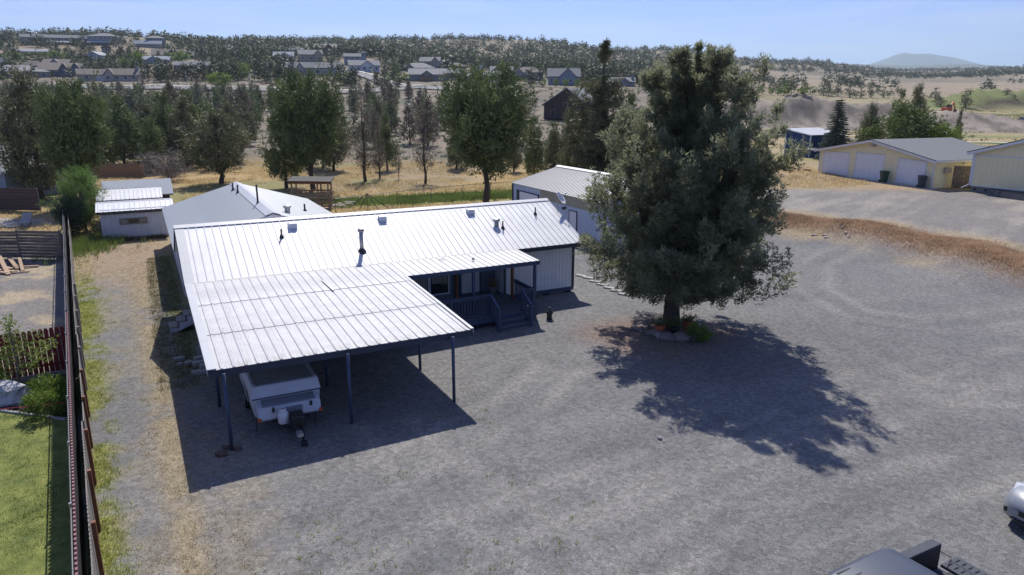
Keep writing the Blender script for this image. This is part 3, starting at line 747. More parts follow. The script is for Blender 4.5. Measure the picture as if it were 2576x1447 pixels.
# ---- porch
PO = uvthing('porch', 'blue painted porch with railings and steps under a white metal roof', 'porch', 11.8, 27.2, .05)
DZ = .56
for k in range(26):
    v = 25.86 + k * .142
    MB().box(9.0, 14.5, v, v + .134, DZ - .035, DZ).build('deck_board', M_deck, PO) if k == 0 else None
b0 = [c for c in PO.children if c.name.startswith('deck_board')][0]
for k in range(1, 26): dup(b0, PO, (0, k * .142, 0))
MB().box(9.0, 14.52, 25.80, 25.855, DZ - .26, DZ - .04).build('rim_joist', M_slate, PO)
MB().box(14.50, 14.55, 25.80, 29.5, DZ - .26, DZ - .002).build('rim_joist', M_slate, PO)
for u in (9.2, 10.5, 11.75, 14.4): MB().box(u - .05, u + .05, 25.9, 26.0, -.1, DZ - .05).build('deck_post', M_slate_d, PO)
for k, (zt, v0) in enumerate(((.39, 25.52), (.22, 25.20))):
    MB().box(12.4, 13.82, v0, v0 + .33, zt - .04, zt).build('tread', M_deck, PO)
    MB().box(12.42, 13.8, v0 + .03, v0 + .05, zt - .17, zt - .042).build('riser', M_slate, PO)
MB().box(12.42, 13.8, 25.795, 25.80, DZ - .17, DZ - .02).build('riser', M_slate, PO)
# roof of the porch
sheets(PO, 'roof_sheet', 8.70, 14.84, (26.19, cz(26.19) + .03), (28.32, cz(28.32) + .035), .915, M_carport_metal, 3, .06, .03, .022)
MB().box(8.9, 14.86, 26.20, 26.27, cz(26.2) - .15, cz(26.2) + .012).build('porch_beam', M_slate, PO)
MB().prism([(14.84, 26.17, cz(26.17) + .05), (14.84, 28.35, cz(28.35) + .05), (14.84, 28.35, cz(28.35) - .10), (14.84, 26.17, cz(26.17) - .10)], (.015, 0, 0)).build('side_flashing', M_slate, PO)
for u, v, m_, nm in ((11.75, 26.28, M_slate, 'post'), (14.66, 26.28, M_slate, 'post'), (14.32, 27.75, M_brownpost, 'post'), (11.95, 28.60, M_brownpost, 'post')):
    zb = DZ if u < 14.5 else .1
    MB().box(u - .055, u + .055, v - .055, v + .055, zb - .02, cz(v) - .12 + (.1 if m_ is M_brownpost else 0)).build(nm, m_, PO)
def rail(a, b, slope_z0, slope_z1, n, base=.10, hh=.92):
    (ua, va), (ub, vb) = a, b
    A_, B_ = Vector((ua, va, slope_z0)), Vector((ub, vb, slope_z1))
    MB().bar(A_ + Vector((0, 0, hh)), B_ + Vector((0, 0, hh)), .11, .045).build('handrail', M_slate, PO)
    MB().bar(A_ + Vector((0, 0, hh - .09)), B_ + Vector((0, 0, hh - .09)), .04, .09).build('rail', M_slate, PO)
    MB().bar(A_ + Vector((0, 0, base)), B_ + Vector((0, 0, base)), .04, .07).build('rail', M_slate, PO)
    for k in range(n):
        p = A_.lerp(B_, (k + .5) / n)
        MB().box(p.x - .02, p.x + .02, p.y - .02, p.y + .02, p.z + base, p.z + hh - .04).build('baluster', M_slate, PO)
rail((9.1, 25.92), (12.32, 25.92), DZ, DZ, 24)
rail((14.42, 25.95), (14.42, 27.72), DZ, DZ, 13)
rail((13.86, 25.92), (14.4, 25.92), DZ, DZ, 4)
rail((12.36, 25.88), (12.36, 25.12), DZ, .14, 5)
rail((13.86, 25.88), (13.86, 25.12), DZ, .14, 5)
for u, v, z0, z1 in ((10.6, 25.92, DZ, DZ + .95), (12.36, 25.92, DZ, DZ + .96), (13.86, 25.92, DZ, DZ + .96), (14.42, 25.92, DZ, DZ + .95), (12.36, 25.10, -.05, 1.05), (13.86, 25.10, -.05, 1.05)):
    MB().box(u - .05, u + .05, v - .05, v + .05, z0, z1).build('newel', M_slate, PO)
# things on and by the porch
T = uvthing('flower_pot', 'dark pot of wilted flowers in the porch corner beside the white door', 'flower pot', 14.05, 29.2, DZ)
MB().lathe([(.12, 0), (.18, .28), (.2, .3), (.16, .3)], (14.05, 29.2, DZ), 12).build('pot', M_galv, T)
rr = random.Random(4); mb = MB()
for k in range(90):
    a, t = rr.uniform(0, 6.28), rr.uniform(.02, .26); c = Vector((14.05 + t * math.cos(a), 29.2 + t * math.sin(a), DZ + .32 + rr.uniform(0, .34)))
    d = Vector((rr.uniform(-1, 1), rr.uniform(-1, 1), rr.uniform(-.3, 1))).normalized() * .09; e = d.orthogonal().normalized() * .035
    mb.poly(c - e, c + e, c + d)
mb.build('flowers', pmat('dry_flowers', lin(150, 120, 78), .8, .4, 20, island=.5), T)
T = uvthing('garden_lantern', 'small black cast lantern standing on the gravel by the porch steps', 'lantern', 15.0, 25.55, gz(*W(15, 25.55)))
z = T.location.z
MB().lathe([(.12, 0), (.14, .04), (.11, .1), (.13, .28), (.15, .32)], (15, 25.55, z), 10).build('body', M_black, T)
MB().lathe([(.18, .3), (.16, .36), (.06, .46), (.03, .5), (.04, .54)], (15, 25.55, z), 10).build('cap', M_black, T)
for (u, v, nm, lb, m_) in ((12.17, 27.22, 'tin_can', 'small grey can standing on the porch roof', M_galv),):
    o = MB().lathe([(.06, 0), (.06, .1), (.05, .11)], (0, 0, 0), 10).build(nm, m_); x, y = W(u, v); o.location = (x, y, cz(v) + .075); tag(o, lb, 'can')
o = MB(); 
for i in range(16):
    a, b = i * math.pi / 8, (i + 1) * math.pi / 8; o.bar((.11 * math.cos(a), .08 * math.sin(a), 0), (.11 * math.cos(b), .08 * math.sin(b), 0), .015, .012)
o = o.build('wire_ring', M_galv); x, y = W(10.97, 27.84); o.location = (x, y, cz(27.84) + .075); tag(o, 'thin wire ring lying on the porch roof', 'ring')

# ---- side steps and loose blocks on the left of the house
T = uvthing('wooden_steps', 'weathered white wooden steps of three treads against the left wall of the house', 'steps', .75, 31.6, 0)
for k in range(3):
    u0 = .28 + k * .30; zt = .30 + k * .22
    MB().box(u0, u0 + .34, 31.25, 32.1, zt - .05, zt).build('tread', M_wood, T)
    MB().box(u0 + .02, u0 + .04, 31.28, 32.07, zt - .24, zt - .052).build('riser', M_white_wood, T)
for v in (31.25, 32.07): MB().prism([(.30, v, -.05), (1.25, v, .35), (1.25, v, .68), (.98, v, .68), (.98, v, .46), (.66, v, .46), (.66, v, .24), (.30, v, .24)], (0, .03, 0)).build('stringer', M_white_wood, T)
blk = [(.45, 27.8, .38, .16, .14, 10), (.72, 27.15, .24, .18, .14, 24), (.45, 27.2, .16, .13, .12, 5), (1.25, 27.45, .62, .28, .16, 12), (1.15, 26.95, .6, .3, .16, 8), (1.3, 26.45, .5, .3, .2, 2), (1.0, 26.1, .5, .26, .12, -6), (1.35, 28.1, .5, .2, .3, 0)]
names = ['pale concrete block on the grass, leftmost by the carport edge', 'small pale concrete block next to the half block by the carport edge', 'smallest half block on the grass by the carport edge', 'upper long concrete slab at the carport edge', 'lower long concrete slab at the carport edge', 'square concrete slab just inside the carport edge', 'flat slab in the carport shade behind the left posts', 'upright block at the wall end above the slabs']
for (u, v, a, b, h, ro), lb in zip(blk, names):
    x, y = W(u, v); o = MB().hexa([(-a / 2, -b / 2, -.03), (a / 2, -b / 2, -.03), (a / 2, b / 2, -.03), (-a / 2, b / 2, -.03), (-a / 2 + .01, -b / 2 + .01, h), (a / 2 - .01, -b / 2, h), (a / 2, b / 2 - .01, h - .01), (-a / 2, b / 2, h)]).build('concrete_block', M_concrete, bevel=.012)
    o.location = (x, y, gz(x, y)); o.rotation_euler.z = HA + R(ro); tag(o, lb, 'block')
for (u, v, s, lb) in ((1.05, 19.52, .2, 'largest reddish stone left of the front carport post'), (1.22, 19.85, .13, 'small reddish stone behind the front left carport post'), (1.5, 19.62, .14, 'reddish stone right of the front left carport post')):
    x, y = W(u, v); o = MB().blob((0, 0, .04), (s, s * .7, s * .5), int(s * 100), 8, 5, .2).build('stone', pmat('red_stone', lin(96, 76, 70), .9, .3, 6)); o.location = (x, y, gz(x, y)); tag(o, lb, 'stone')

# ---- folding camper trailer
C = uvthing('camper_trailer', 'white folding camper trailer with grey top parked under the carport', 'trailer', 3.05, 21.5, -.05)
M_cw = pmat('camper_white', (.50, .52, .56), .5, .06, 2); M_cg = pmat('camper_grey_top', (.25, .26, .265), .7, .12, 3); M_cd = pmat('camper_grey_plastic', (.20, .215, .24), .6, .1, 3)
body = MB().hexa([(2.12, 20.46, .42), (3.98, 20.46, .42), (3.98, 23.9, .42), (2.12, 23.9, .42), (2.08, 20.40, .98), (4.02, 20.40, .98), (4.02, 23.95, .98), (2.08, 23.95, .98)]).build('body', M_cw, C, bevel=.03)
top = MB().hexa([(2.05, 20.36, .99), (4.05, 20.36, .99), (4.05, 24.0, .99), (2.05, 24.0, .99), (2.10, 20.52, 1.34), (4.00, 20.52, 1.34), (4.00, 23.9, 1.34), (2.10, 23.9, 1.34)]).build('lift_top', M_cw, C, bevel=.03)
MB().box(2.24, 3.86, 20.56, 23.85, 1.335, 1.352).build('roof_panel', M_cg, top)
for u in (2.13, 3.90): MB().box(u, u + .07, 20.56, 23.85, 1.335, 1.375).build('roof_rail', M_flash, top)
MB().box(2.07, 4.03, 20.335, 20.36, 1.0, 1.03).build('seam_strip', M_slate_d, top)
box = MB().prism([(2.16, 20.46, .44), (2.16, 20.02, .44), (2.16, 19.98, .50), (2.16, 20.06, .80), (2.16, 20.16, .86), (2.16, 20.42, .93), (2.16, 20.46, .93)], (1.78, 0, 0)).build('front_storage_box', M_cw, C, bevel=.03)
MB().hexa([(2.30, 20.09, .835), (3.80, 20.09, .835), (3.80, 20.42, .92), (2.30, 20.42, .92), (2.30, 20.08, .87), (3.80, 20.08, .87), (3.80, 20.41, .955), (2.30, 20.41, .955)]).build('lid', M_cd, box, bevel=.02)
for u in (2.55, 3.62): MB().box(u, u + .07, 19.995, 20.03, .68, .82).build('latch', M_black, box)
MB().box(2.74, 3.40, 19.955, 20.04, .46, .76).build('recess_panel', M_cd, box, bevel=.02)
for u in (2.13, 3.87): MB().box(u, u + .10, 19.96, 20.05, .46, .56).build('marker_light', pmat('amber_lens', lin(176, 84, 40), .4), C)
MB().box(2.06, 2.075, 21.5, 22.3, .5, .95).build('side_door', M_cd, C)
for u in (2.05, 3.85):
    w = MB().tube((u, 22.4, .26), (u + .2, 22.4, .26), .29, n=16).build('wheel', M_rubber, C)
    MB().tube((u - .008, 22.4, .26), (u + .208, 22.4, .26), .16, n=12).build('rim', M_galv, w)
MB().bar((2.5, 20.4, .40), (3.06, 18.95, .38), .08, .1).bar((3.6, 20.4, .40), (3.08, 18.95, .38), .08, .1).build('tongue', M_black, C)
MB().box(2.99, 3.15, 18.72, 18.98, .36, .46).build('hitch_coupler', M_galv, C)
jk = MB().tube((3.2, 19.1, .05), (3.2, 19.1, .72), .035).build('tongue_jack', M_black, C); MB().tube((3.12, 19.0, .02), (3.28, 19.0, .02), .09, n=10).build('jack_wheel', M_rubber, jk)
MB().box(2.98, 3.34, 19.25, 19.75, .42, .74).build('battery_box_cover', M_black, C, bevel=.06)
tk = MB().lathe([(.12, 0), (.155, .03), (.155, .27), (.13, .33), (.06, .36)], (2.80, 19.72, .42), 16).build('propane_tank', M_trimwhite, C, True)
MB().lathe([(.09, .35), (.10, .36), (.10, .46), (.09, .46), (.085, .36)], (2.80, 19.72, .42), 12).build('collar', M_trimwhite, tk); MB().tube((2.8, 19.72, .76), (2.8, 19.72, .86), .03).tube((2.8, 19.72, .84), (2.95, 19.95, .8), .012).build('valve', M_galv, tk)
for u in (2.2, 3.9): MB().bar((u, 20.6, .42), (u - .1, 20.35, -.0), .03, .03).build('stabiliser_jack', M_black, C)
# ================================================================== BUILDINGS BEHIND, SHEDS, SHOP
def panel_u(parent, name, v0, v1, a, b, w, mat, nrib=3, rb=.05, rt=.02, h=.03):
    """ribbed sheets side by side along v, each running from a=(u,z) to b=(u,z)"""
    n = max(1, round((v1 - v0) / w)); w = (v1 - v0) / n; ribs = [(k + .5) * w / nrib for k in range(nrib)]
    mb = MB().prism([(a[0], v0 + x, a[1] + z) for x, z in rib_poly(w - .004, ribs, rb, rt, h)], (b[0] - a[0], 0, b[1] - a[1]))
    f = mb.build(name, mat, parent)
    for i in range(1, n): dup(f, parent, (0, i * w, 0))
    return f
# grey-roofed outbuilding behind the house
B = uvthing('outbuilding', 'wide low outbuilding with grey corrugated metal gable roof behind the white house', 'building', 5.6, 44.0, .1)
MB().box(1.2, 9.95, 36.9, 51.0, -.2, 2.5).prism([(1.2, 50.97, 2.5), (9.95, 50.97, 2.5), (5.58, 50.97, 3.7)], (0, .03, 0)).prism([(1.2, 36.9, 2.5), (9.95, 36.9, 2.5), (5.58, 36.9, 3.7)], (0, .03, 0)).build('wall', M_white_wood, B)
rf = MB().prism([(.95, 36.6, 2.44), (5.58, 36.6, 3.82), (10.2, 36.6, 2.44), (10.2, 36.6, 2.34), (5.58, 36.6, 3.70), (.95, 36.6, 2.34)], (0, 14.6, 0)).build('roof', M_white_wood, B)
panel_u(rf, 'roof_sheet', 36.58, 51.22, (.93, 2.47), (5.58, 3.86), .82, M_grey_metal, 4, .13, .03, .02)
panel_u(rf, 'roof_sheet', 36.58, 51.22, (5.58, 3.86), (10.22, 2.47), .82, M_grey_metal, 4, .13, .03, .02)
MB().prism([(5.2, 36.56, 3.79), (5.58, 36.56, 3.93), (5.96, 36.56, 3.79), (5.58, 36.56, 3.90)], (0, 14.7, 0)).build('ridge_cap', M_flash, rf)
def oz(u): return 3.86 - abs(u - 5.58) * .30
for u, v, h in ((5.05, 48.2, .5), (5.15, 46.6, .5), (5.45, 40.6, 1.05), (8.1, 41.6, .42)):
    MB().tube((u, v, oz(u) - .05), (u, v, oz(u) + h), .05, n=8).tube((u, v, oz(u) - .05), (u, v, oz(u) + .12), .14, .06).build('vent_pipe', M_pipe, B)
v_ = MB().tube((6.6, 38.5, oz(6.6) - .05), (6.6, 38.5, oz(6.6) + .32), .14, n=12).build('roof_vent', M_galv, B); MB().lathe([(.2, 0), (.21, .1), (.04, .14)], (6.6, 38.5, oz(6.6) + .28), 12).build('vent_cap', M_galv, v_)

# three sheds on the left
S = uvthing('garden_shed', 'white board shed with metal roof and long narrow window nearest the drive', 'shed', -.6, 54.9, .1)
MB().box(-2.72, 1.3, 53.98, 55.5, -.1, 2.2).build('wall', M_white_wood, S); mb = MB(); grooved(mb, -2.74, 1.3, 53.98, .08, 2.05, .27); mb.build('siding', M_white_wood, S)
sheets(S, 'roof_sheet', -2.95, 1.75, (53.72, 2.10), (55.3, 2.52), .95, M_white_metal, 3, .06, .025, .035)
MB().prism([(-2.9, 55.2, 2.5), (-2.9, 55.32, 2.58), (-2.9, 56.2, 2.3), (-2.9, 56.2, 2.26)], (4.6, 0, 0)).build('back_slope', M_white_metal, S)
MB().box(-2.93, 1.7, 53.76, 53.80, 1.90, 2.08).build('fascia', pmat('dark_brown_wood', (.07, .06, .055), .8, .3, 5), S)
MB().box(-2.93, 1.7, 53.80, 53.98, 1.98, 2.06).build('soffit', M_wood, S)
w = MB().box(-1.58, -.02, 53.93, 53.95, 1.20, 1.52).build('window', M_glass, S)
MB().box(-1.64, .04, 53.90, 53.945, 1.52, 1.57).box(-1.64, .04, 53.90, 53.945, 1.15, 1.20).box(-1.64, -1.58, 53.90, 53.945, 1.2, 1.52).box(-.02, .04, 53.90, 53.945, 1.2, 1.52).box(-1.16, -1.11, 53.90, 53.945, 1.2, 1.52).box(-.48, -.43, 53.90, 53.945, 1.2, 1.52).build('frame', M_wood, w)
M_louv = pmat('tan_louvre', (.25, .22, .18), .7, .2, 10)
MB().box(-1.56, -1.18, 53.915, 53.925, 1.22, 1.5).build('slatted_pane', M_louv, w); MB().box(-.41, -.04, 53.915, 53.925, 1.22, 1.5).build('slatted_pane', M_louv, w)
S = uvthing('storage_shed', 'low shed with bright white metal roof between the two other sheds', 'shed', -.9, 58.3, .1)
MB().box(-2.8, 1.1, 57.6, 59.1, -.1, 2.4).build('wall', M_wood, S)
sheets(S, 'roof_sheet', -3.0, 1.2, (57.25, 2.42), (58.85, 3.02), .85, M_white_metal, 3, .06, .025, .035)
MB().prism([(-3.0, 58.8, 3.03), (-3.0, 59.4, 2.8), (-3.0, 59.4, 2.76), (-3.0, 58.8, 2.98)], (4.2, 0, 0)).build('back_slope', M_white_metal, S)
MB().box(-2.95, 1.15, 57.3, 57.34, 2.22, 2.41).build('fascia', M_wood, S)
S = uvthing('shingled_shed', 'shed with pale grey shingle roof, farthest of the three sheds', 'shed', -.3, 61.9, .1)
MB().box(-2.4, 1.75, 60.1, 64, -.1, 2.4).build('wall', M_wood, S)
MB().box(1.2, 1.74, 60.08, 60.1, .5, 2.2).build('dark_opening', M_dark, S)
rf = MB().prism([(-2.7, 59.65, 2.36), (-2.7, 62.0, 3.26), (-2.7, 64.35, 2.36), (-2.7, 64.35, 2.26), (-2.7, 62, 3.14), (-2.7, 59.65, 2.26)], (4.7, 0, 0)).build('roof', M_wood, S)
M_shl = pmat('pale_grey_shingle', (.31, .34, .37), .85, .12, 12)
for k in range(11):
    a = 59.63 + k * .215; b = a + .23; za, zb = 2.375 + (a - 59.65) * .383, 2.375 + (b - 59.65) * .383
    MB().prism([(-2.72, a, za), (-2.72, b, zb), (-2.72, b, zb - .012), (-2.72, a, za - .02)][::-1], (4.74, 0, 0)).build('shingle_course', M_shl, rf)
# the shop on the right
S = uvthing('metal_shop', 'pale metal shop building with tan band under the eave right of the white house', 'building', 28.4, 41.2, .4)
E0, E1, V0, V1, EZs, RZs = 24.35, 32.3, 35.1, 47.15, 3.26, 4.28
M_shopw = pmat('pale_blue_white_metal', lin(176, 188, 208), .55, .06, 2); M_shopt = pmat('tan_metal_band', lin(150, 148, 130), .55, .06, 2)
MB().box(E0 + .04, E1 - .04, V0 + .04, V1 - .04, -.2, EZs - .02).prism([(E0, V0 + .06, EZs - .02), (E1, V0 + .06, EZs - .02), (28.33, V0 + .06, RZs - .03)], (0, .02, 0)).prism([(E0, V1 - .1, EZs - .02), (E1, V1 - .1, EZs - .02), (28.33, V1 - .1, RZs - .03)], (0, .02, 0)).build('wall', M_shopw, S)
mb = MB(); grooved_u(mb, V0, 43.0, E0 + .04, .1, 2.58, .3, .025); mb.build('wall_panels', M_shopw, S)
mb = MB(); grooved_u(mb, V0, 43.0, E0 + .04, 2.585, EZs - .03, .3, .032); mb.build('band_panels', M_shopt, S)
mb = MB(); grooved(mb, E0 + .04, E1, V0 + .04, .1, 3.2, .3, .025); mb.build('gable_panels', M_shopw, S)
for v in (V0 - .03, V1 - .1): MB().box(E0 - .03, E0 + .08, v, v + .14, .0, EZs - .03).build('corner_trim', M_slate_d, S)
rf = MB().prism([(E0 - .06, V0, EZs), (28.33, V0, RZs), (E1 + .06, V0, EZs), (28.33, V0, RZs - .05), ], (0, V1 - V0, 0)).build('roof', M_tan_metal, S)
panel_u(rf, 'roof_sheet', V0 - .1, V1 + .08, (E0 - .1, EZs + .03), (28.33, RZs + .04), .915, M_tan_metal, 3, .07, .03, .04)
panel_u(rf, 'roof_sheet', V0 - .1, V1 + .08, (28.33, RZs + .04), (E1 + .1, EZs + .03), .915, M_tan_metal, 3, .07, .03, .04)
MB().prism([(28.05, V0 - .12, RZs + .03), (28.33, V0 - .12, RZs + .12), (28.61, V0 - .12, RZs + .03)], (0, V1 - V0 + .22, 0)).build('ridge_cap', M_trimwhite, rf)
d = MB().box(E0 - .01, E0 + .05, 43.3, 46.0, .2, 2.78).build('garage_door', M_trimwhite, S)
for k in range(5): MB().box(E0 - .025, E0 - .008, 43.32, 45.98, .25 + k * .51, .73 + k * .51).build('door_panel', M_white, d)
MB().box(E0 - .03, E0 + .05, 46.0, 46.45, .2, 2.84).box(E0 - .03, E0 + .05, 43.18, 43.3, .2, 2.84).box(E0 - .03, E0 + .05, 43.3, 46.0, 2.78, 2.84).build('door_casing', M_slate_d, d)
d = MB().box(E0 - .02, E0 + .02, 38.25, 39.08, .3, 2.31).build('door', M_trimwhite, S); MB().box(E0 - .03, E0 + .02, 38.18, 38.25, .3, 2.36).box(E0 - .03, E0 + .02, 39.08, 39.15, .3, 2.36).box(E0 - .03, E0 + .02, 38.25, 39.08, 2.31, 2.36).build('door_casing', M_slate_d, d)
MB().tube((E0, 39.6, 2.45), (E0 - .18, 39.55, 2.4), .06, .09).tube((E0, 39.7, 2.42), (E0 - .16, 39.8, 2.36), .06, .09).build('flood_light', M_black, S)
# iron fence piece by the shop
T = uvthing('iron_fence', 'short black iron picket fence between the white house and the shop', 'fence', 20.5, 34.0, .3)
for k in range(12):
    u = 19.0 + k * .16; MB().tube((u, 33.6, .2), (u, 33.6, 1.5), .012, n=6).tube((u, 33.6, 1.5), (u, 33.6, 1.62), .025, .002, 6).build('picket', M_black, T)
MB().box(18.9, 20.9, 33.59, 33.61, .4, .43).box(18.9, 20.9, 33.59, 33.61, 1.3, 1.33).build('rail', M_black, T); MB().box(20.86, 20.94, 33.56, 33.64, .1, 1.65).build('post', M_black, T)
# flat edging stones
for i, (px, py) in enumerate([(1462, 692), (1480, 697), (1498, 706), (1516, 714), (1534, 722), (1552, 729), (1570, 737)]):
    x, y, _ = G(px, py, .3); o = MB().hexa([(-.32, -.14, -.05), (.32, -.16, -.05), (.3, .15, -.05), (-.33, .14, -.05), (-.3, -.13, .07), (.3, -.14, .06), (.29, .13, .07), (-.31, .12, .06)]).build('edging_stone', M_concrete, bevel=.015)
    o.location = (x, y, gz(x, y)); o.rotation_euler.z = R(-38 + 6 * (i % 3)); tag(o, ['first', 'second', 'third', 'fourth', 'fifth', 'sixth', 'seventh'][i] + ' flat edging stone from the house corner in the row towards the big tree', 'stone', 'edging stones by the big tree')

# lookout platform behind the house
M_plat = pmat('brown_platform_wood', (.27, .175, .11), .85, .25, 5, .1, island=.2)
T = uvthing('lookout_platform', 'raised brown wooden platform with roof and plank railing under the big juniper', 'platform', 13.2, 56.0, .2)
x0, y0, _ = G(735, 555, 1.0)
def PP(px, py, Y): return AT(px, py, Y)
Tm = T; T.location = (AT(785, 480, 60)[0], 60, gz(AT(785, 480, 60)[0], 60)); T.rotation_euler.z = R(8); OFF[T.name] = (0, 0, 0)
zb = T.location.z; top = AT(785, 452, 60)[2] - zb; dk = AT(785, 522, 60)[2] - zb
for sx in (-1.45, 0.6, 1.45):
    for sy in (-1.2, 1.2): MB().box(sx - .06, sx + .06, sy - .06, sy + .06, -.2, top).build('post', M_plat, T)
MB().box(-1.6, 1.6, -1.35, 1.35, dk - .12, dk).build('deck', M_plat, T)
MB().box(-1.52, 1.52, -1.28, -1.24, dk - 1.5, dk - .1).build('skirt', M_plat, T)
for k in range(4):
    z = dk + .28 + k * .33
    for a, b in (((-1.5, -1.28), (1.5, -1.28)), ((1.52, -1.25), (1.52, 1.25)), ((-1.5, 1.28), (1.5, 1.28))): MB().bar((*a, z), (*b, z), .04, .13).build('rail_plank', M_plat, T)
MB().hexa([(-1.75, -1.5, top), (1.75, -1.5, top - .1), (1.75, 1.5, top - .02), (-1.75, 1.5, top + .08), (-1.75, -1.5, top + .08), (1.75, -1.5, top - .02), (1.75, 1.5, top + .06), (-1.75, 1.5, top + .16)]).build('roof', M_dark, T)
MB().bar((-1.7, -1.3, top - .1), (1.7, -1.3, top - .18), .06, .16).bar((-1.7, 1.3, top - .05), (1.7, 1.3, top - .12), .06, .16).build('roof_beam', M_brownpost, T)

# chain-link fence behind the house: posts, rail, mesh of real wire
def chain_fence(name, label, pts, h, step, mesh_step=.0, group=None, mat=None):
    mat = mat or pmat('fence_steel', (.10, .105, .11), .5, .2, 8)
    x0, y0 = pts[0]; T = thing(name, label, 'fence', (x0, y0, gz(x0, y0)), 0, group, (x0, y0, gz(x0, y0)))
    P = [Vector((x, y, gz(x, y))) for x, y in pts]
    wires = MB()
    for a, b in zip(P[:-1], P[1:]):
        L_ = (b - a).length; n = max(1, round(L_ / step))
        for i in range(n + (b is P[-1])):
            p = a.lerp(b, i / n); MB().tube(p - Vector((0, 0, .1)), p + Vector((0, 0, h)), .03, n=6).build('post', mat, T)
        MB().tube(a + Vector((0, 0, h - .02)), b + Vector((0, 0, h - .02)), .024, n=6).build('top_rail', mat, T)
        if mesh_step:
            k = int(L_ / mesh_step); d = (b - a) / k
            for i in range(k):
                p = a + d * i
                wires.bar(p, p + d + Vector((0, 0, h)), .005, .005).bar(p + Vector((0, 0, h)), p + d, .005, .005)
    if mesh_step: wires.build('wire_mesh', mat, T)['kind'] = 'stuff'
    return T
chain_fence('chain_link_fence', 'chain link fence running behind the white house beside green grass', [G(845, 535, .4)[:2], G(1000, 514, .4)[:2], G(1165, 497, .4)[:2], G(1300, 484, .5)[:2]], 1.25, 3.0, .35)
T = thing('folding_frame', 'bare folded metal frame leaning by the chain link fence', 'frame', (*G(925, 528, .4)[:2], .4)); fm = M_galv
for a, b in (((-1.6, 0, .1), (0, 0, 1.35)), ((0, 0, 1.35), (1.7, .2, .1)), ((-.7, .3, 0), (0, 0, 1.3)), ((0, 0, 1.3), (.8, .4, 0))): MB().tube(a, b, .03, n=6).build('tube', M_pipe, T)
rr = random.Random(8)
for i in range(6):
    x, y, _ = G(995 + i * 5.5, 508 - (i % 3) * 3, .4); x, y = AT(840 + i * 7, 516 - (i % 2) * 4, 61)[0], 61 + (i % 3)
    o = MB().blob((0, 0, .05), (.5, .35, .16), i, 8, 4, .25).build('rubble_slab', M_rockl); o.location = (x, y, gz(x, y)); o.rotation_euler.z = rr.uniform(0, 3); tag(o, 'flat grey rubble slab in the heap behind the platform', 'rubble', 'rubble heap in the dry grass')

# ================================================================== LEFT BOUNDARY AND THE NEIGHBOUR
# slatted chain-link fence along the drive
FZ = 1.75
Fn = uvthing('slatted_fence', 'long dark slatted chain link fence between the lawn and the gravel drive', 'fence', fence_u(35), 35, 0)
M_slat = pmat('dark_fence_slat', (.055, .052, .06), .7, .3, 5, island=.4); M_cap = pmat('reddish_slat_tip', lin(128, 88, 92), .7, .2, 8, island=.3)
v = 9.0; first = None; k = 0
mbs = MB().box(-.008, .008, 0, .155, .03, FZ - .1).mesh('slat'); mbs.materials.append(M_slat)
tip = MB().box(-.02, .02, .04, .12, FZ - .1, FZ - .03).mesh('slat_tip'); tip.materials.append(M_cap)
while v < 57.5:
    u = fence_u(v); z = gz(*W(u, v))
    o = bpy.data.objects.new('slat', mbs); col.objects.link(o); o.parent = Fn; o.location = (u - fence_u(35), v - 35, z)
    if v < 30:
        t = bpy.data.objects.new('slat_tip', tip); col.objects.link(t); t.parent = Fn; t.location = (u - fence_u(35), v - 35, z)
    v += .165; k += 1
for i in range(17):
    v = 9.3 + i * 3.0; u = fence_u(v) - .05; z = gz(*W(u, v))
    MB().tube((u, v, z - .1), (u, v, z + FZ + .04), .03, n=8).build('post', M_galv, Fn)
for a, b in zip(range(9, 57, 6), range(15, 63, 6)):
    b = min(b, 57.4); za, zb = gz(*W(fence_u(a), a)), gz(*W(fence_u(b), b))
    MB().tube((fence_u(a) - .05, a, za + FZ - .05), (fence_u(b) - .05, b, zb + FZ - .05), .018, n=6).build('top_rail', M_pipe, Fn)
# board fence panels outside it
Fb = uvthing('board_fence', 'weathered grey board fence panels with rusty posts along the gravel drive', 'fence', fence_u(20) + .25, 20, 0)
M_fb = pmat('weathered_fence_board', (.20, .185, .17), .9, .3, 6, .2, stretch=(3, 3, .5), island=.25)
ou, ov = fence_u(20) + .25, 20
brd = MB().box(-.012, .012, 0, .138, .05, 1.5).mesh('board'); brd.materials.append(M_fb)
v = 9.0; i = 0
while v < 57.5:
    u = fence_u(v) + .22 + (.04 if 20 < v < 28 else 0); z = gz(*W(u, v)) - .02
    o = bpy.data.objects.new('board', brd); col.objects.link(o); o.parent = Fb; o.location = (u - ou, v - ov, z + (.05 * math.sin(v * 1.7)))
    o.rotation_euler.z = R(3.6 * (1 if i % 2 else .5)); v += .152; i += 1
for i in range(12):
    v = 10.2 + i * 2.3; u = fence_u(v) + .30; z = gz(*W(u, v)); MB().box(u - .04, u + .04, v - .05, v + .05, z - .05, z + 1.55).build('post', M_rust if i < 7 else M_wood, Fb)
# red fence across the neighbour's bed
Rf = uvthing('red_fence', 'dark red dog eared board fence behind the young tree', 'fence', -5, 28.1, 0)
bd = MB().prism([(0, 0, .08), (.138, 0, .08), (.138, 0, 1.62), (.105, 0, 1.70), (.033, 0, 1.70), (0, 0, 1.62)], (0, .02, 0)).mesh('board'); bd.materials.append(M_red)
for i in range(56):
    u = fence_u(28) - .1 - (i + 1) * .16; o = bpy.data.objects.new('board', bd); col.objects.link(o); o.parent = Rf
    v = 28.32 - .12 * (fence_u(28) - u) * .6; o.location = (u + 5, v - 28.1, gz(*W(u, v)) + .04)
for z in (.4, 1.35): MB().bar((fence_u(28) - .1, 28.36, z), (-13, 27.68, z), .04, .09).build('rail', M_red, Rf)
MB().bar((fence_u(28) - .1, 28.27, .06), (-13, 27.58, .06), .05, .16).build('kickboard', M_concrete, Rf)
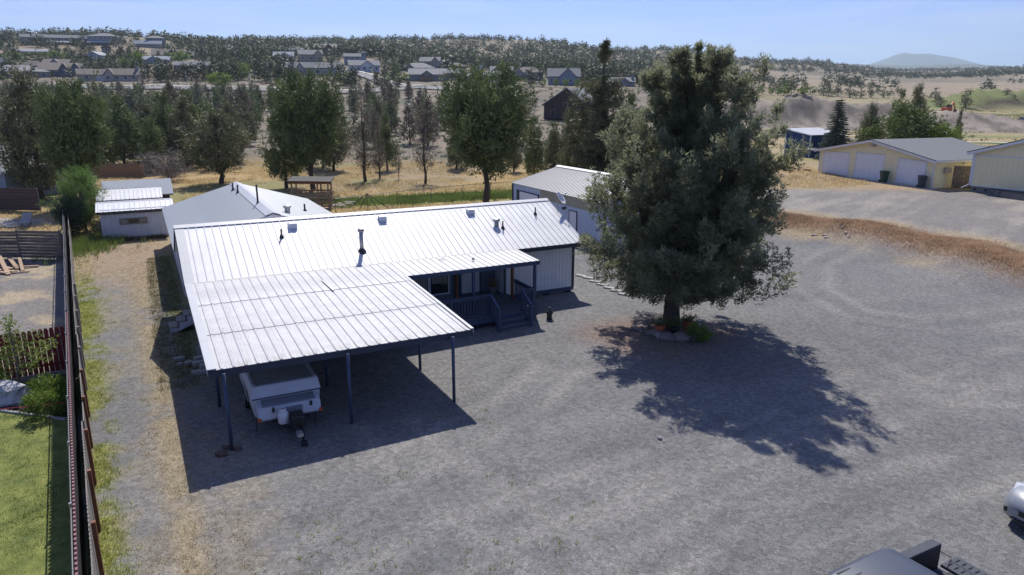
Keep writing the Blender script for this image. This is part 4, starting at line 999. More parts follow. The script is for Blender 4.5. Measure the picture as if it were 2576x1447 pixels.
# horizontal plank fence
def plank_fence(name, label, a, b, n, h, seed, mat=M_plank, bow=0):
    ax, ay = a; T = thing(name, label, 'fence', (ax, ay, gz(ax, ay)), math.atan2(b[1] - ay, b[0] - ax)); L_ = math.hypot(b[0] - ax, b[1] - ay); r_ = random.Random(seed)
    zb = gz(*b) - gz(*a); k = max(1, round(L_ / 2.4)); s = L_ / k
    for j in range(k + 1): MB().box(j * s - .05, j * s + .05, .03, .13, -.1 + zb * j / k, h + .05 + zb * j / k).build('post', M_wood, T)
    for j in range(k):
        for i in range(n):
            z = .08 + i * (h - .08) / n; hh = (h - .08) / n - r_.uniform(.008, .03)
            o = MB().box(j * s + .005, (j + 1) * s - .005, -.015, .02, z + zb * j / k + r_.uniform(-.01, .01), z + hh + zb * j / k).build('plank', mat, T)
    return T
A1, A2, A3 = G(-120, 655, .0)[:2], G(52, 655, .0)[:2], G(160, 657, .0)[:2]
plank_fence('plank_fence', 'grey brown fence of wide horizontal planks beyond the dirt yard', A1, A2, 9, 1.7, 5)
plank_fence('plank_fence', 'grey brown plank fence section ending at the slatted fence', A2, A3, 9, 1.72, 6)
# retaining wall of planks with steel posts further back
T = plank_fence('plank_retaining_wall', 'brown plank retaining wall below the neighbour house', G(-90, 525, .3)[:2], G(100, 530, .3)[:2], 7, 1.9, 7, pmat('dark_brown_plank', (.10, .062, .045), .85, .3, 4, .2, stretch=(.5, 3, 3), island=.25))
o = MB().bar((0, 0, 0), (0, 0, 0.01), .01, .01)
ca_, cb_ = G(-100, 532, .2), G(100, 538, .2)
tag(ribbon('paved_terrace', [G(-150, 558, .1)[:2], G(60, 566, .1)[:2], G(118, 560, .1)[:2]], 3.4, .03, pmat('grey_pavers', (.30, .28, .27), .9, .15, 3, .2), 'grey paved terrace of the neighbour'), None)
for i in range(3):
    x, y, _ = G(10 + i * 40, 536, .2)
T = thing('patio_lounger', 'small reclining patio chair with grey sling on the neighbour terrace', 'chair', (*G(68, 572, .1)[:2], gz(*G(68, 572, .1)[:2])), R(20))
MB().hexa([(-.3, -.5, .32), (.3, -.5, .32), (.3, .2, .36), (-.3, .2, .36), (-.3, -.5, .35), (.3, -.5, .35), (.3, .2, .39), (-.3, .2, .39)]).build('seat', M_blind, T)
MB().hexa([(-.3, .2, .36), (.3, .2, .36), (.3, .62, .9), (-.3, .62, .9), (-.3, .16, .39), (.3, .16, .39), (.3, .58, .92), (-.3, .58, .92)]).build('backrest', M_blind, T)
for sx in (-.28, .28):
    MB().bar((sx, -.45, 0), (sx, .1, .36), .03, .03).build('leg', M_black, T); MB().bar((sx, .3, 0), (sx, -.2, .36), .03, .03).build('leg', M_black, T)
# neighbour house at the left edge
T = thing('neighbour_house', 'grey shingled neighbour house behind the junipers at the left edge', 'house', (*AT(-60, 450, 66)[:2], gz(*AT(-60, 450, 66)[:2])), R(-15))
zb = T.location.z; ze = AT(30, 432, 66)[2] - zb; zt = AT(-20, 372, 70)[2] - zb
MB().box(-9, 3.4, 0, 9, -.2, ze).build('wall', pmat('pale_blue_siding', (.32, .36, .42), .7, .1, 3), T)
MB().prism([(-9.5, -.7, ze - .08), (3.9, -.7, ze - .08), (3.9, -.7, ze + .08), (-9.5, -.7, ze + .08)], (0, 10.4, 0)).build('eave', M_trimwhite, T)
rf = MB().hexa([(-9.5, -.7, ze + .08), (3.9, -.7, ze + .08), (3.9, 9.7, ze + .08), (-9.5, 9.7, ze + .08), (-6, 3.8, zt + .3), (-.6, 3.8, zt), (-.6, 5, zt), (-6, 5, zt + .3)]).build('roof', M_shingle, T)
w = MB().box(1.2, 2.2, -.03, .02, 1.0, 2.2).build('window', M_glass, T); MB().box(1.1, 1.2, -.05, .0, .95, 2.25).box(2.2, 2.3, -.05, .0, .95, 2.25).box(1.2, 2.2, -.05, .0, 2.2, 2.27).build('frame', M_trimwhite, w)
dk = MB().box(-6, 4.2, -3.6, -.05, .2, .34).build('deck', M_wood, T)
for k in range(24): MB().box(-5.8 + k * .42, -5.76 + k * .42, -3.6, -3.56, .34, 1.3).build('baluster', M_slate_d, dk)
MB().box(-6, 4.2, -3.62, -3.54, 1.28, 1.36).build('rail', M_slate_d, dk)
# cedar fence far left and the garden seats behind it
T = thing('cedar_fence', 'reddish vertical cedar board fence behind the three sheds', 'fence', (*G(241, 447, .3)[:2], gz(*G(241, 447, .3)[:2])), 0)
x0, y0, z0 = T.location; x1, y1, _ = G(366, 447, .3); M_ced = pmat('cedar_board', (.25, .16, .10), .85, .25, 5, .1, stretch=(3, 3, .5), island=.25)
bm_ = MB().box(0, .138, 0, .02, 0, 1.62).mesh('board'); bm_.materials.append(M_ced); n = int((x1 - x0) / .148)
for i in range(n): o = bpy.data.objects.new('board', bm_); col.objects.link(o); o.parent = T; o.location = (i * .148, (y1 - y0) * i / n, gz(x0 + i * .148, y0) - z0 + .03 * math.sin(i * .7))
for i in range(4): MB().box(i * n * .148 / 3 - .05, i * n * .148 / 3 + .05, .03, .12, -.1, 1.7).build('post', M_wood, T)
for px, py, lb in ((277, 421, 'pale wooden bench plank on the far lawn behind the cedar fence'), (255, 405, 'white bench board on the far lawn nearest the juniper'), (274, 412, 'flat grey bench on the far lawn in the sun')):
    x, y, _ = G(px, py, .5); T = thing('garden_bench', lb, 'bench', (x, y, gz(x, y)))
    MB().box(-.9, .9, -.2, .2, .42, .48).build('seat', M_lumber, T)
    for s_ in (-.7, .7): MB().box(s_ - .04, s_ + .04, -.15, .15, 0, .42).build('leg', M_wood, T)
# lumber on the dirt yard
lum = [((-20, 682), (40, 688), .2, .05, .08, 'long beam lying flat in the lumber pile on the dirt yard'), ((0, 663), (22, 694), .22, .45, .05, 'wide plank leaning on the lumber pile'), ((26, 665), (45, 680), .2, .3, .05, 'short dark plank leaning in the lumber pile'), ((38, 678), (98, 674), .18, .08, .06, 'longest thin board pointing right in the lumber pile'), ((52, 667), (58, 685), .16, .35, .05, 'short upright offcut leaning in the lumber pile'), ((-10, 690), (20, 692), .2, .04, .1, 'pale squared beam end at the left of the lumber pile'), ((-30, 672), (30, 680), .25, .18, .05, 'broad board across the top of the lumber pile'), ((30, 690), (75, 686), .12, .03, .04, 'thin lath on the ground below the lumber pile')]
for (a, b, w_, h, th, lb) in lum:
    A_, B_ = Vector(G(*a, .0)), Vector(G(*b, .0)); A_.z, B_.z = gz(A_.x, A_.y) + h + th / 2, gz(B_.x, B_.y) + th / 2 + .03
    mid = (A_ + B_) / 2; o = MB().bar(A_ - mid, B_ - mid, w_, th).build('timber', M_lumber); o.location = mid; tag(o, lb, 'timber')
# planting bed: rock, edging
x, y = W(-4.75, 26.35)
o = MB().blob((0, 0, .25), (.75, .5, .42), 3, 10, 7, .22).build('boulder', pmat('pale_grey_boulder', (.42, .42, .44), .9, .3, 4, .8)); o.location = (x, y, gz(x, y)); tag(o, 'large pale grey boulder in the mulch bed', 'rock')
for i in range(10):
    t = i / 10; u = -4.9 + t * 2.1; v = 25.72 - t * 1.85; x, y = W(u, v); o = MB().box(-.15, .13, -.05, .05, -.05, .07).build('edging_block', M_concrete, bevel=.01); o.location = (x, y, gz(x, y) + .02); o.rotation_euler.z = HA - R(41); tag(o, ['first', 'second', 'third', 'fourth', 'fifth', 'sixth', 'seventh', 'eighth', 'ninth', 'last'][i] + ' grey edging block from the boulder along the lawn and mulch bed', 'edging block', 'blocks edging the mulch bed')
# mulch chips
rr = random.Random(3); mb = MB()
for i in range(1500):
    u = rr.uniform(-9, fence_u(26) - .2); v = rr.uniform(24.2, 28.0)
    if v < 25.72 - (u + 4.9) * .88 + .1: continue
    x, y = W(u, v); z = gz(x, y) + .02; a = rr.uniform(0, 3.14); l_, w_ = rr.uniform(.03, .08), .02; dx, dy = math.cos(a), math.sin(a)
    mb.poly((x - dx * l_ - dy * w_, y - dy * l_ + dx * w_, z), (x + dx * l_ - dy * w_, y + dy * l_ + dx * w_, z + .015), (x + dx * l_ + dy * w_, y + dy * l_ - dx * w_, z + .03), (x - dx * l_ + dy * w_, y - dy * l_ - dx * w_, z + .01))
tag(mb.build('mulch_chips', pmat('bark_mulch', (.12, .075, .05), .9, .4, 20, island=.5)), 'brown bark chips over the planting bed', None, None, 'stuff')
o = MB(); a, b = W(-9, 25.2), W(fence_u(24.2), 24.2); o.tube((*a, .5), (*b, .42), .012, n=5); tag(o.build('red_rope', pmat('red_cord', lin(190, 60, 80), .7)), 'thin red cord strung across the planting bed', 'cord')
# ================================================================== RIGHT SIDE
# yellow three-door garage: local x runs along the front (left to right), y into the building
gx, gy = 32.93, 77.46; ga = math.atan2(-.9433, .332)
Gd = thing('yellow_garage', 'pale yellow garage with three white doors and grey shingle roof', 'garage', (gx, gy, 1.5), ga)
GL, GDp, EH, RH = 14.07, 9.6, 2.45, 3.87
MB().box(0, GL, .03, GDp, -.3, EH).prism([(0, .03, EH), (GL, .03, EH), (GL / 2, .03, RH - .12)], (0, .05, 0)).prism([(0, GDp - .05, EH), (GL, GDp - .05, EH), (GL / 2, GDp - .05, RH - .12)], (0, .05, 0)).build('wall', M_yellow, Gd)
doors = [(.62, 4.08, 2.27), (5.05, 8.47, 2.42), (10.18, 13.2, 2.22)]
mb = MB(); z = 0.0                        # lap siding on the front
while z < RH - .2:
    z1 = min(z + .2, RH - .14); segs = []
    zz = (z + z1) / 2
    xa, xb = (0, GL) if zz < EH else ((zz - EH) / (RH - EH) * GL / 2 + .12, GL - (zz - EH) / (RH - EH) * GL / 2 - .12)
    cuts = [(a - .1, b + .1) for a, b, h in doors if z < h + .1]
    x = xa
    for a, b in cuts + [(xb, xb)]:
        if a > x + .02: segs.append((x, min(a, xb)))
        x = max(x, b)
    for a, b in segs: mb.prism([(a, .03, z + .004), (a, -.018, z + .004), (a, .006, z1), (a, .03, z1)], (b - a, 0, 0))
    z += .2
mb.build('lap_siding', M_yellow, Gd)
for a, b, h in doors:
    d = MB().box(a, b, .005, .035, .04, h).build('garage_door', M_white, Gd)
    for k in range(4):
        z0 = .06 + k * (h - .04) / 4
        for j in range(4): x0 = a + .08 + j * (b - a - .1) / 4; MB().box(x0, x0 + (b - a) / 4 - .12, -.012, .006, z0 + .06, z0 + (h - .04) / 4 - .06).build('door_panel', M_white, d)
    MB().box(a - .1, a, -.03, .03, .0, h + .1).box(b, b + .1, -.03, .03, .0, h + .1).box(a, b, -.03, .03, h, h + .1).build('casing', M_trimwhite, d)
MB().box(GL - .12, GL + .02, -.035, .03, 0, EH).build('corner_trim', M_trimwhite, Gd); MB().box(-.02, .12, -.035, .03, 0, EH).build('corner_trim', M_trimwhite, Gd)
MB().box(GL / 2 - .2, GL / 2 + .25, -.16, .03, 3.2, 3.42).build('gable_light', M_galv, Gd)
rf = MB().prism([(-.45, -.45, EH - .02), (GL / 2, -.45, RH), (GL + .45, -.45, EH - .02), (GL + .45, -.45, EH - .1), (GL / 2, -.45, RH - .08), (-.45, -.45, EH - .1)], (0, GDp + .9, 0)).build('roof', M_shingle, Gd)
def course(parent, x0, z0, x1, z1, y0, y1, n, mat):
    for k in range(n):
        a, b = k / n, (k + 1.12) / n; b = min(b, 1)
        MB().prism([(x0 + (x1 - x0) * a, y0, z0 + (z1 - z0) * a + .022), (x0 + (x1 - x0) * b, y0, z0 + (z1 - z0) * b + .008), (x0 + (x1 - x0) * b, y0, z0 + (z1 - z0) * b - .002), (x0 + (x1 - x0) * a, y0, z0 + (z1 - z0) * a + .002)], (0, y1 - y0, 0)).build('shingle_course', mat, parent)
course(rf, GL + .45, EH - .02, GL / 2, RH, -.46, GDp + .46, 30, M_shingle)
course(rf, -.45, EH - .02, GL / 2, RH, -.46, GDp + .46, 30, M_shingle)
for s in (-1, 1):
    xe = GL / 2 + s * (GL / 2 + .45)
    MB().prism([(xe, -.48, EH - .03), (GL / 2, -.48, RH - .01), (GL / 2, -.48, RH - .25), (xe, -.48, EH - .26)], (0, .025, 0)).build('barge_board', M_trimwhite, rf)
    MB().prism([(xe, -.50, EH + .02), (GL / 2, -.50, RH + .035), (GL / 2, -.50, RH - .02), (xe, -.50, EH - .035)], (0, .06, 0)).build('drip_edge', M_black, rf)
MB().box(GL + .42, GL + .47, -.45, GDp + .45, EH - .2, EH - .03).build('fascia', M_trimwhite, rf)
mb = MB(); grooved_u(mb, .05, 9.5, GL, .0, EH - .12, .2, .02, 1); mb.build('side_siding', M_yellow, Gd)
MB().box(GL + .02, GL + .3, 1.1, 1.75, 1.3, 1.75).build('meter_box', pmat('beige_box', (.42, .36, .28), .6, .1, 5), Gd)
MB().lathe([(.02, .3), (.05, .24), (.13, .06), (.12, .04)], (GL + .25, 3.2, 2.0), 10).build('wall_lamp', M_trimwhite, Gd)
MB().box(-.5, GL + .8, -1.0, .0, -.32, -.004).build('apron', M_concrete, Gd)
# pole frame left of the garage
T = thing('pipe_arbour', 'white pipe frame with one post beside the yellow garage', 'arbour', (gx, gy, 1.5), ga)
MB().tube((-3.6, -.2, 0), (-3.6, -.2, 2.3), .05).build('post', M_trimwhite, T); MB().tube((-3.65, -.2, 2.3), (-.02, -.1, 2.36), .05).tube((-3.6, -.2, 2.2), (-3.4, 2.6, 2.25), .04).build('beam', M_trimwhite, T)
for i, x in enumerate((-3.6, -3.0, -2.0, -1.4)):
    p = Vector((gx, gy, 0)) + Vector((math.cos(ga) * x, math.sin(ga) * x, 0)); o = MB().box(-.2, .2, -.1, .1, -.03, .16).build('brick_block', pmat('red_brick', lin(120, 84, 72), .9, .2, 6), bevel=.01); o.location = (p.x, p.y, gz(p.x, p.y)); o.rotation_euler.z = i
    tag(o, ['reddish block at the foot of the white pipe post', 'reddish block right of the pipe post', 'reddish block second from the garage corner', 'reddish block nearest the garage corner'][i], 'block')
# bins
def bin_(name, label, x, y, mat, rot):
    T = thing(name, label, 'bin', (x, y, gz(x, y)), rot)
    MB().hexa([(-.23, -.26, .06), (.23, -.26, .06), (.23, .2, .06), (-.23, .2, .06), (-.31, -.35, .98), (.31, -.35, .98), (.31, .33, .98), (-.31, .33, .98)]).build('body', mat, T, bevel=.03)
    MB().hexa([(-.34, -.40, .97), (.34, -.40, .97), (.34, .36, .97), (-.34, .36, .97), (-.30, -.33, 1.10), (.30, -.33, 1.10), (.30, .3, 1.13), (-.30, .3, 1.13)]).build('lid', mat, T, bevel=.03)
    MB().tube((-.28, .4, 1.0), (.28, .4, 1.0), .02).build('handle', mat, T)
    for s in (-1, 1): MB().tube((s * .24, .26, .13), (s * .31, .26, .13), .13, n=14).build('wheel', M_rubber, T)
bin_('wheeled_bin', 'dark green wheeled bin between the second and third garage doors', 35.45, 68.5, pmat('green_plastic', lin(42, 66, 46), .5, .15, 4), ga + 1.2)
bin_('wheeled_bin', 'charcoal wheeled bin in front of the right garage door', 36.9, 64.6, pmat('charcoal_plastic', lin(52, 56, 64), .5, .15, 4), ga + 1.0)
# yellow house at the right edge, on the lot's axes
YH_ = uvthing('yellow_house', 'pale yellow house with white trim at the right edge beside the garage', 'house', 67, 32, 1.4)
U0, VC, VR = 63.86, 37.1, 30.3; EZy, RZy = 4.82, 6.95
MB().box(U0 + .03, U0 + 12, 2 * VR - VC, VC, 2.02, EZy + .1).prism([(U0 + .03, VC, EZy + .1), (U0 + .03, 2 * VR - VC, EZy + .1), (U0 + .03, VR, RZy - .15)], (.06, 0, 0)).build('wall', M_yellow, YH_)
mb = MB(); grooved_u(mb, VR, VC, U0 + .03, 2.03, 4.5, .4, .016); mb.build('siding', M_yellow, YH_)
mb = MB(); n = 17
for k in range(n):
    a, b = VC - k * .4 - .01, VC - (k + 1) * .4 + .01; mb.prism([(U0 + .03, a, 4.6), (U0 + .03, b, 4.6), (U0 + .03, b, EZy - .05 + (VC - b) * .29), (U0 + .03, a, EZy - .05 + (VC - a) * .29)], (-.016, 0, 0))
mb.build('gable_siding', M_yellow, YH_)
MB().box(U0 - .02, U0 + .03, VR, VC + .02, 4.52, 4.62).build('belt_trim', M_trimwhite, YH_); MB().box(U0 - .03, U0 + .03, VC - .14, VC + .03, 2.0, EZy).build('corner_trim', M_trimwhite, YH_); MB().box(U0 - .03, U0 + .03, VR, VC, 1.94, 2.03).build('base_trim', M_trimwhite, YH_)
fd = MB().box(U0 + .08, U0 + 12, 2 * VR - VC, VC - .06, 1.0, 1.95).build('foundation', pmat('grey_foundation', (.19, .185, .18), .9, .15, 4, .2), YH_)
for v in (36.7, 35.75): MB().box(U0 + .05, U0 + .1, v - .12, v + .12, 1.62, 1.76).build('foundation_vent', M_dark, fd)
rf = MB().prism([(U0 - .35, VC + .45, EZy - .03), (U0 - .35, VR, RZy), (U0 - .35, 2 * VR - VC - .45, EZy - .03), (U0 - .35, 2 * VR - VC - .45, EZy - .12), (U0 - .35, VR, RZy - .1), (U0 - .35, VC + .45, EZy - .12)], (13, 0, 0)).build('roof', M_shingle, YH_)
MB().prism([(U0 - .39, VC + .45, EZy - .04), (U0 - .39, VR, RZy - .01), (U0 - .39, VR, RZy - .26), (U0 - .39, VC + .45, EZy - .29)], (.03, 0, 0)).build('barge_board', M_trimwhite, rf)
MB().prism([(U0 - .41, VC + .47, EZy + .01), (U0 - .41, VR, RZy + .04), (U0 - .41, VR, RZy - .02), (U0 - .41, VC + .47, EZy - .05)], (.06, 0, 0)).build('drip_edge', M_black, rf)
MB().tube((U0 + .9, 33.2, 5.8), (U0 + .9, 33.2, 6.6), .05).build('vent_pipe', M_pipe, rf)
MB().tube((U0 - .03, VC + .08, 2.05), (U0 - .03, VC + .08, EZy - .1), .04).tube((U0 - .03, VC + .08, 2.05), (U0 - .6, VC + .35, 1.75), .04).build('downspout', M_trimwhite, YH_)
# gate between garage and house
gp1, gp2 = G((2250 + 1840 / 3.4347) * .85867, (360 + 660 / 3.4347) * .85867, 1.5), G((2250 + 2040 / 3.4347) * .85867, (360 + 668 / 3.4347) * .85867, 1.5)
T = thing('wooden_gate', 'dark weathered board gate between the yellow garage and yellow house', 'gate', gp1, math.atan2(gp2[1] - gp1[1], gp2[0] - gp1[0])); L_ = math.dist(gp1, gp2)
M_gate = pmat('dark_weathered_board', (.085, .058, .04), .9, .5, 5, .2, c2=(.15, .115, .085), stretch=(3, 3, .5), island=.4); n = int(L_ / .15)
for i in range(n): MB().prism([(i * .15 + .003, 0, .03), (i * .15 + .145, 0, .03), (i * .15 + .145, 0, 1.95), (i * .15 + .11, 0, 2.02), (i * .15 + .035, 0, 2.02), (i * .15 + .003, 0, 1.95)], (0, .02, 0)).build('board', M_gate, T)
for z in (.4, 1.6): MB().box(0, L_, .022, .06, z, z + .1).build('rail', M_gate, T)
MB().box(L_ * .5, L_ * .5 + .12, -.02, 0, 1.1, 1.16).build('latch', M_galv, T)
# split-face block retaining wall
T = uvthing('block_wall', 'low curved wall of rough grey blocks in front of the yellow house', 'wall', 63.0, 33.5, 1.3)
M_split = pmat('split_face_block', (.17, .155, .15), .95, .3, 6, .6, island=.25)
blkm = MB().hexa([(-.14, -.21, 0), (.14, -.205, 0), (.14, .205, 0), (-.14, .21, 0), (-.11, -.2, .148), (.14, -.205, .148), (.14, .205, .148), (-.12, .2, .148)]).mesh('block'); blkm.materials.append(M_split)
path = [(63.75, 35.0), (63.2, 34.55), (62.7, 33.9), (62.35, 33.1), (62.2, 32.2), (62.15, 31.0), (62.15, 29.5), (62.15, 28)]
for row in range(4):
    d_ = .21 * (row % 2)
    for (a, b) in zip(path[:-1], path[1:]):
        L_ = math.hypot(b[0] - a[0], b[1] - a[1]); n = max(1, round(L_ / .43))
        for i in range(n):
            t = (i + .5) / n + d_ / L_
            if t > 1: continue
            u, v = a[0] + (b[0] - a[0]) * t, a[1] + (b[1] - a[1]) * t
            o = bpy.data.objects.new('block', blkm); col.objects.link(o); o.parent = T; o.location = (u - 63 + row * .03, v - 33.5, -.06 + row * .15); o.rotation_euler.z = math.atan2(b[1] - a[1], b[0] - a[0]) + math.pi / 2
mb = MB(); mb.v = [(u + .1, v, 1.83) for u, v in path] + [(64.0, 28, 1.83), (64.0, 35, 1.83)]; mb.f = [tuple(range(len(mb.v)))]
mb.build('soil_fill', pmat('bed_soil', (.12, .1, .08), .95, .3, 6, .3), T)
# blue shed
bx, by = 37.78, 100.67; ba = math.atan2(96.56 - 100.67, 39.61 - 37.78)
T = thing('blue_shed', 'dark blue ribbed metal shed with white corner trim and white roof', 'shed', (bx, by, 1.5), ba)
BL, BD = 4.45, 6.2
MB().hexa([(.03, .03, -.2), (BL - .03, .03, -.2), (BL - .03, BD, -.2), (.03, BD, -.2), (.03, .03, 3.5), (BL - .03, .03, 2.9), (BL - .03, BD, 2.9), (.03, BD, 3.5)]).build('wall', M_bluemetal, T)
mb = MB()
for k in range(14): x = .1 + k * .31; mb.box(x, x + .2, .0, .03, 0, 3.45 - x * .135)
mb.build('front_panels', M_bluemetal, T); mb = MB()
for k in range(19): y = .1 + k * .31; mb.box(BL - .03, BL + .01, y, y + .2, 0, 2.86)
mb.build('side_panels', M_bluemetal, T)
MB().box(BL - .09, BL + .04, -.03, .1, -.1, 2.9).build('corner_trim', M_trimwhite, T); MB().box(-.04, .08, -.03, .1, -.1, 3.48).build('corner_trim', M_trimwhite, T)
MB().prism([(-.2, -.12, 3.6), (BL + .2, -.12, 2.95), (BL + .2, -.12, 2.82), (-.2, -.12, 3.45)], (0, .05, 0)).build('fascia', M_trimwhite, T)
rf = None; w = 1.06
for k in range(6):
    y = -.15 + k * w
    MB().prism([(-.22, y + x, 3.62 + z) for x, z in rib_poly(w - .01, [w * (j + .5) / 3 for j in range(3)], .08, .03, .035)], (BL + .45, 0, -.68)).build('roof_sheet', M_white_metal, T)
MB().tube((1.2, -.03, .0), (1.15, -.03, 1.1), .012, n=5).tube((1.15, -.03, 1.1), (1.3, -.03, 2.6), .012, n=5).build('conduit', M_trimwhite, T); MB().box(3.1, 3.3, -.14, 0, 2.65, 2.82).build('flood_light', M_trimwhite, T)
x, y, _ = G(1931, 382, 1.5); o = MB().box(-.1, .1, -.1, .1, -.2, 2.3).build('timber_post', M_wood, bevel=.01); x, y = AT(1928, 380, 97)[0], 97; o.location = (x, y, gz(x, y)); tag(o, 'weathered timber post standing left of the blue shed', 'post')

# ------------------------------------------------------------------ vehicles
def loft(secs, closed=True):
    mb = MB(); n = len(secs[0])
    for s in secs: mb.v += [tuple(p) for p in s]
    for k in range(len(secs) - 1): mb.f += [(k * n + i, k * n + (i + 1) % n, (k + 1) * n + (i + 1) % n, (k + 1) * n + i) for i in range(n)]
    mb.f.append(tuple(range(n - 1, -1, -1))); e = (len(secs) - 1) * n; mb.f.append(tuple(range(e, e + n)))
    return mb
def wheelset(T, xs, half, r, w, mat_rim):
    for x in xs:
        for s in (-1, 1):
            o = MB().tube((x, s * (half - w), r), (x, s * half, r), r, n=22).build('wheel', M_rubber, T, bevel=.03)
            MB().tube((x, s * (half - w - .005), r), (x, s * (half + .006), r), r * .62, n=14).build('rim', mat_rim, o)
def carpaint(name, c):
    m = pmat(name, c, .3, .03, 2, spec=.5)
    try: m.node_tree.nodes['Principled BSDF'].inputs['Coat Weight'].default_value = .6
    except Exception: pass
    return m
# dark pickup, bottom right, tail towards +x (local x: to the rear), tailgate down
zt = gz(*W(10.8, 6.1))
T = uvthing('pickup_truck', 'dark slate pickup truck with tailgate down at the bottom edge', 'truck', 10.6, 6.1, zt); OFF[T.name] = (0, 0, 0)
M_tp = pmat('slate_car_paint', lin(58, 66, 82), .5, .05, 2); M_bl = pmat('bed_liner', lin(66, 70, 80), .75, .15, 12, .3)
# body is built around (0,0): x from -4.2 (front) to 2.2 (tail)
def tsec(x, hw, z0, z1, rr_=.06): return [(x, -hw, z0), (x, hw, z0), (x, hw + .0, (z0 + z1) / 2), (x, hw - .03, z1 - rr_), (x, hw - rr_, z1), (x, -hw + rr_, z1), (x, -hw + .03, z1 - rr_), (x, -hw, (z0 + z1) / 2)]
loft([tsec(-3.6, .82, .5, .95), tsec(-3.5, .93, .42, 1.08), tsec(-2.9, .97, .38, 1.16), tsec(-2.1, .98, .38, 1.2), tsec(.62, .98, .38, 1.2)]).build('body', M_tp, T, bevel=.02)
cabs = [(-2.0, .90, 1.2, .80), (-1.35, .90, 1.74, .74), (-1.0, .90, 1.84, .76), (-.3, .90, 1.86, .77), (.30, .90, 1.855, .77), (.50, .90, 1.81, .76), (.62, .92, 1.2, .88)]
cs = []
for x, hb, zt_, ht in cabs: cs.append([(x, -hb, 1.18), (x, hb, 1.18), (x, ht + (hb - ht) * .25, 1.18 + (zt_ - 1.18) * .78), (x, ht, zt_ - .03), (x, ht - .1, zt_), (x, 0, zt_ + .025), (x, -ht + .1, zt_), (x, -ht, zt_ - .03), (x, -ht - (hb - ht) * .25, 1.18 + (zt_ - 1.18) * .78)])
cab = loft(cs).build('cab', M_tp, T, True)
for y in (-.62, -.42, -.2, .02, .24, .46, .64):
    MB().bar((-1.0, y, 1.868 - abs(y) * .045), (.30, y, 1.868 - abs(y) * .045), .03, .022).build('roof_groove', M_black, cab)
MB().hexa([(.53, -.74, 1.28), (.53, .74, 1.28), (.66, .74, 1.25), (.66, -.74, 1.25), (.50, -.64, 1.72), (.50, .64, 1.72), (.53, .64, 1.72), (.53, -.64, 1.72)]).build('rear_window', M_glass, cab)
MB().box(.54, .575, -.17, .17, 1.745, 1.762).build('brake_light', pmat('red_lens', lin(190, 30, 30), .3), cab)
# bed
for s in (-1, 1):
    MB().hexa([(.64, s * .97 - .01, .45), (2.2, s * .97 - .01, .45), (2.2, s * .97 + .01, .45), (.64, s * .97 + .01, .45), (.64, s * .97 - .02, 1.28), (2.18, s * .97 - .02, 1.28), (2.18, s * .97 + .02, 1.28), (.64, s * .97 + .02, 1.28)]).build('bed_side', M_tp, T)
    MB().box(.64, 2.17, s * .88 - .10, s * .88 + .10, 1.27, 1.33).build('bed_rail_cap', M_bl, T, bevel=.015)
    MB().box(.66, 2.16, s * .80 - .02, s * .80 + .02, .8, 1.28).build('bed_liner_side', M_black, T)
    MB().box(2.10, 2.19, s * .93 - .05, s * .93 + .05, .75, 1.2).build('tail_light', pmat('red_lens', lin(190, 30, 30), .3), T)
MB().box(.64, .70, -.95, .95, .8, 1.3).build('bed_front', M_black, T)
fl_ = MB().box(.68, 2.2, -.8, .8, .76, .80).build('bed_floor', M_bl, T)
for k in range(9): y = -.7 + k * .175; MB().box(.75, 2.15, y - .035, y + .035, .80, .815).build('floor_rib', M_bl, fl_)
tg = MB().box(2.24, 2.76, -.78, .78, .79, .86).build('tailgate', M_bl, T, bevel=.015)
for k in range(12):
    y = -.68 + k * .124
    for x in (2.32, 2.56): MB().box(x, x + .12, y - .012, y + .012, .86, .872).build('tread_bar', M_black, tg)
MB().box(2.49, 2.50, -.77, .77, .858, .866).build('panel_seam', M_black, tg)
for s in (-1, 1): MB().tube((2.18, s * .82, 1.15), (2.58, s * .79, .88), .008, n=5).build('cable', M_black, tg)
MB().box(2.2, 2.42, -.95, .95, .5, .68).build('rear_bumper', M_galv, T, bevel=.03)
wheelset(T, (-2.75, 1.3), .97, .38, .26, M_galv)
T.location = (*W(10.55, 6.02), zt)
# silver-white car at the right edge, nose towards -x
zc = gz(*W(18.2, 6.4))
T = uvthing('silver_car', 'silver car with only its front bumper and headlight in view at the right edge', 'car', 18.68, 6.9, zc); OFF[T.name] = (0, 0, 0)
M_cp = carpaint('silver_car_paint', (.24, .26, .29))
def csec(x, hw, z0, z1, cr): return [(x, -hw * .96, z0), (x, hw * .96, z0), (x, hw, z0 + .18), (x, hw, (z0 + z1) * .55), (x, hw * .94, z1 - cr), (x, hw * .8, z1 - cr * .25), (x, 0, z1), (x, -hw * .8, z1 - cr * .25), (x, -hw * .94, z1 - cr), (x, -hw, (z0 + z1) * .55), (x, -hw, z0 + .18)]
loft([csec(-2.13, .38, .36, .60, .08), csec(-2.08, .60, .28, .68, .10), csec(-1.95, .78, .22, .78, .12), csec(-1.7, .86, .2, .86, .12), csec(-1.2, .89, .2, .95, .12), csec(-.6, .9, .2, 1.0, .1), csec(1.6, .9, .2, 1.02, .1), csec(2.2, .84, .25, .95, .1)]).build('body', M_cp, T, True)
loft([[(x, -h, 1.0), (x, h, 1.0), (x, t, z), (x, -t, z)] for x, h, t, z in ((-.75, .78, .76, 1.02), (0, .8, .62, 1.42), (.9, .8, .62, 1.46), (1.7, .78, .7, 1.05))]).build('cabin', M_glass, T, True)
MB().box(.0, 1.0, -.6, .6, 1.43, 1.48).build('roof', M_cp, T, bevel=.03)
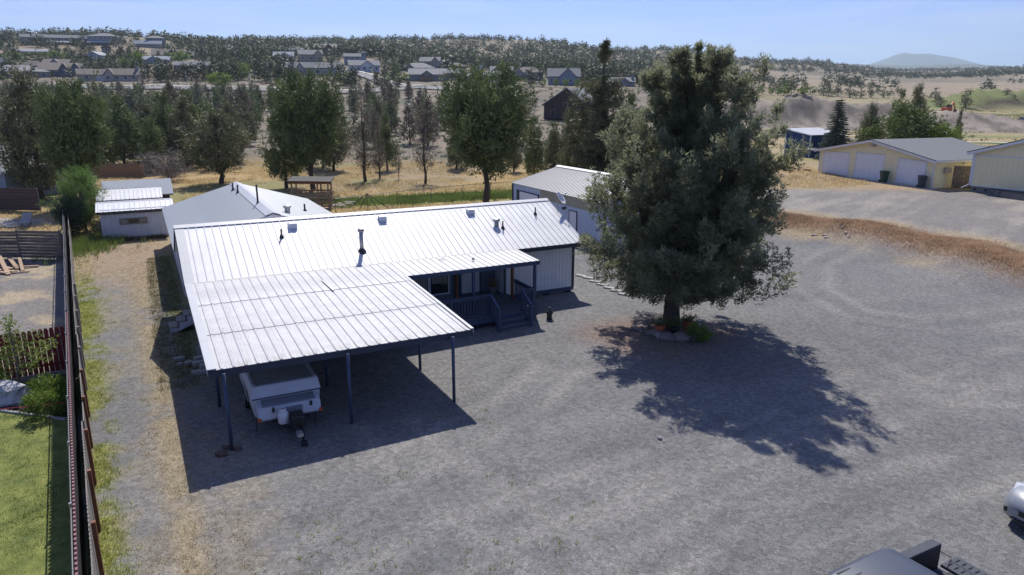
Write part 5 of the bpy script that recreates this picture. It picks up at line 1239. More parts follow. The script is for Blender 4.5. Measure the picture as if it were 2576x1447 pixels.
for s in (-1, 1):
    h = MB().hexa([(-1.99, s * .50 - .16, .56), (-1.99, s * .50 + .16, .56), (-1.55, s * .72 + .14, .60), (-1.55, s * .72 - .08, .60), (-1.93, s * .52 - .16, .735), (-1.88, s * .52 + .16, .735), (-1.50, s * .74 + .10, .86), (-1.50, s * .74 - .10, .885)]).build('headlight', pmat('headlight_glass', (.5, .52, .55), .08, .1, 4, spec=.7), T, bevel=.02)
    MB().hexa([(-2.06, s * .55 - .14, .33), (-2.06, s * .55 + .14, .33), (-1.96, s * .66 + .10, .33), (-1.96, s * .66 - .10, .33), (-2.08, s * .55 - .12, .46), (-2.08, s * .55 + .12, .46), (-1.96, s * .66 + .08, .47), (-1.96, s * .66 - .1, .47)]).build('fog_light_recess', M_black, T)
MB().hexa([(-2.16, -.42, .24), (-2.16, .42, .24), (-1.9, .74, .2), (-1.9, -.74, .2), (-2.15, -.42, .30), (-2.15, .42, .30), (-1.9, .76, .28), (-1.9, -.76, .28)]).build('lower_lip', M_black, T, bevel=.02)
MB().box(-2.14, -2.05, -.34, .34, .40, .54).build('grille', M_black, T, bevel=.02)
wheelset(T, (-1.3, 1.35), .9, .32, .21, M_galv)
T.rotation_euler.z = HA + R(-4)

# small parked vehicles and machines far off
def small_vehicle(name, label, cat, x, y, rot, paint, L_=4.6, Wd=1.85, kind='car'):
    T = thing(name, label, cat, (x, y, gz(x, y)), rot); hw = Wd / 2; h = .95 if kind == 'car' else 1.1
    f = lambda x, w, z0, z1: [(x, -w, z0), (x, w, z0), (x, w, z1 - .15), (x, w * .9, z1), (x, -w * .9, z1), (x, -w, z1 - .15)]
    loft([f(-L_ / 2, hw * .85, .4, .75), f(-L_ / 2 + .25, hw, .3, h - .08), f(-L_ * .2, hw, .3, h), f(L_ / 2 - .2, hw, .3, h + .02), f(L_ / 2, hw * .9, .4, h - .05)]).build('body', paint, T)
    a, b = (-.9, 1.7) if kind == 'car' else (-1.0, .9)
    loft([[(x, -w, h - .02), (x, w, h - .02), (x, t, z), (x, -t, z)] for x, w, t, z in ((a - .4, hw * .9, hw * .88, h), (a + .4, hw * .92, hw * .74, h + .55), (b - .4, hw * .92, hw * .74, h + .58), (b, hw * .9, hw * .86, h + .02))]).build('windows', M_glass, T)
    MB().box(a + .35, b - .35, -hw * .74, hw * .74, h + .55, h + .62).build('roof', paint, T)
    for s in (-1, 1): MB().box(-L_ / 2 - .01, -L_ / 2 + .2, s * hw * .6 - .16, s * hw * .6 + .16, .55, .72).build('headlight', M_trimwhite, T)
    for x in (-L_ * .31, L_ * .3):
        for s in (-1, 1): MB().tube((x, s * (hw - .2), .34), (x, s * (hw + .01), .34), .34, n=14).build('wheel', M_rubber, T)
    return T
x, y, _ = AT(2568, 315, 180); small_vehicle('parked_pickup', 'dark blue pickup truck parked in the field at the right edge', 'truck', x + .6, y, R(25), carpaint('dark_blue_paint', lin(44, 60, 92)), 5.2, 1.95, 'truck')
x, y, _ = AT(123, 195, 250); small_vehicle('parked_car', 'dark blue car parked beside the far left grey house', 'car', x, y, R(100), carpaint('navy_paint', lin(34, 42, 74)))
x, y, _ = AT(670, 157, 400); small_vehicle('parked_car', 'white car parked under the yellow shrub among the hill houses', 'car', x, y, R(60), carpaint('white_paint_car', (.6, .6, .62)))
x, y, _ = AT(1012, 180, 318); small_vehicle('parked_car', 'black pickup parked at the end of the climbing street', 'truck', x, y, R(15), carpaint('black_paint', (.02, .02, .025)), 5.2, 1.95, 'truck')
x, y, _ = AT(928, 152, 430)
T = thing('excavator', 'small orange red machine working by the pale slab in the far field', 'excavator', (*AT(2382, 276, 245)[:2], gz(*AT(2382, 276, 245)[:2])), R(20)); M_or = pmat('orange_paint', lin(196, 84, 50), .5, .1, 3)
MB().box(-1.6, 1.6, -1.1, -.6, 0, .7).box(-1.6, 1.6, .6, 1.1, 0, .7).build('track', M_black, T); MB().box(-1.5, 1.3, -1, 1, .8, 2.0).build('body', M_or, T, bevel=.1); MB().box(-.2, 1.0, -.9, .1, 2.0, 2.9).build('cab', M_glass, T)
MB().bar((1.2, .4, 1.6), (3.0, .4, 3.6), .35, .4).bar((3.0, .4, 3.6), (4.2, .4, 1.4), .3, .35).build('boom', M_or, T); MB().hexa([(3.9, 0, .4), (4.7, 0, .4), (4.7, .8, .4), (3.9, .8, .4), (3.9, 0, 1.3), (4.4, 0, 1.3), (4.4, .8, 1.3), (3.9, .8, 1.3)]).build('bucket', M_black, T)
x, y, _ = AT(2344, 274, 240); o = MB().hexa([(-5, -1, 0), (5, -1.2, 0), (5, 1, 0), (-5, 1, 0), (-4.6, -.8, .5), (4.8, -.9, .9), (4.7, .8, .9), (-4.7, .8, .5)]).build('concrete_slab', M_walk, bevel=.1); o.location = (x, y, gz(x, y)); tag(o, 'long pale slab lying beside the orange machine', 'slab')
# white scraps by the bank
for i, (px, py, s) in enumerate([(2048, 602, .35), (2072, 604, .25), (2078, 608, .3), (2118, 600, .4), (2126, 606, .5), (2132, 612, .3)]):
    x, y, _ = G(px, py, .5); o = MB().hexa([(-s * .6, -.08, -.02), (s * .6, -.1, -.02), (s * .5, .09, -.02), (-s * .6, .08, -.02), (-s * .5, -.06, .05), (s * .5, -.06, .03), (s * .45, .06, .04), (-s * .5, .06, .05)]).build('broken_board', M_rockl); o.location = (x, y, gz(x, y) + .02); o.rotation_euler.z = -.4 + i * .35; tag(o, ['pale broken board nearest the big tree on the gravel bank', 'small pale chip second from the tree on the bank', 'small pale chip below the leftmost board on the bank', 'pale chunk at the foot of the reddish grass bank', 'largest pale scrap below the reddish grass bank', 'rightmost pale scrap below the reddish grass bank'][i], 'debris')
# ================================================================== FAR HOUSES AND STREET FURNITURE
_Yg = np.geomspace(14, 5000, 2600)
def hit(px, py, ymin=14.0):               # where the sight line through a photo point meets the terrain
    r = ray(px, py); X = r[0] / r[1] * _Yg; Z = CAM_H + r[2] / r[1] * _Yg
    d = Z - gz_np(X, _Yg); k = np.where((d < 0) & (_Yg > ymin))[0]
    if len(k) == 0: i = int(np.argmin(np.where(_Yg > ymin, d, 1e9)))
    else: i = int(k[0])
    return float(X[i]), float(_Yg[i]), float(gz_np(X[i:i + 1], _Yg[i:i + 1])[0])
def mpp(Y, z): return (Y * _c + (CAM_H - z) * _s) / FPX
WALL = {'grey': (.24, .24, .25), 'taupe': (.25, .225, .20), 'slate': (.10, .12, .16), 'white': (.58, .59, .60), 'blue': (.22, .27, .33), 'beige': (.40, .36, .30), 'brown': (.115, .085, .07), 'dark': (.07, .065, .065), 'tan': (.33, .29, .23)}
ROOF = {'brown': (.155, .135, .12), 'grey': (.21, .215, .215), 'slate': (.165, .175, .185), 'pale': (.33, .35, .37), 'dark': (.09, .09, .095)}
WM = {k: pmat('siding_' + k, v, .8, .08, .8) for k, v in WALL.items()}
RM = {k: pmat('shingle_' + k, v, .9, .12, 1.5) for k, v in ROOF.items()}
def far_house(name, label, px0, px1, yt, ye, yb, wall, roof, kind='x', yaw=0, nwin=3, garage=0, cross=None, chimney=False, two=False, ymin=200, dfac=.75, base=None):
    X, Y, Z = hit((px0 + px1) / 2, yb, ymin)
    m = mpp(Y, Z); w, hw, hr = (px1 - px0) * m, (yb - ye) * m, max(.5, (ye - yt) * m)
    d = w * dfac if kind != 'y' else w * 1.2
    T = thing(name, label, 'house', (X, Y, Z), R(yaw) - math.atan2(X, Y) * .6)
    wl_ = MB().box(-w / 2, w / 2, 0, d, -3.0, hw)
    o = .45
    if kind == 'x':
        pr = [(0, hw), (d, hw), (d / 2, hw + hr)]
        for x in (-w / 2, w / 2 - .1): wl_.prism([(x, y, z) for y, z in ((.0, hw), (d, hw), (d / 2, hw + hr - .15))], (.1, 0, 0))
        rf = MB().prism([(-w / 2 - o, -o, hw - .1), (-w / 2 - o, d / 2, hw + hr), (-w / 2 - o, d + o, hw - .1), (-w / 2 - o, d + o, hw - .3), (-w / 2 - o, d / 2, hw + hr - .22), (-w / 2 - o, -o, hw - .3)], (w + 2 * o, 0, 0))
    elif kind == 'y':
        for y in (0, d - .1): wl_.prism([(-w / 2, y, hw), (w / 2, y, hw), (0, y, hw + hr - .15)], (0, .1, 0))
        rf = MB().prism([(-w / 2 - o, -o, hw - .15), (0, -o, hw + hr), (w / 2 + o, -o, hw - .15), (w / 2 + o, -o, hw - .4), (0, -o, hw + hr - .25), (-w / 2 - o, -o, hw - .4)], (0, d + 2 * o, 0))
    elif kind == 'flat':
        rf = MB().hexa([(-w / 2 - .8, -.9, hw), (w / 2 + .8, -.9, hw), (w / 2 + .8, d + .8, hw), (-w / 2 - .8, d + .8, hw), (-w / 2 - .6, -.7, hw + .35), (w / 2 + .6, -.7, hw + .35), (w / 2 + .4, d, hw + hr), (-w / 2 - .4, d, hw + hr)])
    else:
        k = min(w, d) * .45
        rf = MB().hexa([(-w / 2 - o, -o, hw - .1), (w / 2 + o, -o, hw - .1), (w / 2 + o, d + o, hw - .1), (-w / 2 - o, d + o, hw - .1), (-w / 2 + k, d / 2 - .3, hw + hr), (w / 2 - k, d / 2 - .3, hw + hr), (w / 2 - k, d / 2 + .3, hw + hr), (-w / 2 + k, d / 2 + .3, hw + hr)])
    wl_.build('wall', WM[wall], T); r_ = rf.build('roof', RM[roof], T)
    if cross:                              # gables that face the street: (position 0..1, width 0..1, height factor)
        for c, cw, ch in cross:
            x = -w / 2 + c * w; ww = cw * w
            MB().prism([(x - ww / 2, -.8, 0 if ch > .6 else hw - .4), (x + ww / 2, -.8, 0 if ch > .6 else hw - .4), (x + ww / 2, -.8, hw), (x, -.8, hw + hr * ch * .92), (x - ww / 2, -.8, hw)], (0, d * .45, 0)).build('front_gable', WM[wall], T)
            MB().prism([(x - ww / 2 - .4, -1.2, hw - .15), (x, -1.2, hw + hr * ch), (x + ww / 2 + .4, -1.2, hw - .15), (x + ww / 2 + .4, -1.2, hw - .35), (x, -1.2, hw + hr * ch - .22), (x - ww / 2 - .4, -1.2, hw - .35)], (0, d * .5, 0)).build('gable_roof', RM[roof], r_)
    fl_n = 2 if two else 1; fh = hw / fl_n
    for f in range(fl_n):
        for i in range(nwin):
            c = (i + .5 + (.15 if garage else 0)) / (nwin + (.3 if garage else 0)); x = -w / 2 + c * w
            if garage and c > 1 - garage and f == 0: continue
            wh, ww = min(1.3, fh * .5), min(1.6, w / nwin * .45); y = -.82 if cross and any(abs(c - q[0]) < q[1] / 2 for q in cross) else -.02
            z0 = f * fh + fh * .32
            wn_ = MB().box(x - ww / 2, x + ww / 2, y - .03, y + .02, z0, z0 + wh).build('window', M_glass, T)
            MB().box(x - ww / 2 - .12, x - ww / 2, y - .06, y, z0 - .12, z0 + wh + .12).box(x + ww / 2, x + ww / 2 + .12, y - .06, y, z0 - .12, z0 + wh + .12).box(x - ww / 2, x + ww / 2, y - .06, y, z0 + wh, z0 + wh + .12).box(x - ww / 2, x + ww / 2, y - .06, y, z0 - .12, z0).build('frame', M_trimwhite, wn_)
    if garage:
        x0, x1 = w / 2 - garage * w + .4, w / 2 - .5
        MB().box(x0, x1, -.06, .0, .05, min(2.3, hw * .85)).build('garage_door', M_trimwhite if wall != 'white' else WM['grey'], T)
    if chimney: MB().box(w * .38, w * .38 + 1.1, d * .3, d * .3 + 1.1, hw * .5, hw + hr + .9).build('chimney', WM['grey'], r_)
    return T
FH = far_house
FH('house', 'long low taupe house with hipped roof at the far left edge', -30, 116, 164, 180, 197, 'taupe', 'grey', 'hip', 6, 5)
FH('house', 'dark slate house with brown roof and two front gables left of the street', 106, 208, 158, 177, 192, 'slate', 'brown', 'x', 4, 4, 0, [(.55, .2, .9), (.8, .25, .95)])
FH('house', 'grey gabled house peeking over the dark slate house', 110, 170, 149, 160, 172, 'blue', 'brown', 'x', -6, 3, 0, [(.5, .35, .95)], ymin=330)
FH('house', 'beige house with brown gable roof and wide blank garage wall', 202, 266, 174, 188, 205, 'beige', 'brown', 'x', 14, 2, .4)
FH('house', 'beige house with stone chimney beside the beige garage', 268, 345, 173, 189, 205, 'beige', 'brown', 'x', -4, 4, 0, [(.15, .28, 1.0)], True)
FH('house', 'brown roofed house half hidden by a round green tree on the left', 55, 108, 154, 166, 178, 'taupe', 'brown', 'hip', 0, 3, ymin=310)
FH('house', 'small grey roofed house touching the left edge above the hipped house', -25, 15, 145, 158, 170, 'taupe', 'slate', 'x', 0, 2, ymin=330)
FH('house', 'long dark brown house with plain grey roof above the red sculpture', 442, 550, 155, 165, 178, 'brown', 'slate', 'x', -3, 5, dfac=.4)
FH('house', 'large tan roofed house among green trees on the lower hill', 390, 520, 125, 140, 150, 'tan', 'brown', 'x', 8, 4, 0, [(.35, .25, .9)], ymin=380, dfac=.4)
FH('house', 'pale house with grey hip roof and a row of windows on the hill', 552, 603, 116, 123, 133, 'white', 'slate', 'hip', 0, 6, ymin=420)
FH('house', 'blue grey house with twin gables in the trees below the lodge', 216, 252, 130, 139, 152, 'blue', 'pale', 'y', -20, 2, ymin=380)
FH('house', 'brown timber house with tall gable glass below the lodge', 258, 279, 112, 120, 133, 'brown', 'dark', 'y', 10, 2, ymin=420)
FH('house', 'long low house with blue grey roof below the hilltop on the left', 46, 126, 124, 130, 139, 'taupe', 'pale', 'x', 0, 4, ymin=380, dfac=.3)
FH('house', 'house with pale blue white roof among the light green trees', 360, 424, 141, 150, 160, 'blue', 'pale', 'x', -6, 3, 0, [(.45, .5, .9)], ymin=340, dfac=.5)
FH('lodge', 'long two storey grey lodge wing on the left hilltop', 66, 222, 88, 96, 113, 'taupe', 'slate', 'x', 5, 12, two=True, ymin=520, dfac=.2)
FH('lodge', 'tall hipped lodge block with dark glass on the left hilltop', 222, 286, 84, 92, 114, 'grey', 'slate', 'hip', -14, 5, two=True, ymin=520)
FH('carport_building', 'low open carport roof below the hilltop lodge wing', 122, 186, 103, 107, 114, 'dark', 'pale', 'x', 4, 0, ymin=480, dfac=.25)
FH('carport_building', 'low open carport roof below the tall lodge block', 210, 276, 103, 107, 115, 'dark', 'pale', 'x', -4, 0, ymin=480, dfac=.25)
FH('lodge', 'dark hipped lodge block with balconies on the middle hilltop', 372, 416, 91, 97, 120, 'slate', 'slate', 'hip', 8, 4, two=True, ymin=520)
FH('lodge', 'low building with light grey roof in front of the dark lodge block', 341, 404, 103, 111, 120, 'taupe', 'pale', 'x', 0, 6, ymin=500, dfac=.3)
FH('house', 'long beige house with three gabled sections above the street trees', 722, 856, 157, 171, 189, 'beige', 'slate', 'x', -3, 6, .3, [(.27, .12, .9)], ymin=250, dfac=.35)
FH('house', 'white cottage with grey hip roof beside the climbing street', 880, 955, 152, 165, 181, 'white', 'slate', 'x', 8, 5, 0, [(.6, .4, .9)], ymin=280)
FH('house', 'blue grey two storey house with square tower behind the white cottage', 867, 908, 135, 143, 164, 'blue', 'slate', 'x', 6, 3, two=True, ymin=330)
FH('house', 'square blue grey tower with big window behind the white cottage', 904, 922, 132, 135, 160, 'blue', 'slate', 'flat', 6, 1, two=True, ymin=340)
FH('house', 'white house with two pale gables beside the yellow shrub', 690, 738, 131, 142, 160, 'white', 'pale', 'x', 0, 3, 0, [(.6, .6, .8)], ymin=340)
FH('house', 'tan house with grey roof on the slope left of the big brown house', 754, 812, 126, 138, 155, 'tan', 'slate', 'x', 12, 3, 0, [(.8, .35, .95)], ymin=360)
FH('house', 'large brown house with decks and wide gables on the hill crest', 772, 846, 110, 121, 141, 'brown', 'brown', 'x', 0, 5, 0, [(.22, .35, 1.0), (.75, .3, .8)], two=True, ymin=400)
FH('house', 'dark flat roofed house right of the large brown house', 845, 900, 119, 123, 136, 'dark', 'grey', 'flat', -4, 4, ymin=400)
FH('house', 'dark flat roofed house at the left end of the hill crest row', 644, 702, 119, 124, 136, 'dark', 'slate', 'flat', 6, 4, ymin=400)
FH('house', 'low dark roofed house tucked left of the large brown house', 712, 772, 121, 126, 136, 'taupe', 'slate', 'x', 0, 3, ymin=400, dfac=.3)
FH('house', 'house with grey green hip roof at the foot of the wooded hill', 1009, 1094, 158, 171, 181, 'taupe', 'grey', 'hip', 0, 4, 0, [(.25, .25, .8)], ymin=270)
FH('house', 'front row house with grey green roof and small porch gable', 1029, 1120, 173, 188, 204, 'taupe', 'grey', 'x', 0, 5, 0, [(.5, .28, .6)], ymin=240)
FH('house', 'two storey house with steep gable above the front row', 1056, 1106, 144, 155, 172, 'taupe', 'grey', 'x', -6, 3, 0, [(.8, .35, .95)], two=True, ymin=300)
FH('house', 'small gabled house behind the brown hipped house', 1110, 1150, 151, 160, 172, 'taupe', 'grey', 'y', 25, 2, ymin=320)
FH('house', 'brown hip roofed house with dark windows in the second row', 1114, 1172, 158, 167, 178, 'brown', 'brown', 'hip', 0, 4, ymin=290)
FH('house', 'taupe house wall with one small window behind a wooden fence', 1117, 1158, 174, 185, 203, 'taupe', 'grey', 'x', 10, 1, ymin=240)
FH('house', 'dark gabled house between the taupe wall and the beige house', 1152, 1192, 174, 184, 197, 'brown', 'brown', 'x', -14, 2, 0, [(.3, .5, .95)], ymin=250)
FH('house', 'beige front row house with wide grey gable roof', 1178, 1260, 179, 191, 208, 'beige', 'grey', 'x', 0, 4, .25, [(.2, .3, .95)], ymin=235)
FH('house', 'grey white gabled house at the end of the second row', 1191, 1217, 160, 170, 182, 'white', 'grey', 'y', 0, 2, ymin=280)
FH('house', 'dark roofed house in the right part of the second row', 1234, 1290, 167, 178, 190, 'taupe', 'slate', 'x', 0, 3, 0, [(.3, .4, .9)], ymin=270)
FH('house', 'brown roofed grey house left of the blue grey gable house', 1289, 1366, 169, 183, 202, 'grey', 'brown', 'hip', 0, 5, 0, [(.2, .25, .8)], ymin=240)
FH('house', 'blue grey house with tall gable and pale porch left of the spire tree', 1379, 1458, 173, 193, 214, 'blue', 'slate', 'x', 0, 5, 0, [(.62, .5, 1.0)], ymin=225)
FH('house', 'grey house with chimney half hidden between the two tall trees', 1528, 1596, 195, 206, 217, 'grey', 'slate', 'x', 0, 3, 0, [(.6, .4, .9)], True, ymin=225)
# brown barn-like house in the middle distance
X, Y, Z = hit(1420, 302, 120); m = mpp(Y, Z)
T = thing('brown_house', 'dark brown sided house with long grey roof and skylight in the middle distance', 'house', (X, Y, Z), R(-24))
w, he, hp = 112 * m, 38 * m, 78 * m; dp = 14.0; M_bs = pmat('dark_brown_siding', (.055, .034, .03), .85, .25, 2.5, stretch=(1, 1, 6))
MB().box(-w / 2, w / 2, 0, dp, -.6, he).prism([(-w / 2, 0, he), (w / 2, 0, he), (w * .05, 0, hp - .1)], (0, .1, 0)).prism([(-w / 2, dp - .1, he), (w / 2, dp - .1, he), (w * .05, dp - .1, hp - .1)], (0, .1, 0)).build('wall', M_bs, T)
rf = MB().prism([(-w / 2 - .5, -.4, he - .15), (w * .05, -.4, hp), (w / 2 + .5, -.4, he - .1), (w / 2 + .5, -.4, he - .35), (w * .05, -.4, hp - .25), (-w / 2 - .5, -.4, he - .4)], (0, dp + .8, 0)).build('roof', RM['slate'], T)
MB().hexa([(-1.6, 2, hp - 1.05), (-.8, 2, hp - .62), (-.8, 3.4, hp - .62), (-1.6, 3.4, hp - 1.05), (-1.6, 2, hp - .95), (-.8, 2, hp - .5), (-.8, 3.4, hp - .5), (-1.6, 3.4, hp - .95)]).build('skylight', pmat('skylight_glass', (.5, .6, .62), .1), rf)
MB().box(-w / 2 + 1, -w / 2 + 3.2, 6, 9, he, he + 1.8).build('dormer', M_bs, rf); MB().box(-w / 2 + .7, -w / 2 + 3.5, 5.7, 9.3, he + 1.8, he + 2.0).build('dormer_roof', RM['dark'], rf)
for x, z0, ww, wh in ((-w * .28, 1.2, 1.0, 1.2), (w * .02, 3.4, .9, .9), (w * .25, 1.2, 1.0, 1.2)):
    o = MB().box(x - ww / 2, x + ww / 2, -.03, .02, z0, z0 + wh).build('window', M_glass, T); MB().box(x - ww / 2 - .1, x - ww / 2, -.06, .0, z0 - .1, z0 + wh + .1).box(x + ww / 2, x + ww / 2 + .1, -.06, .0, z0 - .1, z0 + wh + .1).box(x - ww / 2, x + ww / 2, -.06, .0, z0 + wh, z0 + wh + .1).build('frame', WM['tan'], o)
MB().box(-w / 2 + .6, w * .3, -2.2, -.02, .5, .7).build('deck', M_slate_d, T)

# street lights
def street_light(px, yt, yb, arm, label, ymin=150):
    X, Y, Z = hit(px, yb, ymin); m = mpp(Y, Z); h = (yb - yt) * m
    T = thing('street_light', label, 'street light', (X, Y, Z), 0, 'street lights along the far street')
    MB().tube((0, 0, -.3), (0, 0, h), .11, .07, 8).build('pole', M_galv, T)
    a = MB().tube((0, 0, h), (arm * .7, 0, h + .35), .06, n=6).tube((arm * .7, 0, h + .35), (arm * 2.0, 0, h + .4), .05, n=6).build('arm', M_galv, T)
    MB().box(min(arm * 1.7, arm * 2.5), max(arm * 1.7, arm * 2.5), -.16, .16, h + .33, h + .47).build('lamp_head', M_galv, T)
for i, (px, yt, yb, arm, lb) in enumerate([(216, 170, 210, -1, 'leftmost street light, in front of the slate gabled house'), (261, 172, 206, -1, 'street light in front of the beige garage wall'), (354, 176, 214, 1, 'street light with arm to the right beside the chimney house'), (371, 169, 192, 1, 'short street light behind the chimney house'), (408, 168, 198, 1, 'street light left of the red sculpture'), (471, 181, 222, 1, 'street light just left of the red legs of the sculpture'), (535, 170, 188, -1, 'street light before the long dark brown house'), (627, 172, 211, -1, 'street light right of the bright green street tree'), (681, 178, 212, -1, 'street light left of the long beige house'), (742, 175, 210, -1, 'street light in front of the long beige house'), (756, 177, 205, 0.3, 'thin pole next to the street light before the long beige house'), (921, 163, 189, 1, 'street light beside the white cottage'), (1052, 150, 172, 1, 'street light above the front row of grey green roofs'), (1237, 156, 176, 1, 'street light behind the dark roofed house on the right'), (2112, 215, 245, -1, 'street light among the trees in the right hand field'), (1888, 216, 240, -1, 'left one of two street lights right of the big tree'), (1904, 211, 240, 1, 'right one of two street lights right of the big tree')]): street_light(px, yt, yb, arm, lb)
# utility poles on the skyline
for px, yt, yb, lb in ((1114, 95, 112, 'thin utility pole on the wooded skyline left of the hill top'), (1248, 88, 112, 'taller utility pole on the wooded hill top')):
    X, Y, Z = hit(px, yb + 6, 600); m = mpp(Y, Z); h = (yb + 6 - yt) * m; T = thing('utility_pole', lb, 'pole', (X, Y, Z)); MB().tube((0, 0, -1), (0, 0, h), .45, .35, 6).build('pole', M_wood, T); MB().box(-2.2, 2.2, -.25, .25, h - 2.4, h - 1.9).build('crossarm', M_wood, T)
X, Y, Z = hit(464, 108, 550); m = mpp(Y, Z); T = thing('transmission_tower', 'thin H frame transmission tower on the skyline', 'tower', (X, Y, Z)); h = 28 * m
for s in (-1, 1): MB().tube((s * 1.8, 0, -1), (s * 1.8, 0, h), .22, .18, 6).build('leg', M_galv, T)
MB().box(-3.6, 3.6, -.15, .15, h - 1.4, h - 1.0).build('crossarm', M_galv, T)
# red sculpture
X, Y, Z = hit(504, 206, 150); m = mpp(Y, Z); h = 34 * m; T = thing('sculpture', 'tall red frame sculpture topped by a shiny ball beside the street', 'sculpture', (X, Y, Z)); M_rs = pmat('red_steel', lin(132, 44, 42), .5, .1, 2)
for s in (-1, 1): MB().bar((s * h * .16, 0, -.2), (s * h * .10, 0, h * .55), .22, .22).bar((s * h * .10, 0, h * .55), (0, 0, h * .85), .2, .2).build('leg', M_rs, T)
MB().blob((0, 0, h * .93), (h * .08, h * .08, h * .08), 1, 12, 8, 0).build('ball', M_galv, T, True)
# wooden fence panels in front of the front-row houses
for px0, px1, yb, lb in ((1054, 1090, 205, 'reddish wooden fence in front of the porch gable house'), (1145, 1180, 205, 'reddish wooden fence beside the taupe house wall')):
    a, b = hit(px0, yb, 200), hit(px1, yb, 200); T = thing('wooden_fence', lb, 'fence', a, math.atan2(b[1] - a[1], b[0] - a[0])); L_ = math.hypot(b[0] - a[0], b[1] - a[1]); n = max(4, int(L_ / .6))
    bm_ = MB().box(0, .56, 0, .05, -.5, 1.8).mesh('board'); bm_.materials.append(M_ced)
    for i in range(n): o = bpy.data.objects.new('board', bm_); col.objects.link(o); o.parent = T; o.location = (i * L_ / n, 0, 0)
# ================================================================== TREES
def foliage(seed, h, prof, nplume, pl, pr, sprays, blades, bl, bw, up=.9, zlo=None, lump=1.0, inner=.35, flat=1.0, leaders=0, given=None):
    g = np.random.default_rng(seed)
    zt = np.array([a for a, b in prof]); rt = np.array([b for a, b in prof])
    gridz = np.linspace(zt[0], zt[-1], 200); wt = np.interp(gridz, zt, rt) + .03 * h * .1; wt /= wt.sum()
    t = g.choice(gridz, nplume, p=wt) + g.normal(0, .01, nplume)
    az = g.uniform(0, 2 * np.pi, nplume); ph = g.uniform(0, 6.28, 4)
    L = 1 + lump * (.24 * np.sin(2 * az + ph[0] + 5 * t) + .17 * np.sin(5 * az + ph[1] - 9 * t) + .14 * np.sin(9 * t * 2.2 + ph[2] + 3 * az) + .10 * g.normal(size=nplume))
    rad = np.interp(t, zt, rt) * np.clip(L, .3, 1.6) * (inner + (1 - inner) * np.sqrt(g.uniform(0, 1, nplume)))
    P = np.stack([rad * np.cos(az), rad * np.sin(az), t * h], 1)
    ax = np.stack([np.cos(az), np.sin(az), np.full(nplume, up)], 1) + g.normal(0, .25, (nplume, 3))
    if given is not None:
        P, ax, gs = given; nplume = len(P); az = np.zeros(nplume)
    if leaders:
        k = leaders; la = g.uniform(0, 6.28, k); lr = g.uniform(.0, rt[-2] * 1.2 + .2, k)
        Q = np.stack([lr * np.cos(la), lr * np.sin(la), h * g.uniform(.9, .985, k)], 1); P = np.vstack([P, Q]); ax = np.vstack([ax, np.tile([0, 0, 3.], (k, 1)) + g.normal(0, .25, (k, 3))]); nplume += k
    ax /= np.linalg.norm(ax, axis=1)[:, None]
    s = g.uniform(.7, 1.35, nplume)
    if given is not None: s[:len(gs)] *= gs
    i = np.repeat(np.arange(nplume), sprays); n = len(i)
    al = g.uniform(-.55, .6, n); tap = np.sqrt(np.clip(1 - (al / .75) ** 2, .05, 1))
    off = g.normal(0, 1, (n, 3)) * (pr * s[i] * tap)[:, None]; off[:, 2] *= flat
    S = P[i] + ax[i] * (al * pl * s[i] * 1.6)[:, None] + off
    sd_ = ax[i] * .8 + off / (np.linalg.norm(off, axis=1)[:, None] + 1e-6) * .75 + g.normal(0, .3, (n, 3)); sd_ /= np.linalg.norm(sd_, axis=1)[:, None]
    j = np.repeat(np.arange(n), blades); m = len(j)
    B = S[j] + g.normal(0, bl * .35, (m, 3)); D = sd_[j] + g.normal(0, .42, (m, 3)); D /= np.linalg.norm(D, axis=1)[:, None]
    N = np.cross(D, g.normal(size=(m, 3))); N /= np.linalg.norm(N, axis=1)[:, None] + 1e-9
    l_ = bl * g.uniform(.6, 1.35, m); w_ = bw * g.uniform(.6, 1.3, m)
    A1_ = B - N * (w_ / 2)[:, None]; A2_ = B + N * (w_ / 2)[:, None]; A3_ = B + D * l_[:, None]
    V = np.stack([A1_, A2_, A3_], 1).reshape(-1, 3); V[:, 2] = np.maximum(V[:, 2], .05)
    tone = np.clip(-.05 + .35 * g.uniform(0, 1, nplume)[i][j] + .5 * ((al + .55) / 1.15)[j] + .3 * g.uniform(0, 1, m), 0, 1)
    return V, np.repeat(tone, 3), P, az
HOUSES = [(o.location.x, o.location.y) for o in col.objects if o.get('category') == 'house' and o.parent is None and o.location.y > 150]
def hides_house(X, Y): return any(abs(X / Y * hy - hx) < 10 and hy - 75 < Y < hy + 14 for hx, hy in HOUSES)
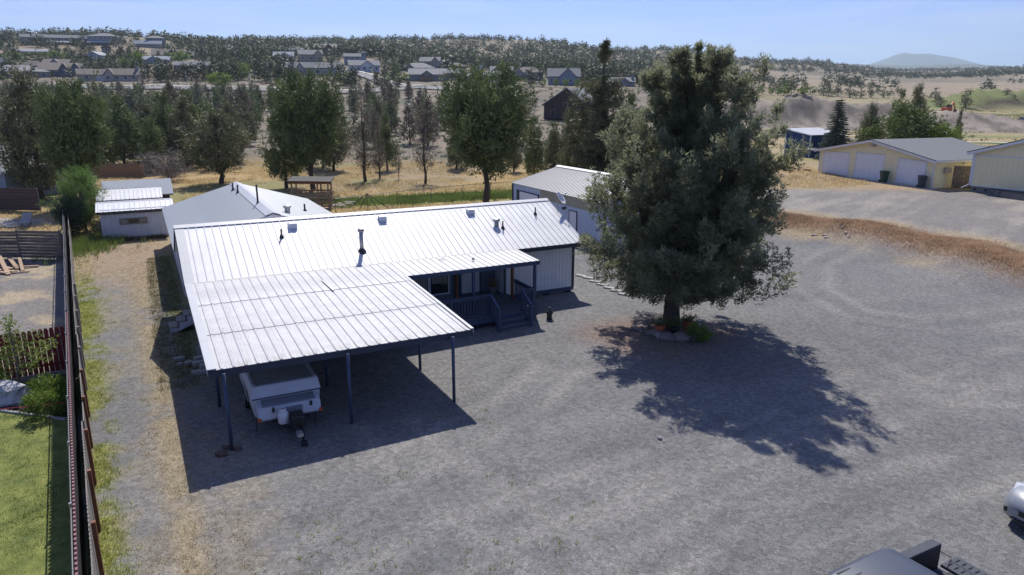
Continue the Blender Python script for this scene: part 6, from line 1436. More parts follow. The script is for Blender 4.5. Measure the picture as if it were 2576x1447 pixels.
def limbs(seed, h, prof, n, per=10, elev=(5, 62), droop=0.0, side=.22, start=.22, upmix=.6, top=.95):
    '''boughs: plume centres strung along limbs that leave the trunk; returns plumes and their axes'''
    g = np.random.default_rng(seed); zt = [a for a, b in prof]; rt = [b for a, b in prof]; P, A_ = [], []
    gridz = np.linspace(zt[0], zt[-1] * top, 300); wt = np.interp(gridz, zt, rt) ** .8 + .02; wt /= wt.sum()
    S_ = []; tt = np.sort(g.choice(gridz, n, p=wt)); az = (np.arange(n) * 2.39996 + g.normal(0, .35, n))
    for t, a in zip(tt, az):
        e = math.radians(elev[0] + (elev[1] - elev[0]) * t ** 1.3 + g.normal(0, 7)); R_ = np.interp(t, zt, rt) * g.choice([.72, .9, 1.0, 1.08, 1.2]); L = R_ / max(.35, math.cos(e))
        d = np.array([math.cos(a) * math.cos(e), math.sin(a) * math.cos(e), math.sin(e)]); sd2 = np.array([-math.sin(a), math.cos(a), 0])
        z0 = t * h - L * math.sin(e) * .55; k = max(3, int(per * L / max(rt)))
        s = np.linspace(start, 1, k) + g.normal(0, .05, k); lat = g.normal(0, 1, k) * side * L * (1.05 - .75 * s); ver = g.normal(0, .45, k) * side * L * (1.05 - .75 * s)
        p = np.array([0, 0, z0]) + d * (s * L)[:, None] + sd2 * lat[:, None]; p[:, 2] += ver - droop * (s ** 2) * L + .10 * L * s ** 3 * (droop == 0)
        ax = d[None] * (1 - upmix) + np.array([0, 0, upmix if not droop else -.5]) + sd2 * (np.sign(lat) * .35)[:, None] + g.normal(0, .2, (k, 3)); P.append(p); A_.append(ax); S_.append(np.full(k, min(1.1, .25 + .95 * R_ / max(rt))))
    P = np.vstack(P); P[:, 2] = np.clip(P[:, 2], .09 * h, h * 1.01); return P, np.vstack(A_), np.concatenate(S_)
def leaf_mesh(name, V, tone, mat):
    me = np_mesh(name, V, np.arange(len(V)).reshape(-1, 3), 3)
    a = me.attributes.new('tone', 'FLOAT', 'POINT'); a.data.foreach_set('value', tone.astype(np.float32))
    me.materials.append(mat); return me
def trunk_mesh(name, h, r, P, nl, seed, mat, top=.92, sides=7, wob=.02, lr=.045, low=.55):
    rg = random.Random(seed); mb = MB(); pts = []
    K = 7
    for k in range(K + 1):
        t = k / K; pts.append(Vector((rg.uniform(-1, 1) * wob * h * (t > 0), rg.uniform(-1, 1) * wob * h * (t > 0), t * h * top - (.15 if k == 0 else 0))))
    for k in range(K): mb.tube(pts[k], pts[k + 1], r * (1 - k / K) ** .8 * (1.25 if k == 0 else 1) + .015, r * (1 - (k + 1) / K) ** .8 + .012, sides, False)
    idx = list(range(len(P))); rg.shuffle(idx)
    for i in idx[:nl]:
        p = Vector(P[i]); zt_ = max(.08 * h, p.z * low + rg.uniform(-.05, .05) * h); zt_ = min(zt_, h * top * .98)
        f = zt_ / (h * top) * K; k = min(int(f), K - 1); a = pts[k].lerp(pts[k + 1], f - k)
        mid = a.lerp(p, .5) - Vector((0, 0, .06 * (p - a).length)); q = lr * (1.1 - zt_ / h) * (h / 8)
        mb.tube(a, mid, q, q * .7, 5, False); mb.tube(mid, p, q * .7, q * .25, 5, False)
    me = mb.mesh(name); me.materials.append(mat); return me
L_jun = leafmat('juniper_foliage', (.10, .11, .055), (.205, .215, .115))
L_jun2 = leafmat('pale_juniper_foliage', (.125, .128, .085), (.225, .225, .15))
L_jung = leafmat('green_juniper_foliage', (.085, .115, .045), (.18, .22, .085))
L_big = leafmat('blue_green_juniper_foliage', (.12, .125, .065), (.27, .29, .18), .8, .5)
L_brown = leafmat('dying_juniper_foliage', (.13, .105, .078), (.21, .175, .13))
L_spire = leafmat('olive_spire_foliage', (.092, .10, .05), (.185, .19, .095))
L_green = leafmat('bright_leaves', (.10, .165, .022), (.20, .28, .05), .8, .28)
L_mid = leafmat('mid_green_leaves', (.075, .115, .025), (.14, .185, .05), .8, .22)
L_yel = leafmat('yellow_leaves', (.38, .30, .05), (.52, .42, .08), .8, .2)
L_spruce = leafmat('blue_spruce_needles', (.055, .075, .052), (.13, .165, .13), .9, .1)
L_tam = leafmat('feathery_green', (.10, .17, .045), (.17, .26, .07), .9, .25)
L_tamd = leafmat('grey_green_feathery', (.055, .085, .055), (.10, .14, .09), .9, .2)
L_far = leafmat('far_juniper_foliage', (.048, .058, .034), (.10, .112, .062))
L_dead = leafmat('dead_twigs', (.19, .165, .15), (.28, .25, .23), .9, 0)

def tree(name, label, x, y, crown, trunk, sx=1.0, sz=1.0, rot=0.0, group=None, z=None, cat='tree'):
    T = thing(name, label, cat, (x, y, gz(x, y) if z is None else z), rot, group); T.scale = (sx, sx, sz)
    for nm, me in (('trunk', trunk), ('crown', crown)):
        o = bpy.data.objects.new(nm, me); col.objects.link(o); o.parent = T
    return T
# ---- the big juniper in the yard
bx, by = 6.65, 28.4; bh = 10.6
pbig = [(.10, 1.9), (.13, 2.9), (.19, 3.6), (.27, 3.6), (.38, 3.35), (.5, 3.15), (.6, 2.9), (.7, 2.45), (.8, 1.95), (.88, 1.4), (.95, .8), (1.0, .25)]
Pg, Ag, Sg = limbs(4, bh, pbig, 112, 9.5, (0, 70), upmix=.65, top=.97)
for lx, ly, lz in ((.1, 0, 1.06), (-.55, .2, 1.03), (.6, -.2, 1.045), (-1.0, -.3, .95), (1.05, .3, .955), (.3, .7, .96), (-.3, -.7, .94), (1.3, .4, .88), (-1.35, .4, .87)):
    zz_ = np.linspace(lz - .22, lz - .012, 7); Pg = np.vstack([Pg, np.stack([.78 * lx * (.45 + .55 * (zz_ - lz + .2) / .2), .8 * ly + 0 * zz_, zz_ * bh], 1)]); Ag = np.vstack([Ag, np.tile([lx * .1, ly * .1, 1.6], (7, 1))]); Sg = np.concatenate([Sg, np.linspace(.65, .18, 7)])
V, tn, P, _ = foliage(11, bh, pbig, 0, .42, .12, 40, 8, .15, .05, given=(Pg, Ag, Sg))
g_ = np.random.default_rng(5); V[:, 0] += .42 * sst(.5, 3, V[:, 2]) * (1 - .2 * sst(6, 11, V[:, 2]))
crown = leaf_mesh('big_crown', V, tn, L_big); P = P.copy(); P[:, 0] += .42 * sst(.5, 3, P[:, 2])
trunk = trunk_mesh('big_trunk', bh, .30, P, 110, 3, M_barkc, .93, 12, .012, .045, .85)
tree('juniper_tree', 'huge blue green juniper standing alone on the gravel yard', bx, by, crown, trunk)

# ---- juniper variants for the middle distance (unit height 8 m)
VAR = {}
def variant(key, seed, prof, mat, n=120, sp=16, bl_=4, L=.30, Wd=.11, pl=.55, pr=.24, up=.8, h=8.0, r=.2, nl=26, bark=None, lump=1.0, inner=.35, lr=.04, low=.6, leaders=2, top=.92):
    gv = limbs(seed, h, prof, int(n * .34), 7, (6, 70)) if key == 'u1' else None
    V, tn, P, _ = foliage(seed, h, prof, n if gv is None else 0, pl, pr, sp if gv is None else int(sp * 1.2), bl_, L, Wd, up, lump=lump, inner=inner, leaders=leaders, given=gv)
    VAR[key] = (leaf_mesh('crown_' + key, V, tn, mat), trunk_mesh('trunk_' + key, h, r, P, nl, seed, bark or M_barkc, top, lr=lr, low=low))
pw = [(.12, 1.2), (.2, 2.2), (.34, 2.45), (.5, 2.1), (.66, 1.5), (.82, .85), (.93, .4), (1.0, .08)]
pn = [(.12, .9), (.22, 1.7), (.38, 1.85), (.55, 1.55), (.72, 1.1), (.87, .6), (1.0, .12)]
pu = [(.2, 1.0), (.32, 2.0), (.5, 2.5), (.66, 2.3), (.8, 1.7), (.92, 1.0), (1.0, .3)]
variant('w1', 101, pw, L_jun, 170); variant('w2', 102, pw, L_jung, 170); variant('n1', 103, pn, L_jun, 120); variant('n2', 104, pn, L_jung, 120); variant('u1', 105, pu, L_jung, 170, leaders=4); variant('u2', 106, pu, L_jun, 160)
variant('b1', 107, pn, L_brown, 85, 12, 3, .28, .07, nl=60, lr=.035, inner=.3); variant('b2', 108, pu, L_brown, 80, 10, 3, .28, .07, nl=60, lr=.035)
variant('dead', 109, [(.1, 1.0), (.4, 2.0), (.8, 1.8), (1.0, .8)], L_dead, 90, 8, 4, .5, .03, h=4.0, r=.14, nl=80, bark=pmat('dead_grey_wood', (.24, .21, .19), .9, .2, 6), lr=.06, low=.4, leaders=0)
# lighter versions further off
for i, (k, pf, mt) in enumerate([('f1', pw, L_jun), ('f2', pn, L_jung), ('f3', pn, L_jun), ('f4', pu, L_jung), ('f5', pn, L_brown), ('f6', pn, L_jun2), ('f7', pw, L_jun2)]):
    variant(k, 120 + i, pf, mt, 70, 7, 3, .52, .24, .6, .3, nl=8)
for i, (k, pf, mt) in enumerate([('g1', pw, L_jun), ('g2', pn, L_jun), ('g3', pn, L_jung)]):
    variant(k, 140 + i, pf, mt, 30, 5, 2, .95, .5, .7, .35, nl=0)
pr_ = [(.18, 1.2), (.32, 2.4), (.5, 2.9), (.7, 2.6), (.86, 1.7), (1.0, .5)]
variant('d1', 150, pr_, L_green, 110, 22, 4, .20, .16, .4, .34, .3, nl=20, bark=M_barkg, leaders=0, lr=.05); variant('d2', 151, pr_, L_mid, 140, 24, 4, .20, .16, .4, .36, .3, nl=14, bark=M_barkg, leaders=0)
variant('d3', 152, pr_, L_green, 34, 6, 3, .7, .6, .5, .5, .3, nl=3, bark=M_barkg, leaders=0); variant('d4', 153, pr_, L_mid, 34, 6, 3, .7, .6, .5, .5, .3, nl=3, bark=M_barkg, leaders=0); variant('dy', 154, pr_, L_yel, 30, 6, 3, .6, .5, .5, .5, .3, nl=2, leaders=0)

def place(name, label, key, px, yb, yt, wpx=None, Y=None, group=None, rot=None, cat='tree', baseh=8.0, basew=6.2):
    if Y is None: X, Yy, Z = hit(px, yb)
    else:
        X, Yy = AT(px, 240, Y)[0], Y; Z = gz(X, Yy)
    m = mpp(Yy, Z); Zt = AT(px, yt, Yy)[2]; h = max(.4, Zt - Z)
    sx = (wpx * m / basew) if wpx else h / baseh
    return tree(name, label, X, Yy, VAR[key][0], VAR[key][1], sx, h / baseh, px * .37 if rot is None else rot, group, cat=cat)
J = 'juniper_tree'
place(J, 'large dark juniper behind the plank walls at the left edge', 'w1', 62, 470, 195, 190, 66)
place(J, 'tall dark juniper leaning over the leafy shrub left of the sheds', 'u1', 168, 490, 225, 165, 61, rot=2)
place(J, 'dark juniper directly behind the cedar fence', 'w2', 292, 418, 245, 125, 92)
place(J, 'round olive juniper on bare trunk left of the grey roof', 'u2', 556, 462, 288, 165)
place(J, 'juniper in the thicket left of the round olive juniper', 'n2', 408, 430, 235, 120, 95)
place(J, 'tall juniper behind the grey dead shrub', 'w2', 468, 425, 232, 120, 100)
place(J, 'big green juniper left of the platform, left stem', 'w2', 702, 478, 232, 120, 74)
place(J, 'big green juniper shading the wooden platform', 'u1', 772, 475, 200, 175, 72)
place(J, 'brown dying juniper with thin crown right of the platform', 'b1', 908, 461, 243, 112, 80)
place(J, 'slim dying juniper beside the brown juniper', 'b1', 946, 456, 300, 62, 83)
place(J, 'green topped juniper close behind the brown juniper', 'n2', 966, 440, 290, 70, 92)
place(J, 'half dead reddish juniper left of the wide juniper', 'b2', 1070, 462, 278, 95)
place(J, 'wide juniper with forked trunk beside the chain link fence', 'u1', 1222, 508, 188, 225)
place(J, 'bare thin sapling in front of the sandy slope', 'b2', 995, 455, 360, 26, 82)
place(J, 'small juniper left of the shop roof', 'n2', 1345, 440, 295, 85, 78)
place(J, 'slender juniper in front of the brown house', 'n1', 1440, 425, 238, 95, 80)
place(J, 'dense juniper behind the shop roof', 'w1', 1398, 430, 330, 80, 84)
place(J, 'dark juniper between the shop and the spire tree', 'w1', 1475, 440, 300, 110, 70)
place(J, 'dense juniper filling the gap right of the spire tree', 'w2', 1590, 440, 240, 130, 74)
place('dead_shrub', 'leafless grey shrub behind the shingled shed', 'dead', 400, 447, 383, 105, 80, cat='shrub', baseh=4.0, basew=4.0)
# spire tree
ps = [(.1, 2.2), (.25, 2.8), (.42, 2.4), (.5, 1.2), (.58, 2.9), (.64, .9), (.70, 2.2), (.75, .5), (.82, .42), (.88, .45), (.95, .2), (1.0, .06)]
ps2 = [(.08, 2.6), (.2, 3.3), (.38, 3.0), (.5, 2.3), (.58, 2.8), (.66, 1.6), (.72, 1.8), (.78, .8), (.86, .55), (.95, .3), (1.0, .1)]
V, tn, P, _ = foliage(31, 14.0, ps2, 0, .5, .17, 24, 5, .26, .085, given=limbs(6, 14.0, ps2, 84, 7, (22, 40), droop=.32, side=.07, start=.1, top=1.0), leaders=0)
VAR['spire'] = (leaf_mesh('crown_spire', V, tn, L_spire), trunk_mesh('trunk_spire', 14.0, .26, P, 110, 8, M_barkc, .97, 8, .008, .045, .95))
place('conifer_tree', 'tall drooping spire topped conifer left of the big juniper', 'spire', 1517, 440, 92, 165, 68, baseh=14.0, basew=6.2)
# right side
def spruce():
    h = 8.0; g = np.random.default_rng(9); Vs, Ts = [], []
    for k in range(26):
        t = .06 + k / 26 * .93; R_ = 2.1 * (1 - t) ** .85 + .08
        for b in range(int(9 + 8 * (1 - t))):
            az = g.uniform(0, 6.28); n = max(6, int(34 * R_ / 2)); s = g.uniform(.1, 1, n)
            rr_ = R_ * g.uniform(.8, 1.1) * s; z = t * h - .28 * rr_ + .12 * rr_ ** 2 * .3
            B = np.stack([rr_ * np.cos(az) + g.normal(0, .09, n), rr_ * np.sin(az) + g.normal(0, .09, n), z + g.normal(0, .04, n)], 1)
            for q in range(4):
                D = np.stack([np.cos(az) + g.normal(0, .6, n), np.sin(az) + g.normal(0, .6, n), g.normal(-.05, .3, n)], 1); D /= np.linalg.norm(D, axis=1)[:, None]
                N = np.cross(D, g.normal(size=(n, 3))); N /= np.linalg.norm(N, axis=1)[:, None]
                Vs.append(np.stack([B - N * .035, B + N * .035, B + D * .26], 1).reshape(-1, 3)); Ts.append(np.repeat(np.clip(.2 + .6 * s + g.normal(0, .15, n), 0, 1), 3))
    V = np.vstack(Vs); V[:, 2] = np.maximum(V[:, 2], .05)
    VAR['spruce'] = (leaf_mesh('crown_spruce', V, np.concatenate(Ts), L_spruce), trunk_mesh('trunk_spruce', 8.0, .17, np.zeros((0, 3)), 0, 4, M_barkc, .99))
spruce()
place('spruce_tree', 'conical blue spruce beside the blue shed', 'spruce', 2116, 425, 245, 92, 92, baseh=8.0, basew=4.2)
place(J, 'ragged juniper left of the broad green tree behind the garage', 'w1', 2200, 420, 265, 70, 97)
place(J, 'juniper rising behind the broad green tree, left of two', 'n2', 2268, 400, 228, 70, 112)
place(J, 'tall juniper rising behind the broad green tree, right of two', 'w1', 2312, 400, 218, 80, 118)
place('broadleaf_tree', 'broad dark green tree behind the yellow garage', 'd2', 2292, 425, 272, 160, 92, basew=5.8)
place('broadleaf_tree', 'bright yellow green tree behind the garage roof', 'd1', 2392, 425, 312, 92, 88, basew=5.8)
place(J, 'thin juniper right of the bright green tree', 'n1', 2424, 410, 275, 30, 100)
place(J, 'small dark juniper at the right end of the garage roof', 'n1', 2432, 420, 350, 42, 86)
place('sapling', 'thin green sapling standing on the roadside at the right', 'd4', 2463, 372, 340, 9, 135, basew=5.8)
place('sapling', 'tiny conifer sapling in front of the blue shed', 'n1', 1992, 407, 382, 16, 88)
# left foreground plants
place('broadleaf_shrub', 'tall feathery bright green shrub at the far end of the slatted fence', 'tam', 165, 575, 435, 120, 51, cat='shrub') if False else None
V, tn, P, _ = foliage(61, 4.0, [(.12, .8), (.3, 1.7), (.55, 1.9), (.78, 1.5), (.92, .9), (1.0, .4)], 120, .5, .16, 26, 6, .2, .035, 1.1, lump=1.0, inner=.25)
VAR['tam'] = (leaf_mesh('crown_tam', V, tn, L_tam), trunk_mesh('trunk_tam', 4.0, .07, P, 60, 4, M_barkg, .8, 5, .03, .05, .3))
V, tn, P, _ = foliage(62, 2.5, [(.05, .7), (.3, 1.2), (.6, 1.15), (.85, .8), (1.0, .4)], 90, .4, .13, 24, 6, .16, .03, 1.3, lump=.9, inner=.2)
VAR['tamd'] = (leaf_mesh('crown_tamd', V, tn, L_tamd), trunk_mesh('trunk_tamd', 2.5, .05, P, 40, 4, M_barkg, .8, 5, .03, .05, .2))
place('feathery_shrub', 'tall feathery bright green shrub at the far end of the slatted fence', 'tam', 166, 578, 432, 122, 50, cat='shrub', baseh=4.0, basew=4.0)
place('feathery_shrub', 'grey green feathery shrub in the neighbour yard by the fence', 'tamd', 126, 578, 492, 88, 49, cat='shrub', baseh=2.5, basew=2.7)
V, tn, P, _ = foliage(63, 2.6, [(.3, .35), (.42, .85), (.55, 1.1), (.68, .9), (.82, .45), (1.0, .12)], 60, .3, .13, 9, 5, .07, .05, .3, lump=1.0, inner=.3, flat=.5)
VAR['young'] = (leaf_mesh('crown_young', V, tn, leafmat('young_leaves', (.14, .19, .04), (.27, .33, .085), .8, .3)), trunk_mesh('trunk_young', 2.6, .045, P, 45, 4, M_barkg, .9, 7, .02, .03, .7))
x, y = W(-4.35, 26.95); T = tree('young_tree', 'young small leaved tree in the mulch bed before the red fence', x, y, *VAR['young'], .95, 1.0, .4)
V, tn, P, _ = foliage(64, .75, [(.05, .42), (.35, .5), (.7, .42), (1.0, .15)], 55, .12, .08, 16, 5, .06, .035, .6, lump=.4, inner=.5)
VAR['bush'] = (leaf_mesh('crown_bush', V, tn, L_green), trunk_mesh('trunk_bush', .75, .02, P, 10, 4, M_barkg, .6, 5, .02, .1, .2))
for u, v, s, lb in ((-3.5, 24.55, 1.05, 'rounded light green bush in front at the lawn edge'), (-3.42, 25.75, 1.1, 'rounded light green bush behind the front one in the mulch bed'), (-5.35, 27.1, 1.25, 'dark green bush at the left edge under the young tree'), (-3.0, 25.2, .8, 'shaded green bush against the slatted fence')):
    x, y = W(u, v); tree('bush', lb, x, y, *VAR['bush'], s, s, u, cat='bush')
# ---- woods behind: individuals
rg = random.Random(77); cnt = 0
keys_f = ['f1', 'f2', 'f3', 'f4', 'f6', 'f7', 'f5']
taken = []
def free(x, y, d):
    for a, b in taken:
        if abs(a - x) < d and abs(b - y) < d: return False
    taken.append((x, y)); return True
tries = 0
while cnt < 205 and tries < 8000:
    tries += 1
    px = rg.uniform(-80, 1420); Y = math.exp(rg.uniform(math.log(88), math.log(262))) if cnt % 2 else rg.uniform(110, 268)
    pa = .95 if px < 640 else .75 if px < 860 else .68
    if rg.random() > pa: continue
    if 860 < px < 1110 and Y < 115: continue
    if 1330 < px < 1500 and 100 < Y < 225: continue
    if 225 < px < 300 and Y < 125: continue
    X = AT(px, 240, Y)[0]
    if not free(X, Y, 2.6): continue
    h = rg.uniform(5.0, 8.6) * (1.0 if px < 700 else .92); k = rg.choice(keys_f if px < 700 else keys_f + ['f2', 'f3'])
    if Y < 110 and k != 'f5': k = rg.choice(['w1', 'w2', 'n1', 'n2'])
    zm = AT(px, rg.uniform(203, 222) if px < 1200 else 215, Y)[2] - gz(X, Y)
    if Y > 120 and px < 1300: h = min(h, max(2.5, zm))
    band = [b for lim, b in ((100, 'above the plank walls at the left edge'), (250, 'above the feathery green shrub'), (400, 'above the cedar fence'), (520, 'above the dead grey shrub'), (640, 'above the round olive juniper'), (870, 'behind the platform junipers'), (1000, 'behind the brown dying juniper'), (1120, 'behind the half dead reddish juniper'), (1300, 'behind the wide forked juniper'), (9999, 'left of the brown house')) if px < lim][0]
    row = 'nearest' if Y < 120 else 'second' if Y < 155 else 'third' if Y < 200 else 'farthest'
    tint = 'brownish' if k == 'f5' else 'greyish' if k in ('f6', 'f7') else 'green' if k in ('f2', 'f4', 'w2', 'n2') else 'dark olive'
    lb = ('tall ' if h > 6.8 else 'short ' if h < 5.2 else '') + tint + ' juniper in the ' + row + ' row ' + band
    t = tree(J, lb, X, Y, *VAR[k], h / 8 * rg.uniform(.75, 1.0), h / 8, rg.uniform(0, 6), 'wood ' + band); cnt += 1
# ---- trees among the far houses: individuals
cnt = 0; tries = 0
while cnt < 75 and tries < 4000:
    tries += 1
    px = rg.uniform(-40, 1640); Y = math.exp(rg.uniform(math.log(275), math.log(640)))
    X = AT(px, 240, Y)[0]
    if hides_house(X, Y) or not free(X, Y, 9): continue
    green = rg.random() < (.42 if px < 640 else .22) and Y < 480
    h = rg.uniform(5, 8.5); k = rg.choice(['d3', 'd4', 'd3']) if green else rg.choice(['g1', 'g2', 'g3'])
    if green: h = rg.uniform(3.5, 6.5)
    side = [b for lim, b in ((160, 'at the far left'), (300, 'below the hilltop lodge'), (440, 'near the pale blue roof'), (600, 'near the long dark brown house'), (760, 'near the yellow shrub'), (930, 'near the white cottage'), (1110, 'near the grey green roofs'), (1300, 'near the beige front row house'), (1480, 'near the blue grey gable house'), (9999, 'right of the spire tree')) if px < lim][0]
    row = 'lowest' if Y < 340 else 'middle' if Y < 450 else 'upper'
    tree('broadleaf_tree' if green else J, ('light green tree' if green else 'tall dark juniper' if h > 7 else 'dark juniper') + ' on the ' + row + ' far slope ' + side, X, Y, *VAR[k], h / 8 * rg.uniform(.9, 1.2), h / 8, rg.uniform(0, 6), ('green trees' if green else 'junipers') + ' on the far slope ' + side); cnt += 1
for px, yb, yt, w_, k, lb in ((38, 170, 131, 44, 'd4', 'large round green tree at the far left above the hipped house'), (100, 158, 131, 46, 'd4', 'round green tree beside the light green row on the left slope'), (150, 152, 128, 50, 'd3', 'wide light green tree below the lodge'), (180, 160, 134, 30, 'd3', 'small yellow green tree right of the wide light green tree'), (345, 178, 128, 26, 'd3', 'tall light green tree left of the pale blue roof'), (318, 175, 145, 24, 'd3', 'light green tree at the left of the tall one'), (448, 162, 128, 42, 'd3', 'light green tree beside the tan roofed house'), (560, 225, 182, 46, 'd3', 'bright green street tree right of the red sculpture'), (672, 160, 140, 26, 'dy', 'bright yellow shrub by the white car'), (655, 152, 136, 12, 'dy', 'small yellow shrub left of the bright yellow one'), (1010, 208, 182, 28, 'd3', 'light green tree at the end of the climbing street'), (948, 200, 185, 14, 'd3', 'small light green street tree left of the junction'), (980, 202, 182, 14, 'd3', 'narrow light green street tree near the junction')):
    place('broadleaf_tree' if k != 'dy' else 'yellow_shrub', lb, k, px, yb, yt, w_, basew=5.8, cat='tree' if k != 'dy' else 'shrub')
for i, px in enumerate((1367, 1397, 1424, 1451)): place('sapling', ['young green tree at the left of the four before the blue gable house', 'second young green tree before the blue gable house', 'third young green tree before the blue gable house', 'rightmost young green tree before the blue gable house'][i], 'd3', px, 220, 198, 12, basew=5.8)
# ---- trees of the right-hand field
rt_ = [(2072, 240, 200, 34, 'g1'), (2084, 243, 212, 22, 'g2'), (2107, 243, 208, 22, 'g2'), (2137, 246, 213, 26, 'g1'), (2164, 247, 220, 24, 'g1'), (2190, 246, 214, 22, 'g2'), (2223, 246, 219, 22, 'g1'), (2241, 240, 224, 14, 'g1'), (2257, 236, 219, 12, 'g2'), (2352, 252, 222, 26, 'g1'), (2366, 268, 247, 24, 'g1'), (2428, 273, 230, 32, 'g2'), (2531, 240, 223, 20, 'g1'), (2552, 248, 239, 10, 'g3'), (1990, 238, 193, 20, 'g2'), (2022, 232, 197, 18, 'g1'), (1972, 240, 205, 26, 'd4'), (2038, 238, 216, 26, 'd3'), (2018, 240, 220, 20, 'd3'), (1938, 238, 220, 12, 'd3'), (1956, 240, 222, 10, 'd3'), (1978, 240, 216, 16, 'd3'), (1945, 232, 196, 24, 'g1'), (1960, 232, 200, 20, 'g2'), (2208, 235, 218, 16, 'g2'), (1906, 238, 215, 16, 'd3'), (1918, 236, 208, 14, 'g3')]
rl = ['among the left cluster of the right field', 'in the middle row of the right field', 'near the dirt track in the right field']
for i, (px, yb, yt, w_, k) in enumerate(rt_):
    reg = rl[0] if px < 2060 else rl[1] if px < 2300 else rl[2]; gr = k.startswith('d')
    ORD = ['first', 'second', 'third', 'fourth', 'fifth', 'sixth', 'seventh', 'eighth', 'ninth', 'tenth', 'eleventh', 'twelfth']; same = sorted(q[0] for q in rt_ if q[4].startswith('d') == gr and (rl[0] if q[0] < 2060 else rl[1] if q[0] < 2300 else rl[2]) == reg)
    place('broadleaf_tree' if gr else J, ORD[same.index(px)] + (' light green tree ' if gr else ' dark juniper ') + 'from the left ' + reg, k, px, yb, yt, w_, basew=5.8 if gr else 5.0, group=('green trees ' if gr else 'junipers ') + reg)
# ---- the far wooded slopes: one mass
def far_wood():
    g = np.random.default_rng(21); N = 42000
    px = g.uniform(-200, 2800, N); Y = np.exp(g.uniform(np.log(470), np.log(2600), N))
    q = (px - CX) / FPX * _c; X = q * Y
    dens = .6 * fbm(X / 90, Y / 90, 200, 4) + .4 * fbm(X / 28, Y / 28, 205, 3)
    right = px > 1840
    keep = np.where(right, np.where(Y > 1000, dens > .33, np.where((Y > 520) & (Y < 640), dens > .60, dens > .68)), dens > np.where(Y < 650, .50, .36))
    keep &= ~((px < 450) & (Y < 700) & (g.uniform(0, 1, N) > .5)) & (g.uniform(0, 1, N) < np.clip(.3 + Y / 1600, 0, 1))
    X, Y = X[keep][:13000], Y[keep][:13000]; Z = gz_np(X, Y); n = len(X)
    V, tn, _, _ = foliage(500, 1.0, [(.06, .22), (.2, .32), (.45, .27), (.75, .15), (1.0, .03)], 12, .10, .05, 3, 1, .26, .16, .8, lump=.6)
    k = len(V); h = 3 + 6.5 * g.uniform(0, 1, n) ** 1.4; w = h * g.uniform(.9, 1.5, n); a = g.uniform(0, 6.28, n); ca_, sa_ = np.cos(a), np.sin(a)
    VX = X[:, None] + (V[None, :, 0] * ca_[:, None] - V[None, :, 1] * sa_[:, None]) * w[:, None]
    VY = Y[:, None] + (V[None, :, 0] * sa_[:, None] + V[None, :, 1] * ca_[:, None]) * w[:, None]
    VZ = Z[:, None] - .3 + V[None, :, 2] * h[:, None]
    VV = np.stack([VX, VY, VZ], -1).reshape(-1, 3)
    o = link('far_wood', leaf_mesh('far_wood', VV, np.tile(tn, n), L_far), None); tag(o, 'juniper woods covering the far hillsides', None, None, 'stuff'); print('far trees', n)
far_wood()
def mid_wood():
    g = np.random.default_rng(33); N = 11000
    px = g.uniform(-150, 1880, N); Y = np.exp(g.uniform(np.log(115), np.log(640), N)); X = (px - CX) / FPX * _c * Y
    ok = fbm(X / 30, Y / 30, 210, 3) > .44
    for hx, hy in HOUSES: ok &= ~((np.abs(X / Y * hy - hx) < 8.5) & (Y > hy - 45) & (Y < hy + 12))
    ok &= ~((Y < 285) & ((Y > 250) | (g.uniform(0, 1, N) > .35))) & ~((Y < 250) & (px > 860) & (g.uniform(0, 1, N) > .35)) & ~((Y < 160) & (px > 1300))
    ok &= ~((px > 830) & (px < 1070) & (Y < 380) & (np.abs(px - (1062 - (Y - 286) * 2.2)) < 45))
    X, Y = X[ok][:2300], Y[ok][:2300]; Z = gz_np(X, Y); n = len(X)
    V, tn, _, _ = foliage(501, 1.0, [(.08, .2), (.2, .30), (.45, .26), (.75, .15), (1.0, .03)], 18, .10, .05, 4, 2, .15, .075, .8, lump=.8)
    h = g.uniform(3.0, 7.5, n) * np.where(Y < 285, .52, 1); w = h * g.uniform(.8, 1.4, n); a = g.uniform(0, 6.28, n); ca_, sa_ = np.cos(a), np.sin(a)
    VV = np.stack([X[:, None] + (V[None, :, 0] * ca_[:, None] - V[None, :, 1] * sa_[:, None]) * w[:, None], Y[:, None] + (V[None, :, 0] * sa_[:, None] + V[None, :, 1] * ca_[:, None]) * w[:, None], Z[:, None] - .2 + V[None, :, 2] * h[:, None]], -1).reshape(-1, 3)
    o = link('juniper_scrub', leaf_mesh('juniper_scrub', VV, np.tile(tn, n), L_far), None); tag(o, 'juniper scrub filling the slope between the far houses', None, None, 'stuff')
mid_wood()
# ================================================================== STONES, POTS, GRASS
rr = random.Random(12)
pos = [(6.65 + 1.15 * math.cos(a) * q, 28.05 + .85 * math.sin(a) * q, s) for a, q, s in [(math.pi * 2 * k / 24 + rr.uniform(-.1, .1), rr.uniform(.75, 1.3), rr.choice([.12, .15, .18, .22, .28])) for k in range(24)]]
pos += [(6.2, 27.0, .34), (6.75, 26.95, .42), (7.15, 27.0, .24), (5.6, 27.6, .2), (5.35, 27.9, .16), (7.9, 28.0, .2)]
for i, (x, y, s) in enumerate(pos):
    o = MB().blob((0, 0, s * .25), (s * rr.uniform(.9, 1.3), s * rr.uniform(.7, 1.0), s * .55), i, 8, 5, .2).build('field_stone', M_rockl if i % 3 and i < 24 else M_rock, None, True); o.location = (x, y, gz(x, y)); o.rotation_euler.z = rr.uniform(0, 6)
    if i == 25: tag(o, 'largest rounded boulder at the front of the ring under the big juniper', 'stone')
    else: tag(o, ('pale' if i % 3 and i < 24 else 'reddish brown') + ' field stone in the ring round the trunk of the big juniper', 'stone', 'ring of stones under the big juniper, ' + ('pale' if i % 3 and i < 24 else 'reddish'))
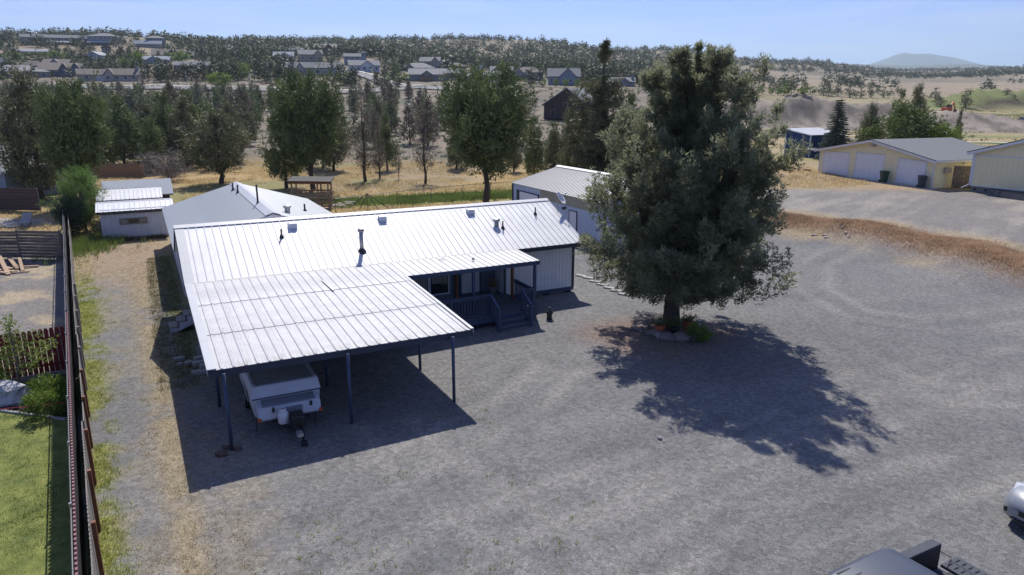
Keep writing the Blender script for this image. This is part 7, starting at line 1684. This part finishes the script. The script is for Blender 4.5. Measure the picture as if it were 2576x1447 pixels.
for x, y, s, m_, lb in ((6.0, 27.55, 1.0, M_terra, 'terracotta pot of flowers left of the big juniper trunk'), (7.2, 27.85, 1.1, M_terra, 'terracotta pot of flowers right of the big juniper trunk'), (6.55, 27.45, .9, M_black, 'dark low pot in front of the big juniper trunk')):
    T = thing('plant_pot', lb, 'plant pot', (x, y, gz(x, y))); MB().lathe([(.13 * s, 0), (.2 * s, .34 * s), (.23 * s, .34 * s), (.23 * s, .42 * s), (.18 * s, .42 * s), (.17 * s, .36 * s)], (0, 0, 0), 14).build('pot', m_, T)
    V, tn, _, _ = foliage(int(x * 100), .4, [(.0, .12), (.5, .26), (1.0, .1)], 14, .08, .06, 10, 4, .06, .03, .8); V[:, 2] += .36 * s; o = bpy.data.objects.new('plant', leaf_mesh('plant', V, tn, L_mid)); col.objects.link(o); o.parent = T
x, y = 7.35, 26.9; tree('low_bush', 'low dark green bush among the stones under the big juniper', x, y, *VAR['bush'], .9, .8, 1, cat='bush')
x, y, _ = G(1660, 1104, 0); o = MB().blob((0, 0, .03), (.07, .06, .05), 3, 7, 4, .2).build('pebble', M_rockl); o.location = (x, y, gz(x, y)); tag(o, 'single pale pebble on the open gravel below the tree shadow', 'stone')

def tufts(name, label, X, Y, h, mat, nb=6, spread=.06, bw=.012, lean=.35, seed=1, dz=0.0):
    g = np.random.default_rng(seed); n = len(X); Z = gz_np(X, Y) + dz
    j = np.repeat(np.arange(n), nb); m = len(j)
    sp = np.broadcast_to(spread, (n,))[j]; hh = np.broadcast_to(h, (n,))[j] * g.uniform(.5, 1.25, m); bw = np.broadcast_to(bw, (n,))[j]
    B = np.stack([X[j] + g.normal(0, 1, m) * sp, Y[j] + g.normal(0, 1, m) * sp, Z[j] - .01], 1)
    a = g.uniform(0, 6.28, m); D = np.stack([np.cos(a) * lean * g.uniform(0, 1.6, m), np.sin(a) * lean * g.uniform(0, 1.6, m), np.ones(m)], 1) * hh[:, None]
    b = g.uniform(0, 3.14, m); N = np.stack([np.cos(b), np.sin(b), np.zeros(m)], 1) * (bw * g.uniform(.6, 1.4, m))[:, None]
    V = np.stack([B - N, B + N, B + D], 1).reshape(-1, 3); tn = np.clip(.6 * g.uniform(0, 1, n)[j] + .4 * g.uniform(0, 1, m), 0, 1)
    o = link(name, leaf_mesh(name, V, np.repeat(tn, 3), mat), None); tag(o, label, None, None, 'stuff')
G_weed = leafmat('lime_weeds', (.19, .24, .04), (.33, .37, .08), .7, .45); G_dry = leafmat('straw', (.33, .26, .15), (.48, .40, .25), .7, .45); G_red = leafmat('red_brown_grass', (.34, .22, .14), (.51, .365, .235), .5, .5)
G_gold = leafmat('golden_grass', (.38, .28, .13), (.54, .43, .22), .12, .5); G_lawn = leafmat('lawn_blades', (.10, .15, .02), (.22, .235, .05), .5, .3); G_sage = leafmat('sagebrush', (.17, .175, .12), (.27, .27, .2), .5, .3); G_grn = leafmat('tall_green_grass', (.11, .16, .04), (.22, .28, .08), .3, .3)
g = np.random.default_rng(3)
def uvpts(n, u0, u1, v0, v1, vp=1.0):
    u = g.uniform(u0, u1, n); v = v0 + (v1 - v0) * g.uniform(0, 1, n) ** vp; return u, v, u * cA - v * sA, u * sA + v * cA
u, v, X, Y = uvpts(60000, -5.5, 1.2, 11, 54, 1.3); _, mk = ground_color(X, Y); keep = g.uniform(0, 1, len(X)) < mk['green'] * .55
tufts('green_weeds', 'bright green weeds along the foot of the board fence', X[keep], Y[keep], .10, G_weed, 6, .05, .009, .5, 2)
keep = g.uniform(0, 1, len(X)) < mk['dry'] * .22
tufts('dry_weeds', 'dry straw coloured weeds down the middle of the side drive', X[keep], Y[keep], .07, G_dry, 6, .07, .009, .8, 3)
# loose weeds in the gravel and by the fence foot
u, v, X, Y = uvpts(500, -1.6, 9, 11, 19); k = (fbm(X / 1.5, Y / 1.5, 300, 3) > .58); tufts('gravel_weeds', 'scattered small weeds in the gravel in front of the carport', X[k], Y[k], .09, G_weed, 7, .06, .009, .6, 4)
# bank
t = g.uniform(0, 1, 9000) * (len(BERM) - 1.001); i = t.astype(int); f = t - i; Bn = np.array(BERM)
X = Bn[i, 0] * (1 - f) + Bn[i + 1, 0] * f + g.normal(0, .95, 9000); Y = Bn[i, 1] * (1 - f) + Bn[i + 1, 1] * f + g.normal(0, .95, 9000)
tufts('bank_grass', 'reddish brown dry grass on the bank beside the driveway', X, Y, .15, G_red, 6, .15, .012, .8, 5)
# golden field
X = g.uniform(-48, 34, 26000); Y = g.uniform(46, 100, 26000); u, v = X * cA + Y * sA, -X * sA + Y * cA
C_, _ = ground_color(X, Y); k = (C_[:, 0] > .24) & (C_[:, 2] < .17) & ~((u > .3) & (u < 11) & (v < 53)) & ~((u > -3.2) & (u < 2.2) & (v > 53) & (v < 65)) & ~((u > 23) & (u < 33) & (v < 48)) & (v > 44) & (fbm(X / 4, Y / 4, 310, 3) > .38)
tufts('field_grass', 'dry golden grass of the field behind the buildings', X[k], Y[k], .22, G_gold, 7, .25, .022, .8, 6)
X = g.normal(0, 9, 4200); Y = g.normal(0, 1.4, 4200); c_, s_ = math.cos(.34), math.sin(.34); X, Y = -6 + X * c_ - Y * s_, 66.5 + X * s_ + Y * c_
tufts('green_grass', 'green grass growing along the chain link fence', X, Y, .28, G_grn, 7, .2, .03, .5, 7)
X = g.normal(0, .9, 700); Y = g.normal(0, 1.8, 700); x, y = W(-3.5, 52.5); tufts('shed_grass', 'tall green grass beside the white board shed', x + X, y + Y, .45, G_grn, 8, .12, .016, .5, 8)
x, y = W(-.5, 53.6); u, v, X, Y = uvpts(700, -2.8, 1.0, 53.0, 53.8); tufts('dead_weeds', 'dark dead weeds along the foot of the shed wall', X, Y, .22, leafmat('dead_weed', (.06, .045, .03), (.12, .09, .06), .7, .1), 7, .1, .012, .6, 9)
# shaded grass left of the house
u, v, X, Y = uvpts(2600, -.3, .95, 25, 47); tufts('side_grass', 'olive grass in the shade of the house wall', X, Y, .09, leafmat('olive_grass', (.11, .12, .04), (.19, .19, .075), .7, .2), 6, .07, .01, .6, 10)
# lawn
u, v, X, Y = uvpts(26000, -8, -1.9, 9, 25.2, .9); k = (u < fence_u(v) - .1) & (v < 23.85 + .9 * (fence_u(v) - u)); tufts('lawn_grass', 'short mown blades of the neighbour lawn', X[k], Y[k], .05, G_lawn, 5, .05, .008, .6, 11, .02)
# sagebrush on the slope and between the houses
X = g.uniform(-160, 130, 5200); Y = np.exp(g.uniform(np.log(92), np.log(420), 5200)); k = (fbm(X / 9, Y / 9, 320, 3) > .53) & (np.abs(X) < Y * .75) & ~((X / Y > .27) & (Y < 330)); hh = g.uniform(.35, .8, k.sum())
tufts('sagebrush', 'grey green sagebrush dotted over the sandy slope', X[k], Y[k], hh, G_sage, 14, hh * .55, .11, .9, 12)
# meadow grass on the right
X = g.uniform(40, 240, 9000); Y = g.uniform(95, 330, 9000); k = (X / Y > .36) & (X / Y < .82) & (fbm(X / 14, Y / 8, 330, 3) > .5); tufts('meadow_grass', 'tufted green and tan grass of the right hand field', X[k], Y[k], .45, leafmat('meadow_blades', (.15, .16, .06), (.30, .26, .12), .08, .2), 7, .5, .07, .7, 13)

# larger loose stones in the gravel, too many to count
def loose_stones():
    g = np.random.default_rng(44); N = 12000
    Y = 10 + 30 * g.uniform(0, 1, N) ** 1.3; X = g.uniform(-.66, .74, N) * Y; u, v = X * cA + Y * sA, -X * sA + Y * cA
    k = (u > fence_u(v) + .5) & ~((u > 1) & (u < 18.5) & (v > 28.5)) & ~((u > 8.9) & (u < 14.6) & (v > 25)) & (berm_d(X, Y) > 2)
    X, Y = X[k], Y[k]; n = len(X); Z = gz_np(X, Y); r = .010 + .020 * g.uniform(0, 1, n) ** 2.5
    O = np.array([[1, 0, 0], [-1, 0, 0], [0, 1, 0], [0, -1, 0], [0, 0, .3], [0, 0, -.3]], float); T_ = np.array([[0, 2, 4], [2, 1, 4], [1, 3, 4], [3, 0, 4], [2, 0, 5], [1, 2, 5], [3, 1, 5], [0, 3, 5]])
    V = O[None] * g.uniform(.6, 1.3, (n, 6, 1)) * r[:, None, None]; a = g.uniform(0, 6.28, n); c_, s_ = np.cos(a)[:, None], np.sin(a)[:, None]
    V = np.stack([V[..., 0] * c_ - V[..., 1] * s_ * .7 + X[:, None], V[..., 0] * s_ + V[..., 1] * c_ * .7 + Y[:, None], V[..., 2] + Z[:, None] + r[:, None] * .08], -1).reshape(-1, 3)
    F = (T_[None] + (np.arange(n) * 6)[:, None, None]).reshape(-1, 3)
    o = link('gravel_stones', np_mesh('gravel_stones', V, F, 3), pmat('loose_gravel', (.24, .235, .23), .9, .2, 3, island=.5)); tag(o, 'loose larger stones strewn over the gravel yard', None, None, 'stuff')
loose_stones()
